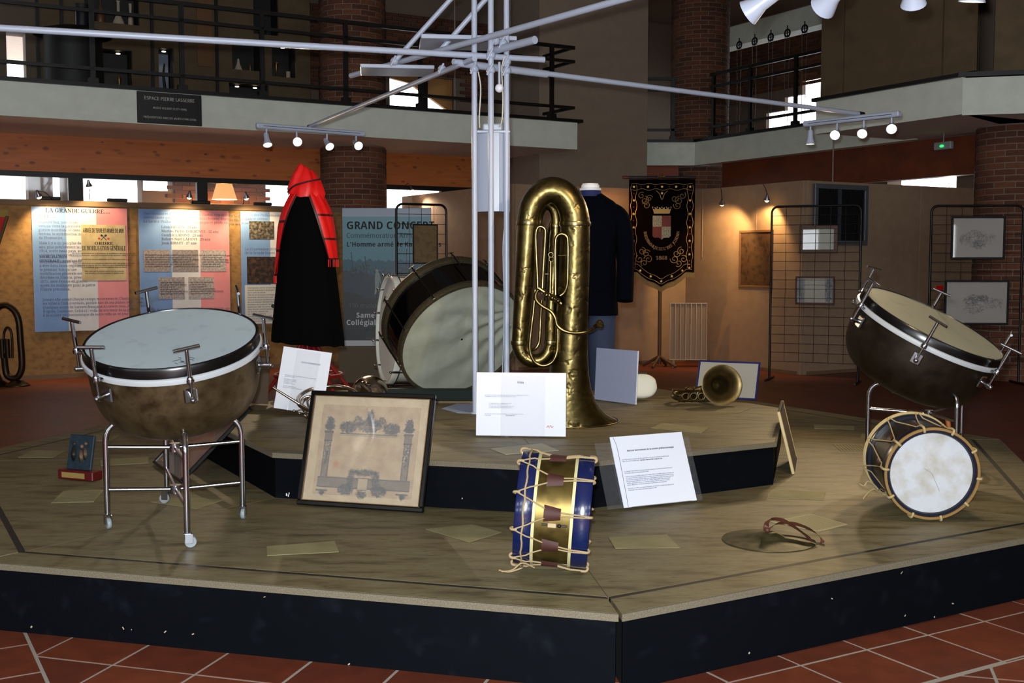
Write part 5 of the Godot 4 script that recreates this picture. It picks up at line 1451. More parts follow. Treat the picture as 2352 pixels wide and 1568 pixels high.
	part("bell_tail", Mb.new().tube(spline([hb.xf * Vector3(0, -0.152, 0), hb.xf * Vector3(0.0, -0.18, 0.02), Vector3(0.2, 0.12, -0.12), Vector3(0.145, 0.105, -0.02)], 6), [0.016, 0.016, 0.016, 0.015, 0.015, 0.015, 0.014, 0.014, 0.014, 0.014, 0.013, 0.013, 0.013, 0.012, 0.012, 0.012, 0.012, 0.011, 0.0105], 12).done(), sil, t)
	# baton behind the hooked stand
	solo("wooden_baton", "orange wooden drumstick leaning in the legs of the hooked stand", "drumstick", Mb.new().tube([Vector3(0.02, 0, 0), Vector3(-0.02, 0.24, 0)], [0.008, 0.013], 10).done(), mat(Color(0.62, 0.36, 0.16), 0.5), P(2.28, 0.245, 5.78))

func clip_lamp(label: String, at: Vector3, to: Vector3, e: float, col: Color, glow: float, from: Vector3, grp: String) -> void:
	var t := thing("clip_lamp", label, "lamp", at, 0.0, grp)
	var d := (to - at).normalized()
	var b := Mb.new()
	b.xf = Transform3D(basis_up(d, Vector3.RIGHT if absf(d.x) < 0.9 else Vector3.BACK), Vector3.ZERO)
	b.lathe([Vector2(0, -0.05), Vector2(0.012, -0.05), Vector2(0.018, -0.02), Vector2(0.038, 0.02), Vector2(0.034, 0.02), Vector2(0.01, -0.02), Vector2(0, -0.02)], 16)
	part("lamp_shade", b.done(), mat(Color(0.5, 0.5, 0.52), 0.3, 0.8), t)
	var g := mat(Color(1, 1, 1), 0.3)
	g.emission_enabled = true
	g.emission = col
	g.emission_energy_multiplier = glow
	part("bulb", Mb.new().ball(d * 0.022, 0.028, 10).done(), g, t)
	part("arm", Mb.new().tube(spline([from - at, (from - at) * 0.5 + Vector3(0, 0.05, 0), -d * 0.045], 5), 0.004, 6).done(), M.dark_steel, t)
	if e > 0.0:
		spot(t, at + d * 0.06, at + d, e * 0.4, col, 60.0, 0.04)

func tricolour(w: int, h: int, a: float, b: float) -> ImageTexture:
	var im := Image.create(w, h, false, Image.FORMAT_RGB8)
	var nz := FastNoiseLite.new()
	nz.seed = 12
	nz.frequency = 0.02
	for y in h:
		for x in w:
			var u := float(x) / w
			var c := Color(0.42, 0.56, 0.78) if u < a else (Color(0.78, 0.79, 0.83) if u < b else Color(0.82, 0.52, 0.56))
			var n := nz.get_noise_2d(x, y * 0.6) * 0.05
			im.set_pixel(x, y, Color(c.r + n, c.g + n, c.b + n))
	return ImageTexture.create_from_image(im)

func photo_texture(sd: int, dark: Color, light: Color, warm: Color) -> ImageTexture:
	var im := Image.create(96, 72, false, Image.FORMAT_RGB8)
	var nz := FastNoiseLite.new()
	nz.seed = sd
	nz.frequency = 0.07
	nz.fractal_octaves = 4
	for y in 72:
		for x in 96:
			var n := nz.get_noise_2d(x, y) * 0.6 + 0.38
			im.set_pixel(x, y, dark.lerp(light, clampf(n, 0, 1)).lerp(warm, 0.25 if (x / 5 + y / 7) % 3 == 0 else 0.0))
	return ImageTexture.create_from_image(im)

func drawing_texture(sd: int) -> ImageTexture:
	var im := Image.create(256, 200, false, Image.FORMAT_RGB8)
	im.fill(Color(0.62, 0.60, 0.57))
	var rg := RandomNumberGenerator.new()
	rg.seed = sd
	for q in 5:
		scribble(im, rg, rg.randf_range(60, 200), rg.randf_range(70, 150), rg.randf_range(18, 45), rg.randf_range(12, 30), 120, Color(0.2, 0.2, 0.22), 0.4)
	return ImageTexture.create_from_image(im)

func poster(label: String, s0: float, s1: float, y0: float, y1: float, tex: Texture2D) -> Node3D:
	var t := thing("poster", label, "poster", LW((s0 + s1) / 2, y0, 0.835), YL, "tricolour posters on the chipboard wall")
	var m := mat(Color(1, 1, 1), 0.55)
	m.albedo_texture = tex
	part("sheet", Mb.new().box(Vector3(0, (y1 - y0) / 2, 0), Vector3(s0 - s1, y1 - y0, 0.004)).done(), m, t)
	return t

func build_exhibits() -> void:
	var ink: Material = mat(Color(0.16, 0.17, 0.22), 0.8)
	var grey: Material = mat(Color(0.34, 0.36, 0.44), 0.8)
	# ---- tricolour posters
	var tri := tricolour(120, 160, 0.345, 0.665)
	var p := poster("tricolour poster headed LA GRANDE GUERRE with a mobilisation order on it", 6.62, 5.605, 0.53, 1.915, tri)
	text("LA GRANDE GUERRE….", 0.042, ink, p, Vector3(-0.02, 1.345, 0.003), "Droid Serif", 700)
	text("1914 …..", 0.034, grey, p, Vector3(-0.44, 1.28, 0.003), "Droid Serif", 700, HORIZONTAL_ALIGNMENT_LEFT)
	text("Aujourd'hui, nous nous\nvenons vivre la première\nguerre mondiale, et dans les\ntermes, la mobilisation de\nde l'humanité.", 0.0265, grey, p, Vector3(-0.44, 1.13, 0.003), "Droid Serif", 400, HORIZONTAL_ALIGNMENT_LEFT)
	text("Mais il y a un peu plus de 100\nans, plus précisément le 2 août\n1914, notre beau pays, avec le\ncorset du régime et", 0.0265, grey, p, Vector3(-0.44, 0.92, 0.003), "Droid Serif", 400, HORIZONTAL_ALIGNMENT_LEFT)
	text("MOBILISATION\nGENERALE", 0.0265, ink, p, Vector3(-0.44, 0.81, 0.003), "Droid Serif", 700, HORIZONTAL_ALIGNMENT_LEFT)
	text("appelant tous les", 0.0265, grey, p, Vector3(-0.20, 0.79, 0.003), "Droid Serif", 400, HORIZONTAL_ALIGNMENT_LEFT)
	text("citoyens valides en service militaire\nà être dans leurs régiments. C'est\nle premier fois qu'une\nmobilisation générale est\ndécrétée en France, prescrite\n1870, cette France en guerre\naprès les malheurs pour la patrie\nFrance prévisible.", 0.0265, grey, p, Vector3(-0.44, 0.625, 0.003), "Droid Serif", 400, HORIZONTAL_ALIGNMENT_LEFT)
	text("Jamais elle aurait chaque temps mouvementé. Chaque famille, et\nles villes à l'Isle-Jourdain, perdre une de ses jeunes musiciens.\nQuelques noms de l'armée française à travers tous. Albert, Pierre,\nNoguès, Capitaine. Celui-ci : voilà de souvenir de la guerre\nà la société philharmonique de notre ville en ce jour.", 0.0265, grey, p, Vector3(-0.42, 0.27, 0.003), "Droid Serif", 400, HORIZONTAL_ALIGNMENT_LEFT)
	var od := part("mobilisation_order", Mb.new().box(Vector3(0.245, 0.88, 0.004), Vector3(0.48, 0.63, 0.004)).done(), mat(Color(0.76, 0.70, 0.56), 0.7, 0.0, ntex(111, 0.02, [Color(0.85, 0.84, 0.8), Color(1, 1, 1)], 128), 2.0), p)
	var bl := mat(Color(0.07, 0.06, 0.06), 0.8)
	text("ARMÉE DE TERRE ET ARMÉE DE MER", 0.047, bl, od, Vector3(0.245, 1.13, 0.0065), "Droid Sans", 700, HORIZONTAL_ALIGNMENT_CENTER, "lettering", Basis.IDENTITY, 0.40)
	text("ORDRE", 0.03, bl, od, Vector3(0.245, 0.985, 0.0065), "Droid Serif", 700, HORIZONTAL_ALIGNMENT_CENTER, "lettering", Basis.IDENTITY, 1.35)
	text("DE MOBILISATION GÉNÉRALE", 0.048, bl, od, Vector3(0.245, 0.93, 0.0065), "Droid Serif", 700, HORIZONTAL_ALIGNMENT_CENTER, "lettering", Basis.IDENTITY, 0.46)
	text("Par décret du Président de la République, la mobilisation des armées de terre\net de mer est ordonnée, ainsi que la réquisition des animaux, voitures et harnais\n\nLe premier jour de la mobilisation est le dimanche 2 août 1914\n\nTout Français soumis aux obligations militaires doit, sous peine d'être puni\navec toute la rigueur des lois, obéir aux prescriptions du fascicule\nde mobilisation (pages coloriées placées dans son livret)\n\nSont visés par le présent ordre tous les hommes\nnon présents sous les drapeaux et appartenant", 0.0135, bl, od, Vector3(0.245, 0.76, 0.0065), "Droid Serif", 400)
	for s in [-1.0, 1.0]:
		var fb := Basis(Vector3.BACK, s * 0.75)
		part("flag_staff", Mb.new().box(Vector3(0.245 + s * 0.005, 1.05, 0.0063), Vector3(0.006, 0.08, 0.001), 0.0, fb).done(), bl, od)
		part("flag_blue", Mb.new().box(Vector3(0.245 + s * 0.022, 1.075, 0.0066), Vector3(0.022, 0.02, 0.001), 0.0, fb).done(), mat(Color(0.1, 0.13, 0.25), 0.8), od)
		part("flag_red", Mb.new().box(Vector3(0.245 + s * 0.05, 1.04, 0.0066), Vector3(0.022, 0.022, 0.001), 0.0, fb).done(), mat(Color(0.75, 0.2, 0.15), 0.8), od)
	p = poster("tricolour poster with five small service cards and a list of names", 5.48, 4.43, 0.55, 1.915, tri)
	text("Une centaine et de leur mobilisation vinrent tous montrer la dure\nsouveraineté qui s'est déroulée continuellement, depuis la fin de 1905.\nLa Société Philharmonique n'échappa pas et perdit cinq de ses musiciens.", 0.0275, grey, p, Vector3(-0.47, 1.27, 0.003), "Droid Serif", 400, HORIZONTAL_ALIGNMENT_LEFT)
	text("Léon BRUDIN - 23 ans\nMarius-Pierre DARDENNE - 22 ans\nCamille LAFONT - 20 ans\nRobert-Noël LAFONT - 29 ans\nJean RIBAUT - 27 ans", 0.028, grey, p, Vector3(-0.27, 1.07, 0.003), "Droid Serif", 700, HORIZONTAL_ALIGNMENT_LEFT)
	for q in [[-0.33, 0.77, 0.40, 0.36, 0.36], [0.0, 0.77, 0.36, 0.33, 0.34], [0.33, 0.77, 0.46, 0.44, 0.45], [-0.165, 0.45, 0.42, 0.40, 0.41], [0.18, 0.45, 0.47, 0.45, 0.45]]:
		var cd := part("service_card", Mb.new().box(Vector3(q[0], q[1], 0.003), Vector3(0.30, 0.255, 0.004)).done(), mat(Color(q[2] + 0.24, q[3] + 0.24, q[4] + 0.26), 0.7, 0.0, ntex(112, 0.06, [Color(0.7, 0.7, 0.7), Color(1, 1, 1)], 128), 4.0), p)
		text(para(30, 5, int(q[0] * 100) + 70), 0.016, bl, cd, Vector3(q[0] - 0.13, q[1], 0.0056), "Droid Serif", 400, HORIZONTAL_ALIGNMENT_LEFT)
	text("La fin de la guerre, 1918 à la mémoire et le devoir, aux morts", 0.0275, grey, p, Vector3(-0.46, 0.20, 0.003), "Droid Serif", 400, HORIZONTAL_ALIGNMENT_LEFT)
	p = poster("tricolour poster with two photographs, partly behind the cape", 4.29, 3.25, 0.55, 1.915, tri)
	text("La Société Philharmonique poursuit sa\nroute et célèbre.", 0.0275, grey, p, Vector3(-0.47, 1.30, 0.003), "Droid Serif", 400, HORIZONTAL_ALIGNMENT_LEFT)
	var ph := part("photograph", Mb.new().box(Vector3(-0.26, 1.14, 0.003), Vector3(0.31, 0.22, 0.004)).done(), mat(Color(1, 1, 1), 0.5), p)
	ph.material_override.albedo_texture = photo_texture(5, Color(0.06, 0.07, 0.06), Color(0.62, 0.60, 0.55), Color(0.5, 0.3, 0.25))
	text("Le 10 novembre 2018, notre société\nde la Grande Guerre", 0.0275, grey, p, Vector3(-0.47, 0.89, 0.003), "Droid Serif", 400, HORIZONTAL_ALIGNMENT_LEFT)
	ph = part("photograph", Mb.new().box(Vector3(-0.22, 0.655, 0.003), Vector3(0.46, 0.33, 0.004)).done(), mat(Color(1, 1, 1), 0.5), p)
	ph.material_override.albedo_texture = photo_texture(9, Color(0.02, 0.015, 0.015), Color(0.45, 0.32, 0.22), Color(0.3, 0.1, 0.07))
	var tx := part("programme_sheet", Mb.new().box(Vector3(-0.25, 0.24, 0.003), Vector3(0.46, 0.47, 0.004)).done(), mat(Color(0.80, 0.80, 0.78), 0.7), p)
	text(para(75, 5, 33), 0.0175, grey, tx, Vector3(-0.45, 0.24, 0.0056), "Droid Serif", 400, HORIZONTAL_ALIGNMENT_LEFT)
	# ---- lamps on the poster wall
	var warm := Color(1.0, 0.86, 0.62)
	var gl := "clip lamps along the poster wall"
	clip_lamp("glowing clip lamp over the LA GRANDE GUERRE poster", LW(6.58, 2.03, 0.55), LW(6.3, 1.3, 0.85), 2.6, warm, 30.0, LW(6.4, 2.0, 0.85), gl)
	clip_lamp("small clip lamp before the dark window bar above the first poster", LW(6.05, 2.16, 0.6), LW(5.9, 1.3, 0.85), 1.6, warm, 12.0, LW(6.0, 2.0, 0.85), gl)
	clip_lamp("glowing clip lamp over the service-card poster", LW(4.97, 2.07, 0.52), LW(4.95, 1.4, 0.85), 2.8, warm, 30.0, LW(4.85, 2.0, 0.85), gl)
	clip_lamp("glowing clip lamp between the service-card poster and the cape", LW(4.31, 2.08, 0.52), LW(4.1, 1.3, 0.85), 2.6, warm, 30.0, LW(4.25, 2.0, 0.85), gl)
	clip_lamp("clip lamp over the wall's outer end by the red pennant", LW(7.4, 2.05, 0.52), LW(7.3, 1.2, 0.85), 2.4, warm, 20.0, LW(7.4, 2.0, 0.85), gl)
	for q in [[6.42, "dark clip-lamp transformer box on the wall top by the first poster"], [5.7, "dark transformer box on the wall top between the first posters"], [4.75, "dark transformer box on the wall top by the service-card poster"], [4.0, "dark transformer box on the wall top beside the cape"]]:
		solo("lamp_box", q[1], "box", Mb.new().box(Vector3(0, 0.02, 0), Vector3(0.22, 0.04, 0.06), 0.008).done(), M.black, LW(q[0], 1.99, 0.88), YL, "transformer boxes on the poster wall")
	# ---- lamps on the partition
	clip_lamp("bright white clip lamp on the partition beside the velvet banner", P(2.52, 2.02, 13.55), P(2.66, 1.2, 14.2), 3.4, Color(1.0, 0.82, 0.55), 40.0, P(2.62, 2.236, 14.2), "clip lamps on the partition")
	clip_lamp("small orange clip lamp on the partition near the mesh stand", P(2.98, 2.05, 13.2), P(3.02, 1.2, 13.6), 2.6, Color(1.0, 0.80, 0.52), 16.0, P(3.0, 2.236, 13.55), "clip lamps on the partition")
	clip_lamp("clip lamp hidden low behind the jacket, lighting the partition", P(1.0, 2.1, 13.4), P(1.3, 1.4, 14.2), 2.4, Color(1.0, 0.74, 0.46), 10.0, P(1.1, 2.236, 14.1), "clip lamps on the partition")
	for q in [[P(5.80, 2.40, 15.0), "upper of two small spots in the white room beyond the partition"], [P(5.81, 2.27, 15.0), "lower of two small spots in the white room beyond the partition"]]:
		clip_lamp(q[1], q[0], q[0] + Vector3(-0.1, -0.2, 0.5), 2.0, Color(1.0, 0.95, 0.9), 20.0, q[0] + Vector3(0, 0.12, -0.1), "")
	clip_lamp("bright lamp in the glazing above the mesh stand with one frame", LW(1.72, 2.29, 1.5), LW(1.6, 1.0, 0.9), 2.0, Color(1.0, 0.9, 0.8), 40.0, LW(1.72, 2.37, 1.7), "")
	# ---- memorial plaque on the balcony edge
	p = thing("name_plaque", "dark engraved plaque on the balcony edge above the posters", "plaque", LW(5.295, 2.80, -0.012), YL)
	part("plate", Mb.new().box(Vector3(0, 0.165, 0), Vector3(0.69, 0.335, 0.02), 0.003).done(), mat(Color(0.075, 0.08, 0.085), 0.3), p)
	var wht := mat(Color(0.75, 0.75, 0.72), 0.6)
	text("ESPACE PIERRE LASSERRE", 0.034, wht, p, Vector3(0, 0.265, 0.0105), "Droid Sans", 400)
	text("MUSÉE VOLVERT (1977-1995)", 0.020, wht, p, Vector3(0, 0.165, 0.0105), "Droid Sans", 400)
	text("PRÉSIDENT DES AMIS DU MUSÉE (1986-2006)", 0.020, wht, p, Vector3(0, 0.062, 0.0105), "Droid Sans", 400)
	# ---- concert poster on its plinth
	p = thing("concert_poster", "tall teal GRAND CONCERT poster standing before the brick column", "poster", P(-1.36, 0.39, 12.25))
	var pm := mat(Color(1, 1, 1), 0.4)
	pm.albedo_texture = concert_texture()
	part("sheet", Mb.new().box(Vector3(0, 0.755, 0), Vector3(0.965, 1.49, 0.012), 0.002).done(), pm, p)
	part("foot_strip", Mb.new().box(Vector3(0, 0.03, 0.008), Vector3(0.965, 0.06, 0.004)).done(), mat(Color(0.72, 0.73, 0.75), 0.6), p)
	var dk := mat(Color(0.03, 0.05, 0.06), 0.7)
	var pale := mat(Color(0.75, 0.76, 0.78), 0.7)
	var tl := mat(Color(0.12, 0.24, 0.28), 0.7)
	text("GRAND CONCERT", 0.083, dk, p, Vector3(-0.44, 1.31, 0.0066), "Droid Sans", 700, HORIZONTAL_ALIGNMENT_LEFT)
	text("Commémoration Armistice", 0.052, tl, p, Vector3(-0.44, 1.20, 0.0066), "Droid Sans", 400, HORIZONTAL_ALIGNMENT_LEFT)
	text("L'Homme armé de Karl Jenkins", 0.050, dk, p, Vector3(-0.44, 1.105, 0.0066), "Droid Sans", 700, HORIZONTAL_ALIGNMENT_LEFT)
	text("100 musiciens et choristes", 0.045, mat(Color(0.42, 0.42, 0.45), 0.7), p, Vector3(-0.42, 0.44, 0.0066), "Droid Sans", 400, HORIZONTAL_ALIGNMENT_LEFT)
	text("Samedi 10 novembre", 0.056, pale, p, Vector3(-0.34, 0.335, 0.0066), "Droid Sans", 700, HORIZONTAL_ALIGNMENT_LEFT)
	text("Collégiale de l'Isle-Jourdain", 0.056, pale, p, Vector3(-0.45, 0.255, 0.0066), "Droid Sans", 700, HORIZONTAL_ALIGNMENT_LEFT)
	text("21h00  Entrée 15 €", 0.05, mat(Color(0.22, 0.22, 0.24), 0.7), p, Vector3(-0.25, 0.185, 0.0066), "Droid Sans", 400, HORIZONTAL_ALIGNMENT_LEFT)
	text("Renseignements : place de la mairie", 0.02, mat(Color(0.4, 0.4, 0.4), 0.7), p, Vector3(-0.24, 0.085, 0.0066), "Droid Sans", 400, HORIZONTAL_ALIGNMENT_LEFT)
	var so := PackedVector2Array()
	for q in [[-0.02, 0.74], [-0.012, 0.765], [-0.018, 0.785], [0.0, 0.8], [0.02, 0.785], [0.014, 0.765], [0.03, 0.745], [0.04, 0.69], [0.045, 0.64], [0.03, 0.645], [0.024, 0.69], [0.022, 0.60], [0.03, 0.53], [0.05, 0.522], [0.02, 0.518], [0.0, 0.6], [-0.01, 0.53], [-0.03, 0.518], [-0.022, 0.6], [-0.025, 0.68]]:
		so.append(Vector2(q[0] - 0.11, q[1] + 0.04))
	var sp := Mb.new()
	sp.xf = Transform3D(Basis.IDENTITY, Vector3(0, 0, 0.0072))
	sp.plate(so, 0.001)
	part("printed_figure", sp.done(), mat(Color(0.55, 0.60, 0.58), 0.7), p)
	p = thing("plinth", "grey-brown plinth box under the GRAND CONCERT poster", "plinth", P(-1.36, 0.0, 12.22))
	part("box", Mb.new().box(Vector3(0, 0.193, 0), Vector3(1.02, 0.386, 0.3), 0.004).done(), mat(Color(0.36, 0.31, 0.23), 0.8), p)
	part("lid", Mb.new().box(Vector3(0, 0.386, 0), Vector3(1.03, 0.006, 0.31)).done(), mat(Color(0.42, 0.38, 0.30), 0.7), p)
	# ---- mesh stands and their frames
	var black := mat(Color(0.03, 0.03, 0.03), 0.4, 0.3)
	mesh_stand("black mesh stand carrying a single brown certificate before the concert poster", P(-1.17, 0, 11.4), P(-0.68, 0, 11.65), 1.89, black, 13)
	mesh_stand("black mesh stand with two small frames before the partition", P(2.86, 0, 12.42), P(3.72, 0, 12.02), 1.91, black, 17)
	mesh_stand("black mesh stand with two black-framed drawings before the brick column", P(4.46, 0, 12.0), P(5.42, 0, 11.96), 1.90, black, 17)
	hung("brown engraved certificate in a black frame on the mesh stand", P(-0.885, 1.487, 11.50), atan2(0.25, 0.49) , 0.275, 0.40, 0.012, mat(Color(0.03, 0.03, 0.03), 0.5), mat(Color(0.42, 0.34, 0.21), 0.7, 0.0, ntex(121, 0.03, [Color(0.8, 0.76, 0.7), Color(1, 1, 1), Color(1, 1, 1)], 128), 3.0), null)
	var ya := atan2(-0.40, 0.86)
	hung("white certificate with a wide wooden frame, upper one on the mesh stand", P(3.325, 1.55, 12.23), ya, 0.41, 0.30, 0.04, mat(Color(0.33, 0.24, 0.17), 0.6), mat(Color(0.66, 0.66, 0.60), 0.5), M.picture_glass)
	var lp := hung("certificate with figured side panels in a red-brown frame, lower on the mesh stand", P(3.30, 0.995, 12.24), ya, 0.42, 0.305, 0.02, mat(Color(0.26, 0.14, 0.09), 0.6), mat(Color(0.64, 0.62, 0.55), 0.6), M.picture_glass)
	for s in [-1.0, 1.0]:
		var im := Image.create(48, 120, false, Image.FORMAT_RGB8)
		im.fill(Color(0.5, 0.5, 0.5))
		var rg := RandomNumberGenerator.new()
		rg.seed = 40 + int(s)
		scribble(im, rg, 24, 60, 22, 58, 260, Color(0.15, 0.16, 0.18), 0.5)
		var sm := mat(Color(1, 1, 1), 0.7)
		sm.albedo_texture = ImageTexture.create_from_image(im)
		part("side_panel", Mb.new().box(Vector3(s * 0.148, 0, 0.003), Vector3(0.08, 0.26, 0.002)).done(), sm, lp)
	text("Société Philharmonique", 0.016, ink, lp, Vector3(0, 0.06, 0.004), "Droid Serif", 400)
	for q in [[P(4.942, 1.56, 11.95), 0.565, 0.455, 3, "black-framed drawing of faint figures, upper one on the stand by the column"], [P(4.945, 0.874, 11.95), 0.675, 0.475, 7, "wide black-framed drawing of a group, lower one on the stand by the column"]]:
		var dm := mat(Color(1, 1, 1), 0.6)
		dm.albedo_texture = drawing_texture(q[3])
		hung(q[4], q[0], -0.04, q[1], q[2], 0.022, mat(Color(0.01, 0.01, 0.014), 0.7), dm, M.picture_glass)
	# picture on the partition
	var yw := atan2(-1.86, 1.065)
	var pf := hung("long brown carved-looking picture in a wooden frame hung on the partition", P(2.948, 1.34, 13.60), yw, 0.60, 0.70, 0.03, mat(Color(0.40, 0.28, 0.17), 0.6), mat(Color(0.30, 0.20, 0.10), 0.7, 0.0, ntex(122, 0.02, [Color(0.4, 0.36, 0.3), Color(0.9, 0.86, 0.8), Color(1, 1, 1)], 128, 4), 3.0), null)
	pf.add_child(cord(Vector3(0.0, 0.35, 0), Vector3(0.0, 0.85, 0)), true)
	var oc := solo("hanging_cord", "pale picture cord hanging unused on the partition beside the banner", "cord", Mb.new().rod(Vector3.ZERO, Vector3(0, -0.85, 0), 0.004, 5).done(), mat(Color(0.6, 0.5, 0.4), 0.8), P(2.44, 2.22, 14.45))
	# barred opening
	var yg := atan2(0.497, 0.868)
	p = thing("wall_grille", "dark slatted grille in a grey metal frame on the partition", "grille", P(3.822, 1.50, 13.115), yg)
	frame_bars(p, 0.86, 0.70, 0.055, 0.04, mat(Color(0.36, 0.38, 0.40), 0.5, 0.4))
	part("back", Mb.new().box(Vector3(0, 0.35, -0.01), Vector3(0.76, 0.6, 0.01)).done(), M.black, p)
	part("mullion", Mb.new().box(Vector3(-0.03, 0.35, 0.004), Vector3(0.05, 0.6, 0.02)).done(), mat(Color(0.2, 0.22, 0.25), 0.5), p)
	for k in 30:
		part("slat", Mb.new().box(Vector3(-0.365 + k * 0.025, 0.35, 0.0), Vector3(0.008, 0.59, 0.012)).done(), mat(Color(0.045, 0.05, 0.06), 0.5), p)
	# white slatted panel leaning in the partition corner
	p = thing("radiator_cover", "white ribbed radiator cover standing against the partition beside the banner", "radiator cover", P(2.19, 0.0, 13.92), -0.05)
	part("sheet", Mb.new().box(Vector3(0, 0.445, -0.012), Vector3(0.46, 0.70, 0.012)).done(), mat(Color(0.50, 0.42, 0.34), 0.7), p)
	for k in 8:
		part("rib", Mb.new().box(Vector3(-0.225 + k * 0.0643, 0.445, 0.0), Vector3(0.008, 0.70, 0.014)).done(), mat(Color(0.66, 0.58, 0.48), 0.6), p)
	for y in [0.095, 0.795]:
		part("rib", Mb.new().box(Vector3(0, y, 0.0), Vector3(0.46, 0.01, 0.014)).done(), mat(Color(0.66, 0.58, 0.48), 0.6), p)
	for s in [-1.0, 1.0]:
		part("foot", Mb.new().box(Vector3(s * 0.18, 0.045, 0), Vector3(0.03, 0.09, 0.05)).done(), mat(Color(0.5, 0.42, 0.34), 0.7), p)
	# small wall things
	solo("red_label", "small glowing red label on the partition beside the lower drawing", "label", Mb.new().box(Vector3.ZERO, Vector3(0.13, 0.052, 0.008), 0.002).done(), mat(Color(0.9, 0.04, 0.03), 0.4), P(5.02, 1.0, 13.2), yg)
	p = thing("exit_sign", "small white emergency light with a green lamp under the balcony bay", "exit sign", RW(4.78, 2.60, -0.2), YR)
	part("housing", Mb.new().box(Vector3(0, 0.05, 0), Vector3(0.24, 0.09, 0.06), 0.01).done(), mat(Color(0.55, 0.56, 0.56), 0.5), p)
	part("stem", Mb.new().rod(Vector3(0, 0.09, 0), Vector3(0, 0.2, 0), 0.01, 8).done(), mat(Color(0.5, 0.5, 0.5), 0.5), p)
	var gm := mat(Color(0.1, 0.8, 0.3), 0.4)
	gm.emission_enabled = true
	gm.emission = Color(0.1, 1.0, 0.35)
	gm.emission_energy_multiplier = 3.0
	part("green_lamp", Mb.new().ball(Vector3(0.0, 0.045, 0.033), 0.014, 10, Vector3(2.2, 1, 0.6)).done(), gm, p)
	solo("steel_rod", "thin pale rod from the balcony bay down to the partition", "rod", Mb.new().rod(Vector3.ZERO, Vector3(0, 0.56, 0), 0.008, 6).done(), mat(Color(0.5, 0.46, 0.42), 0.6), P(3.72, 2.236, 13.12))
	build_banner()
	# red pennant and old tuba at the wall's outer end
	p = thing("red_pennant", "red pennant with a gold fringe hanging at the poster wall's end", "flag", P(-5.62, 0.62, 11.75))
	var fl := []
	for i in 8:
		var row := []
		for k in 14:
			var v := k / 13.0
			row.append(Vector3(lerpf(-0.35, lerpf(0.34, -0.05, v), i / 7.0), lerpf(1.15, 0.05, v), 0.02 * sin(i * 1.7 + v * 3)))
		fl.append(row)
	part("cloth", Mb.new().grid(fl).done(), mat(Color(0.75, 0.04, 0.06), 0.6), p)
	part("gold_fringe", Mb.new().box(Vector3(0.0, 1.19, 0), Vector3(0.76, 0.08, 0.012), 0.003).done(), mat(Color(0.6, 0.48, 0.2), 0.6), p)
	part("edge_fringe", Mb.new().tube([Vector3(0.375, 1.16, 0.02), Vector3(-0.02, 0.04, 0.02)], 0.018, 8).done(), mat(Color(0.36, 0.27, 0.16), 0.7), p)
	part("pole", Mb.new().rod(Vector3(-0.1, -0.62, -0.03), Vector3(-0.1, 1.3, -0.03), 0.015, 8).done(), mat(Color(0.3, 0.2, 0.1), 0.6), p)
	p = thing("old_tuba", "dark old tuba standing on the floor against the poster wall", "tuba", P(-5.34, 0.0, 11.78))
	var ob := mat(Color(0.20, 0.15, 0.09), 0.4, 0.8)
	part("outer_loop", Mb.new().tube(spline([Vector3(-0.14, 0.09, 0), Vector3(-0.15, 0.4, 0), Vector3(-0.14, 0.68, 0), Vector3(-0.05, 0.83, 0), Vector3(0.06, 0.84, 0), Vector3(0.15, 0.72, 0), Vector3(0.17, 0.45, 0), Vector3(0.175, 0.2, 0), Vector3(0.12, 0.09, 0), Vector3(0.03, 0.1, 0), Vector3(0.0, 0.2, 0), Vector3(0.0, 0.5, 0.02)], 5), 0.034, 12).done(), ob, p)
	part("valve_tubing", Mb.new().tube(spline([Vector3(0.02, 0.35, 0.05), Vector3(0.02, 0.55, 0.05), Vector3(0.06, 0.62, 0.05), Vector3(0.1, 0.55, 0.05), Vector3(0.1, 0.3, 0.05)], 5), 0.014, 8).done(), ob, p)
	part("valves", Mb.new().rod(Vector3(0.0, 0.3, 0.05), Vector3(0.0, 0.5, 0.06), 0.025, 10).rod(Vector3(0.055, 0.3, 0.05), Vector3(0.055, 0.5, 0.06), 0.025, 10).done(), ob, p)
	part("bell", Mb.new().tube([Vector3(-0.14, 0.0, 0), Vector3(-0.14, 0.02, 0), Vector3(-0.14, 0.06, 0), Vector3(-0.14, 0.2, 0)], [0.2, 0.16, 0.1, 0.05], 24, false, false).done(), ob, p)
	part("foot_ring", Mb.new().lathe([Vector2(0, 0), Vector2(0.13, 0), Vector2(0.13, 0.012), Vector2(0.05, 0.06), Vector2(0, 0.06)], 20).done(), ob, p, Vector3(0.12, 0, 0))

func cord(a: Vector3, b: Vector3) -> MeshInstance3D:
	var o := MeshInstance3D.new()
	o.name = "cord"
	o.mesh = Mb.new().rod(a, b, 0.004, 5).done()
	o.material_override = mat(Color(0.55, 0.47, 0.38), 0.8)
	return o

func hung(label: String, c: Vector3, turn: float, w: float, h: float, bar_w: float, fm: Material, pm: Material, gl: Material) -> Node3D:
	var t := thing("hung_picture", label, "picture", c, turn)
	frame_bars(t, w, h, bar_w, 0.022, fm, -h / 2)
	part("print", Mb.new().box(Vector3(0, 0, -0.003), Vector3(w - bar_w, h - bar_w, 0.006)).done(), pm, t)
	if gl:
		part("glass", Mb.new().box(Vector3(0, 0, 0.007), Vector3(w - 2 * bar_w, h - 2 * bar_w, 0.0015)).done(), gl, t)
	return t

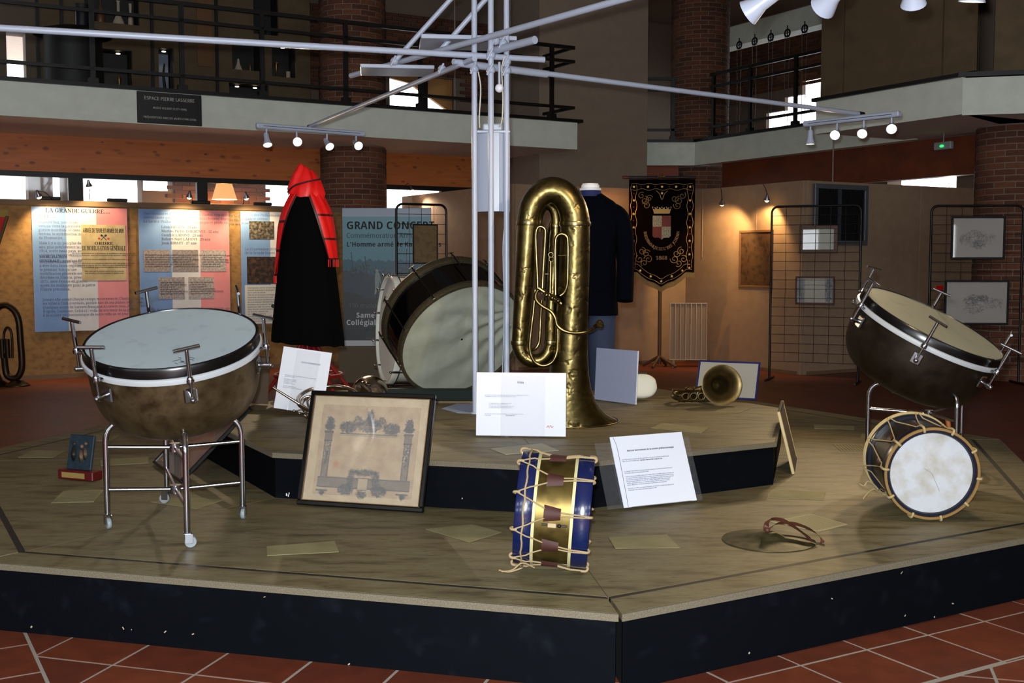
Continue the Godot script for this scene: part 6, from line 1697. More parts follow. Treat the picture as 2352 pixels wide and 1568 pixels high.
func mesh_stand(label: String, a: Vector3, b: Vector3, h: float, m: Material, nh: int) -> void:
	var mid := (a + b) / 2
	var d := b - a
	var t := thing("mesh_stand", label, "display stand", mid, atan2(-d.z, d.x))
	var w := d.length()
	var pts := [Vector3(-w / 2, 0.02, 0), Vector3(-w / 2, h - 0.07, 0)]
	for k in range(1, 6):
		var an := lerps(PI, PI / 2, k, 5)
		pts.append(Vector3(-w / 2 + 0.07 + 0.07 * cos(an), h - 0.07 + 0.07 * sin(an), 0))
	var r := []
	for p in pts:
		r.append(Vector3(-p.x, p.y, 0))
	r.reverse()
	part("tube_frame", Mb.new().tube(pts + r, 0.0125, 10).done(), m, t)
	for s in [-1.0, 1.0]:
		part("foot", Mb.new().rod(Vector3(s * w / 2, 0.0125, -0.22), Vector3(s * w / 2, 0.0125, 0.22), 0.0125, 8).done(), m, t)
	var wire := mat(Color(0.10, 0.085, 0.075), 0.5, 0.3)
	for k in nh:
		part("cross_wire", Mb.new().rod(Vector3(-w / 2, h - 0.1 - k * 0.1, 0), Vector3(w / 2, h - 0.1 - k * 0.1, 0), 0.0025, 5).done(), wire, t)
	var nv := int(w / 0.17)
	for k in range(1, nv + 1):
		var x := -w / 2 + w * k / (nv + 1)
		part("upright_wire", Mb.new().rod(Vector3(x, h, 0), Vector3(x, h - 0.1 * nh, 0), 0.0025, 5).done(), wire, t)

func concert_texture() -> ImageTexture:
	var w := 240
	var h := 370
	var im := Image.create(w, h, false, Image.FORMAT_RGB8)
	var nz := FastNoiseLite.new()
	nz.seed = 17
	nz.frequency = 0.03
	for y in h:
		for x in w:
			var v := float(y) / h
			var c := Color(0.58, 0.63, 0.70)
			if v > 0.06:
				c = Color(0.36, 0.55, 0.60).lerp(Color(0.26, 0.47, 0.53), clampf((v - 0.06) / 0.3, 0, 1))
			var ridge := 0.38 + nz.get_noise_1d(x * 1.5) * 0.03
			if v > ridge:
				c = Color(0.09, 0.30, 0.37)
			ridge = 0.47 + nz.get_noise_1d(x * 0.9 + 100) * 0.05
			if v > ridge:
				c = Color(0.09, 0.16, 0.23)
			ridge = 0.66 + nz.get_noise_1d(x * 0.6 + 300) * 0.02 - 0.06 * pow(absf(x - 120.0) / 120.0, 2.0)
			if v > ridge:
				c = Color(0.035, 0.04, 0.05)
			im.set_pixel(x, y, c)
	var rg := RandomNumberGenerator.new()
	rg.seed = 2
	for q in [[28, 118, 175, -0.1], [66, 130, 185, -0.12], [170, 110, 180, 0.05], [185, 140, 190, 0.1]]:
		for y in range(q[1], q[2]):
			var x := int(q[0] + (y - q[2]) * q[3] * -1.0)
			shade(im, x, y, Color(0.03, 0.07, 0.09), 0.85)
			shade(im, x + 1, y, Color(0.03, 0.07, 0.09), 0.6)
	for k in 40:
		scribble(im, rg, rg.randf_range(0, 240), rg.randf_range(160, 185), 10, 8, 6, Color(0.03, 0.07, 0.09), 0.6)
	return ImageTexture.create_from_image(im)

func build_banner() -> void:
	var vel := mat(Color(0.02, 0.004, 0.012), 0.9)
	vel.metallic_specular = 0.15
	var gold := mat(Color(0.62, 0.50, 0.26), 0.35, 0.75)
	var wood := mat(Color(0.28, 0.19, 0.11), 0.6)
	var t := thing("velvet_banner", "dark purple velvet banner embroidered in gold with a crowned shield", "banner", P(1.845, 1.0, 13.9), -0.02)
	var half := 0.405
	var pl := PackedVector2Array()
	for q in [[-half, 1.32], [half, 1.32], [half, 0.18], [0.30, 0.185], [0.24, 0.13], [0.16, 0.075], [0.07, 0.045], [0.0, 0.0], [-0.07, 0.045], [-0.16, 0.075], [-0.24, 0.13], [-0.30, 0.185], [-half, 0.18]]:
		pl.append(Vector2(q[0], q[1]))
	part("velvet", Mb.new().plate(pl, 0.012).done(), vel, t)
	# fringe
	var fr := []
	for k in pl.size() - 2:
		fr.append(pl[k + 2])
	var fb := Mb.new()
	for k in fr.size() - 1:
		var a: Vector2 = fr[k]
		var b: Vector2 = fr[k + 1]
		var m := int((a - b).length() / 0.008) + 1
		for i in m:
			var p := a.lerp(b, float(i) / m)
			fb.box(Vector3(p.x, p.y - 0.03, -0.006), Vector3(0.006, 0.075, 0.004))
	part("fringe", fb.done(), mat(Color(0.38, 0.32, 0.17), 0.7), t)
	var zf := 0.003
	var line := func(p: Array, r: float):
		part("gold_cord", Mb.new().tube(spline(p, 5), r, 6).done(), gold, t)
	# scalloped double border
	for s in [-1.0, 1.0]:
		for o in [[0.375, 0.009], [0.315, -0.009]]:
			var pp := []
			for k in 26:
				pp.append(Vector3(s * (o[0] + o[1] * sin(k * 1.25)), lerps(1.25, 0.235, k, 25), zf))
			line.call(pp, 0.0032)
	for o in [[1.262, 0.008], [1.195, -0.010]]:
		var pp := []
		for k in 22:
			pp.append(Vector3(lerps(-0.375, 0.375, k, 21), o[0] + o[1] * sin(k * 1.3), zf))
		line.call(pp, 0.0032)
	for o in [0.0, 0.062]:
		var pp := []
		for q in [[-0.375, 0.215], [-0.31, 0.215], [-0.25, 0.165], [-0.165, 0.108], [-0.075, 0.075], [0.0, 0.035], [0.075, 0.075], [0.165, 0.108], [0.25, 0.165], [0.31, 0.215], [0.375, 0.215]]:
			pp.append(Vector3(q[0] * (1.0 - o * 1.0), q[1] + o, zf))
		line.call(pp, 0.0032)
	# stars and roses in the border
	var star := PackedVector2Array()
	for k in 10:
		var a := PI / 2 + TAU * k / 10
		var r := 0.020 if k % 2 == 0 else 0.008
		star.append(Vector2(cos(a) * r, sin(a) * r))
	var smesh := Mb.new().plate(star, 0.003).done()
	var dmesh := Mb.new().ball(Vector3.ZERO, 0.009, 8, Vector3(1, 1, 0.4)).done()
	var rose := mat(Color(0.42, 0.12, 0.12), 0.6)
	for k in 13:
		for s in [-1.0, 1.0]:
			if k % 2 == 0:
				part("star", smesh, gold, t, Vector3(s * 0.345, lerps(1.228, 0.235, k, 12), zf))
			else:
				part("rosette", dmesh, rose, t, Vector3(s * 0.345, lerps(1.228, 0.235, k, 12), zf))
	for k in 9:
		if k != 0 and k != 8:
			part("star" if k % 2 == 0 else "rosette", smesh if k % 2 == 0 else dmesh, gold if k % 2 == 0 else rose, t, Vector3(lerps(-0.345, 0.345, k, 8), 1.228, zf))
	for q in [[-0.26, 0.20], [-0.13, 0.13], [0.0, 0.068], [0.13, 0.13], [0.26, 0.20]]:
		part("star", smesh, gold, t, Vector3(q[0], q[1], zf))
	# corner scrollwork: spirals
	var spiral := func(cx: float, cy: float, r: float, a0: float, turns: float, s: float):
		var pp := []
		for k in 20:
			var f := k / 19.0
			var a := a0 + s * turns * TAU * f
			pp.append(Vector3(cx + cos(a) * r * (1.0 - 0.8 * f), cy + sin(a) * r * (1.0 - 0.8 * f), zf))
		part("scroll", Mb.new().tube(pp, 0.0055, 6).done(), mat(Color(0.45, 0.37, 0.20), 0.5, 0.4), t)
	for s in [-1.0, 1.0]:
		spiral.call(s * 0.21, 1.06, 0.055, 1.5, 1.4, s)
		spiral.call(s * 0.155, 1.085, 0.045, 0.3, 1.3, -s)
		spiral.call(s * 0.19, 1.0, 0.05, 2.8, 1.4, s)
		spiral.call(s * 0.25, 1.12, 0.045, 1.0, 1.2, -s)
		spiral.call(s * 0.24, 0.44, 0.05, 1.5, 1.4, s)
		spiral.call(s * 0.185, 0.41, 0.05, 0.5, 1.3, -s)
		spiral.call(s * 0.16, 0.34, 0.055, 3.0, 1.4, s)
		spiral.call(s * 0.27, 0.34, 0.05, 2.0, 1.2, -s)
		spiral.call(s * 0.21, 0.29, 0.045, 4.0, 1.2, s)
	line.call([Vector3(-0.07, 1.18, zf), Vector3(-0.03, 1.14, zf), Vector3(0, 1.07, zf), Vector3(0.03, 1.14, zf), Vector3(0.07, 1.18, zf)], 0.004)
	part("star", smesh, gold, t, Vector3(0, 1.15, zf))
	# crown
	var cr := PackedVector2Array([Vector2(-0.095, 0.90), Vector2(0.095, 0.90), Vector2(0.115, 0.965), Vector2(0.09, 0.948), Vector2(0.07, 0.972), Vector2(0.045, 0.95), Vector2(0.022, 0.975), Vector2(0.0, 0.952), Vector2(-0.022, 0.975), Vector2(-0.045, 0.95), Vector2(-0.07, 0.972), Vector2(-0.09, 0.948), Vector2(-0.115, 0.965)])
	var cb := Mb.new()
	cb.xf = Transform3D(Basis.IDENTITY, Vector3(0, 0, 0.006))
	cb.plate(cr, 0.006)
	part("crown", cb.done(), mat(Color(0.5, 0.38, 0.18), 0.4, 0.6), t)
	var pe := Mb.new()
	for k in 9:
		pe.ball(Vector3(-0.112 + k * 0.028, 0.978 - (0.008 if k % 2 else 0.0), 0.006), 0.007, 8)
	part("crown_pearls", pe.done(), mat(Color(0.75, 0.74, 0.70), 0.3), t)
	# quartered shield
	var qw := 0.112
	var qd := [[-qw, 0.74, 0.0, 0.875, true], [0.0, 0.74, qw, 0.875, false], [-qw, 0.61, 0.0, 0.74, false], [0.0, 0.61, qw, 0.74, true]]
	for q in qd:
		var g := PackedVector2Array([Vector2(q[0], q[1]), Vector2(q[2], q[1]), Vector2(q[2], q[3]), Vector2(q[0], q[3])])
		if q[1] < 0.7:
			g = PackedVector2Array([Vector2(-qw, 0.625), Vector2(-0.09, 0.605), Vector2(-0.03, 0.605), Vector2(0.0, 0.58), Vector2(0.0, 0.74), Vector2(-qw, 0.74)]) if q[0] < -0.01 else PackedVector2Array([Vector2(0.0, 0.58), Vector2(0.03, 0.605), Vector2(0.09, 0.605), Vector2(qw, 0.625), Vector2(qw, 0.74), Vector2(0.0, 0.74)])
		var sb := Mb.new()
		sb.xf = Transform3D(Basis.IDENTITY, Vector3(0, 0, 0.005))
		sb.plate(g, 0.004)
		part("shield_quarter", sb.done(), mat(Color(0.60, 0.62, 0.56), 0.6, 0.0, ntex(131, 0.1, [Color(0.55, 0.55, 0.5), Color(1, 1, 1)], 64), 8.0) if q[4] else mat(Color(0.34, 0.12, 0.12), 0.7), t)
	# curved inscription
	var word := "PHILHARMONIQUE DE L'ISLE JOURDAIN"
	for k in word.length():
		if word[k] == " ":
			continue
		var a := deg_to_rad(lerps(188.0, 352.0, k, word.length() - 1))
		text(word[k], 0.034, mat(Color(0.42, 0.34, 0.20), 0.6), t, Vector3(cos(a) * 0.205, 0.70 + sin(a) * 0.235, 0.002), "Droid Serif", 700, HORIZONTAL_ALIGNMENT_CENTER, "letter", Basis(Vector3.BACK, a + PI / 2))
	text("1868", 0.045, mat(Color(0.42, 0.34, 0.20), 0.6), t, Vector3(0, 0.355, 0.002), "Droid Serif", 700)
	# pole, cross bar and foot
	part("cross_bar", Mb.new().rod(Vector3(-0.47, 1.345, -0.006), Vector3(half + 0.01, 1.345, -0.006), 0.016, 10).done(), mat(Color(0.03, 0.015, 0.012), 0.4), t)
	part("bar_tip", Mb.new().rod(Vector3(-0.49, 1.345, -0.006), Vector3(-0.41, 1.345, -0.006), 0.0175, 10).done(), mat(Color(0.4, 0.1, 0.06), 0.5), t)
	var fin := Mb.new()
	for k in 7:
		fin.tube(spline([Vector3(-0.01, 1.345, 0.012), Vector3(-0.01 + 0.05 * cos(k * 0.9), 1.365 + 0.025 * sin(k * 0.9), 0.02), Vector3(-0.01 + 0.035 * cos(k * 0.9 + 0.8), 1.375 + 0.02 * sin(k * 0.9 + 0.8), 0.02)], 4), 0.006, 6)
	part("finial", fin.done(), mat(Color(0.42, 0.28, 0.10), 0.4, 0.6), t)
	part("pole", Mb.new().rod(Vector3(-0.01, -0.96, -0.03), Vector3(-0.01, 1.36, -0.03), 0.024, 10).done(), wood, t)
	for k in 4:
		var a := TAU * k / 4 + 0.5
		part("foot", Mb.new().tube(spline([Vector3(-0.01, -0.86, -0.03), Vector3(-0.01 + cos(a) * 0.1, -0.92, -0.03 + sin(a) * 0.1), Vector3(-0.01 + cos(a) * 0.22, -0.985, -0.03 + sin(a) * 0.22)], 5), 0.018, 8).done(), wood, t)

func case_item(label: String, cat: String, called: String, s: float, y: float, w: float, prof: Array, m: Material) -> void:
	var pr := []
	for q in prof:
		pr.append(Vector2(q[0], q[1]))
	solo(called, label, cat, Mb.new().lathe(pr, 20).done(), m, LW(s, y, w))

func build_gallery() -> void:
	var L := LW
	var w0 := 2.6
	# panelled case wall upstairs with dark niches
	var niches := [[5.15, 5.75, 3.19, 4.02], [5.05, 5.72, 4.35, 5.4], [4.62, 4.82, 3.3, 4.1], [3.35, 3.9, 3.25, 3.72], [3.45, 3.85, 3.9, 4.3], [2.95, 3.3, 3.85, 4.3], [3.2, 3.55, 4.4, 5.1]]
	var wl := struct("wall_cases", pierced(L, 2.75, 6.3, w0, 0.06, 3.18, 6.0, niches), M.panel_wall)
	var b := Mb.new()
	for q in niches:
		slab(b, L, q[0] - 0.02, q[1] + 0.02, q[2] - 0.02, q[3] + 0.02, w0 + 0.34, w0 + 0.36)
		slab(b, L, q[0] - 0.02, q[1] + 0.02, q[3], q[3] + 0.02, w0 + 0.06, w0 + 0.36)
		slab(b, L, q[0] - 0.02, q[1] + 0.02, q[2] - 0.02, q[2], w0 + 0.06, w0 + 0.36)
		slab(b, L, q[0] - 0.02, q[0], q[2], q[3], w0 + 0.06, w0 + 0.36)
		slab(b, L, q[1], q[1] + 0.02, q[2], q[3], w0 + 0.06, w0 + 0.36)
	part("niche_lining", b.done(), M.black, wl)
	for s in [4.06, 4.9, 6.0, 6.28]:
		b = Mb.new()
		slab(b, L, s - 0.02, s + 0.02, 3.18, 6.0, w0 - 0.03, w0)
		part("cover_strip", b.done(), M.dark_steel, wl)
	b = Mb.new()
	slab(b, L, 4.12, 4.32, 3.9, 6.0, w0 - 0.02, w0 - 0.002)
	part("tan_panel", b.done(), mat(Color(0.42, 0.29, 0.17), 0.8), wl)
	var pot := mat(Color(0.66, 0.62, 0.55), 0.6)
	var dk := mat(Color(0.12, 0.10, 0.09), 0.35)
	var bronze := mat(Color(0.45, 0.36, 0.22), 0.3, 0.8)
	var bot := [[0, 0], [0.055, 0], [0.065, 0.03], [0.06, 0.09], [0.03, 0.14], [0.011, 0.17], [0.009, 0.27], [0, 0.27]]
	case_item("white long-necked still bottle, larger of two in the lower niche", "bottle", "still_bottle", 5.62, 3.19, w0 + 0.16, bot.map(func(q): return [q[0] * 1.35, q[1] * 1.3]), pot)
	case_item("white long-necked still bottle, smaller of two in the lower niche", "bottle", "still_bottle", 5.46, 3.19, w0 + 0.12, bot.map(func(q): return [q[0] * 1.1, q[1] * 1.15]), pot)
	case_item("dark fluted pedestal cup with a brass knob in the lower niche", "cup", "pedestal_cup", 5.29, 3.19, w0 + 0.16, [[0, 0], [0.06, 0], [0.065, 0.2], [0.1, 0.36], [0.1, 0.375], [0, 0.375]], dk)
	case_item("brass candle holder standing on the pedestal cup", "candle holder", "candle_holder", 5.29, 3.565, w0 + 0.16, [[0, 0], [0.02, 0], [0.015, 0.06], [0.03, 0.1], [0.022, 0.14], [0, 0.15]], bronze)
	case_item("grey glass bottle in the upper niche by the dark jar", "bottle", "glass_bottle", 5.62, 4.35, w0 + 0.16, bot, dk)
	case_item("brown turned bottle in the middle of the upper niche", "bottle", "glass_bottle", 5.50, 4.35, w0 + 0.16, bot.map(func(q): return [q[0] * 0.8, q[1] * 1.4]), mat(Color(0.4, 0.25, 0.15), 0.4))
	case_item("pale flask with a wide foot in the upper niche", "flask", "glass_flask", 5.28, 4.35, w0 + 0.16, [[0, 0], [0.085, 0], [0.07, 0.05], [0.02, 0.16], [0.018, 0.3], [0.03, 0.32], [0, 0.32]], pot)
	case_item("thin white vase at the end of the upper niche", "vase", "white_vase", 5.13, 4.35, w0 + 0.16, [[0, 0], [0.035, 0], [0.03, 0.1], [0.015, 0.2], [0.02, 0.3], [0, 0.3]], pot)
	case_item("small white cone bell in the square niche", "bell", "cone_bell", 3.74, 3.90, w0 + 0.1, [[0, 0], [0.06, 0], [0.02, 0.1], [0.012, 0.16], [0, 0.16]], pot)
	case_item("small glass goblet in the square niche", "goblet", "glass_goblet", 3.57, 3.90, w0 + 0.12, [[0, 0], [0.035, 0], [0.01, 0.02], [0.01, 0.06], [0.03, 0.1], [0, 0.1]], bronze)
	case_item("small dark goblet beside the cone bell", "goblet", "glass_goblet", 3.88, 3.90, w0 + 0.12, [[0, 0], [0.03, 0], [0.01, 0.02], [0.01, 0.06], [0.028, 0.11], [0, 0.11]], dk)
	case_item("brass goblet in the narrow niche, on its ledge", "goblet", "glass_goblet", 3.2, 3.85, w0 + 0.12, [[0, 0], [0.04, 0], [0.012, 0.03], [0.012, 0.12], [0.035, 0.2], [0, 0.22]], bronze)
	case_item("pale beaker at the end of the narrow niche", "beaker", "pale_beaker", 3.03, 3.85, w0 + 0.12, [[0, 0], [0.03, 0], [0.03, 0.1], [0, 0.1]], pot)
	case_item("brass bowl in the tall upper niche", "bowl", "brass_bowl", 3.4, 4.4, w0 + 0.12, [[0, 0], [0.04, 0], [0.06, 0.05], [0.02, 0.08], [0, 0.1]], bronze)
	# crested ornament in the wide low niche
	var o := thing("crested_mask", "beaded arch ornament with a small mask in the wide low niche", "ornament", LW(3.83, 3.25, w0 + 0.06), YL)
	var bd := Mb.new()
	for k in 15:
		var a := PI * k / 14.0
		bd.ball(Vector3(cos(a) * 0.07, 0.16 + sin(a) * 0.12, 0), 0.010, 6)
	part("beads", bd.done(), mat(Color(0.6, 0.55, 0.48), 0.35, 0.4), o)
	part("disc", Mb.new().ball(Vector3(0, 0.19, -0.01), 0.055, 10, Vector3(1, 1.3, 0.2)).done(), dk, o)
	part("mask", Mb.new().ball(Vector3(0, 0.06, 0.01), 0.05, 10, Vector3(1, 1.1, 0.5)).ball(Vector3(-0.03, 0.085, 0.03), 0.012, 6).ball(Vector3(0.03, 0.085, 0.03), 0.012, 6).done(), mat(Color(0.4, 0.36, 0.32), 0.3, 0.4), o)
	# statuette in the lit narrow niche
	o = thing("thin_statuette", "thin dark statuette before a pale blue back in its own niche", "statuette", LW(4.72, 3.3, w0 + 0.14), YL)
	part("figure", Mb.new().tube(spline([Vector3(0, 0.02, 0), Vector3(0.01, 0.25, 0), Vector3(-0.01, 0.45, 0), Vector3(0.005, 0.62, 0)], 5), [0.03, 0.028, 0.026, 0.024, 0.022, 0.02, 0.018, 0.02, 0.02, 0.018, 0.016, 0.016, 0.014, 0.012, 0.012, 0.008], 8).lathe([Vector2(0, 0), Vector2(0.05, 0), Vector2(0.05, 0.03), Vector2(0, 0.03)], 12).done(), M.black, o)
	part("back_panel", Mb.new().box(Vector3(0, 0.4, -0.14), Vector3(0.17, 0.72, 0.01)).done(), mat(Color(0.42, 0.47, 0.56), 0.6), o)
	# niche lamps: small lit downlights
	for q in [[5.55, 4.0, "two white still bottles"], [5.3, 4.0, "dark pedestal cup"], [5.5, 5.38, "row of bottles in the upper niche"], [3.75, 3.70, "beaded arch ornament"], [3.5, 3.70, "empty end of the wide low niche"], [3.7, 4.28, "small cone bell"], [3.1, 4.28, "brass goblet in the narrow niche"], [4.72, 4.08, "thin statuette"]]:
		var t := thing("niche_downlight", "tiny round niche downlight above the " + q[2], "lamp", LW(q[0], q[1], w0 + 0.14), 0.0, "downlights of the display niches")
		var g := mat(Color(1, 1, 1), 0.3)
		g.emission_enabled = true
		g.emission = Color(1.0, 0.92, 0.8)
		g.emission_energy_multiplier = 2.5
		part("lamp_glass", Mb.new().lathe([Vector2(0, -0.012), Vector2(0.028, -0.012), Vector2(0.028, -0.002), Vector2(0, -0.002)], 14).done(), g, t)
		var p := LW(q[0], q[1] - 0.02, w0 + 0.14)
		spot(t, p, p + Vector3(0, -1, 0.01), 0.035, Color(1.0, 0.9, 0.75), 50.0, 0.02)
	# big dark vat with its lid and a jar on it, standing on the gallery
	o = thing("wooden_vat", "large dark green vat with a flat lid standing on the gallery", "vat", LW(6.1, 3.19, 1.1))
	part("body", Mb.new().lathe([Vector2(0, 0), Vector2(0.33, 0), Vector2(0.31, 0.66), Vector2(0, 0.66)], 32).done(), mat(Color(0.055, 0.085, 0.06), 0.6), o)
	part("lid", Mb.new().lathe([Vector2(0, 0.665), Vector2(0.42, 0.665), Vector2(0.40, 0.70), Vector2(0.2, 0.76), Vector2(0, 0.77)], 32).done(), mat(Color(0.035, 0.045, 0.04), 0.5), o)
	o = thing("lidded_jar", "dark blue lidded jar standing on the vat", "jar", LW(6.0, 3.965, 1.05))
	part("body", Mb.new().lathe([Vector2(0, 0), Vector2(0.085, 0), Vector2(0.085, 0.2), Vector2(0, 0.2)], 20).done(), mat(Color(0.05, 0.08, 0.12), 0.25), o)
	part("lid", Mb.new().lathe([Vector2(0, 0.2), Vector2(0.092, 0.2), Vector2(0.092, 0.24), Vector2(0, 0.25)], 20).done(), M.black, o)
	# wooden doors and dark chairs between the cases and the column
	for q in [[2.42, 2.7, "tall dark wooden cupboard beside the display niches"], [1.98, 2.25, "dark rounded chair back against the brick column"]]:
		o = thing("dark_cupboard", q[2], "cupboard", LW((q[0] + q[1]) / 2, 3.19, 2.3), YL)
		part("body", Mb.new().box(Vector3(0, 0.42, 0), Vector3(q[1] - q[0], 0.84, 0.3), 0.03).done(), mat(Color(0.09, 0.065, 0.045), 0.5), o)
		part("door", Mb.new().box(Vector3(0, 0.42, 0.155), Vector3((q[1] - q[0]) * 0.75, 0.72, 0.012), 0.004).done(), mat(Color(0.13, 0.09, 0.06), 0.5), o)
	# thin conduits
	solo("thin_conduit", "thin white conduit hanging before the brick gallery wall", "pipe", Mb.new().rod(Vector3(0, -1.2, 0), Vector3(0, 2.0, 0), 0.012, 6).done(), mat(Color(0.55, 0.52, 0.48), 0.6), LW(1.0, 4.0, 1.6), 0.0, "white conduits hanging by the balcony")
	solo("thin_conduit", "thin white conduit hanging before the grey pillar", "pipe", Mb.new().rod(Vector3(0, -0.8, 0), Vector3(0, 2.0, 0), 0.012, 6).done(), mat(Color(0.55, 0.52, 0.48), 0.6), LW(0.62, 4.0, 0.7), 0.0, "white conduits hanging by the balcony")
	# pulleys on the far lintel
	for k in 6:
		var t := thing("iron_pulley", "iron pulley wheel under the white lintel, " + ["next to the round brick column", "second from the brick column", "third from the brick column", "fourth from the brick column", "fifth from the brick column", "next to the panelled wall"][k], "pulley", RW(-1.58 + k * 0.385, 4.985, 1.9), YR, "row of iron pulleys")
		part("wheel", Mb.new().tube(ring_pts(Vector3.ZERO, Vector3.RIGHT, Vector3.UP, 0.058, 22), 0.014, 8, true).done(), M.dark_steel, t)
		part("spokes", Mb.new().rod(Vector3(0, -0.055, 0), Vector3(0, 0.12, 0), 0.010, 6).rod(Vector3(-0.055, 0, 0), Vector3(0.055, 0, 0), 0.007, 6).done(), M.dark_steel, t)
		for s in [-1.0, 1.0]:
			part("cord", Mb.new().rod(Vector3(s * 0.055, 0, 0), Vector3(s * 0.03, -1.5, 0), 0.005, 5).done(), mat(Color(0.45, 0.42, 0.36), 0.8), t)
	# pendant in the side room behind the glazing
	var pl := thing("pendant_lamp", "pale pendant lampshade glowing before the brick wall behind the glazing", "lamp", LW(3.35, 2.28, 4.9))
	var sm := mat(Color(0.95, 0.85, 0.7), 0.6)
	sm.emission_enabled = true
	sm.emission = Color(1.0, 0.72, 0.4)
	sm.emission_energy_multiplier = 1.0
	part("lamp_shade", Mb.new().lathe([Vector2(0.19, 0.0), Vector2(0.12, 0.24), Vector2(0.0, 0.25)], 24).done(), sm, pl)
	part("stem", Mb.new().rod(Vector3(0, 0.25, 0), Vector3(0, 0.51, 0), 0.01, 6).done(), M.dark_steel, pl)
	var om := OmniLight3D.new()
	om.name = "lamp_light"
	pl.add_child(om)
	om.position = Vector3(0, -0.06, 0)
	om.light_energy = 2.2
	om.light_color = Color(1.0, 0.72, 0.42)
	om.light_size = 0.06
	om.omni_range = 40.0
	om.omni_attenuation = 2.0
	om.shadow_enabled = true


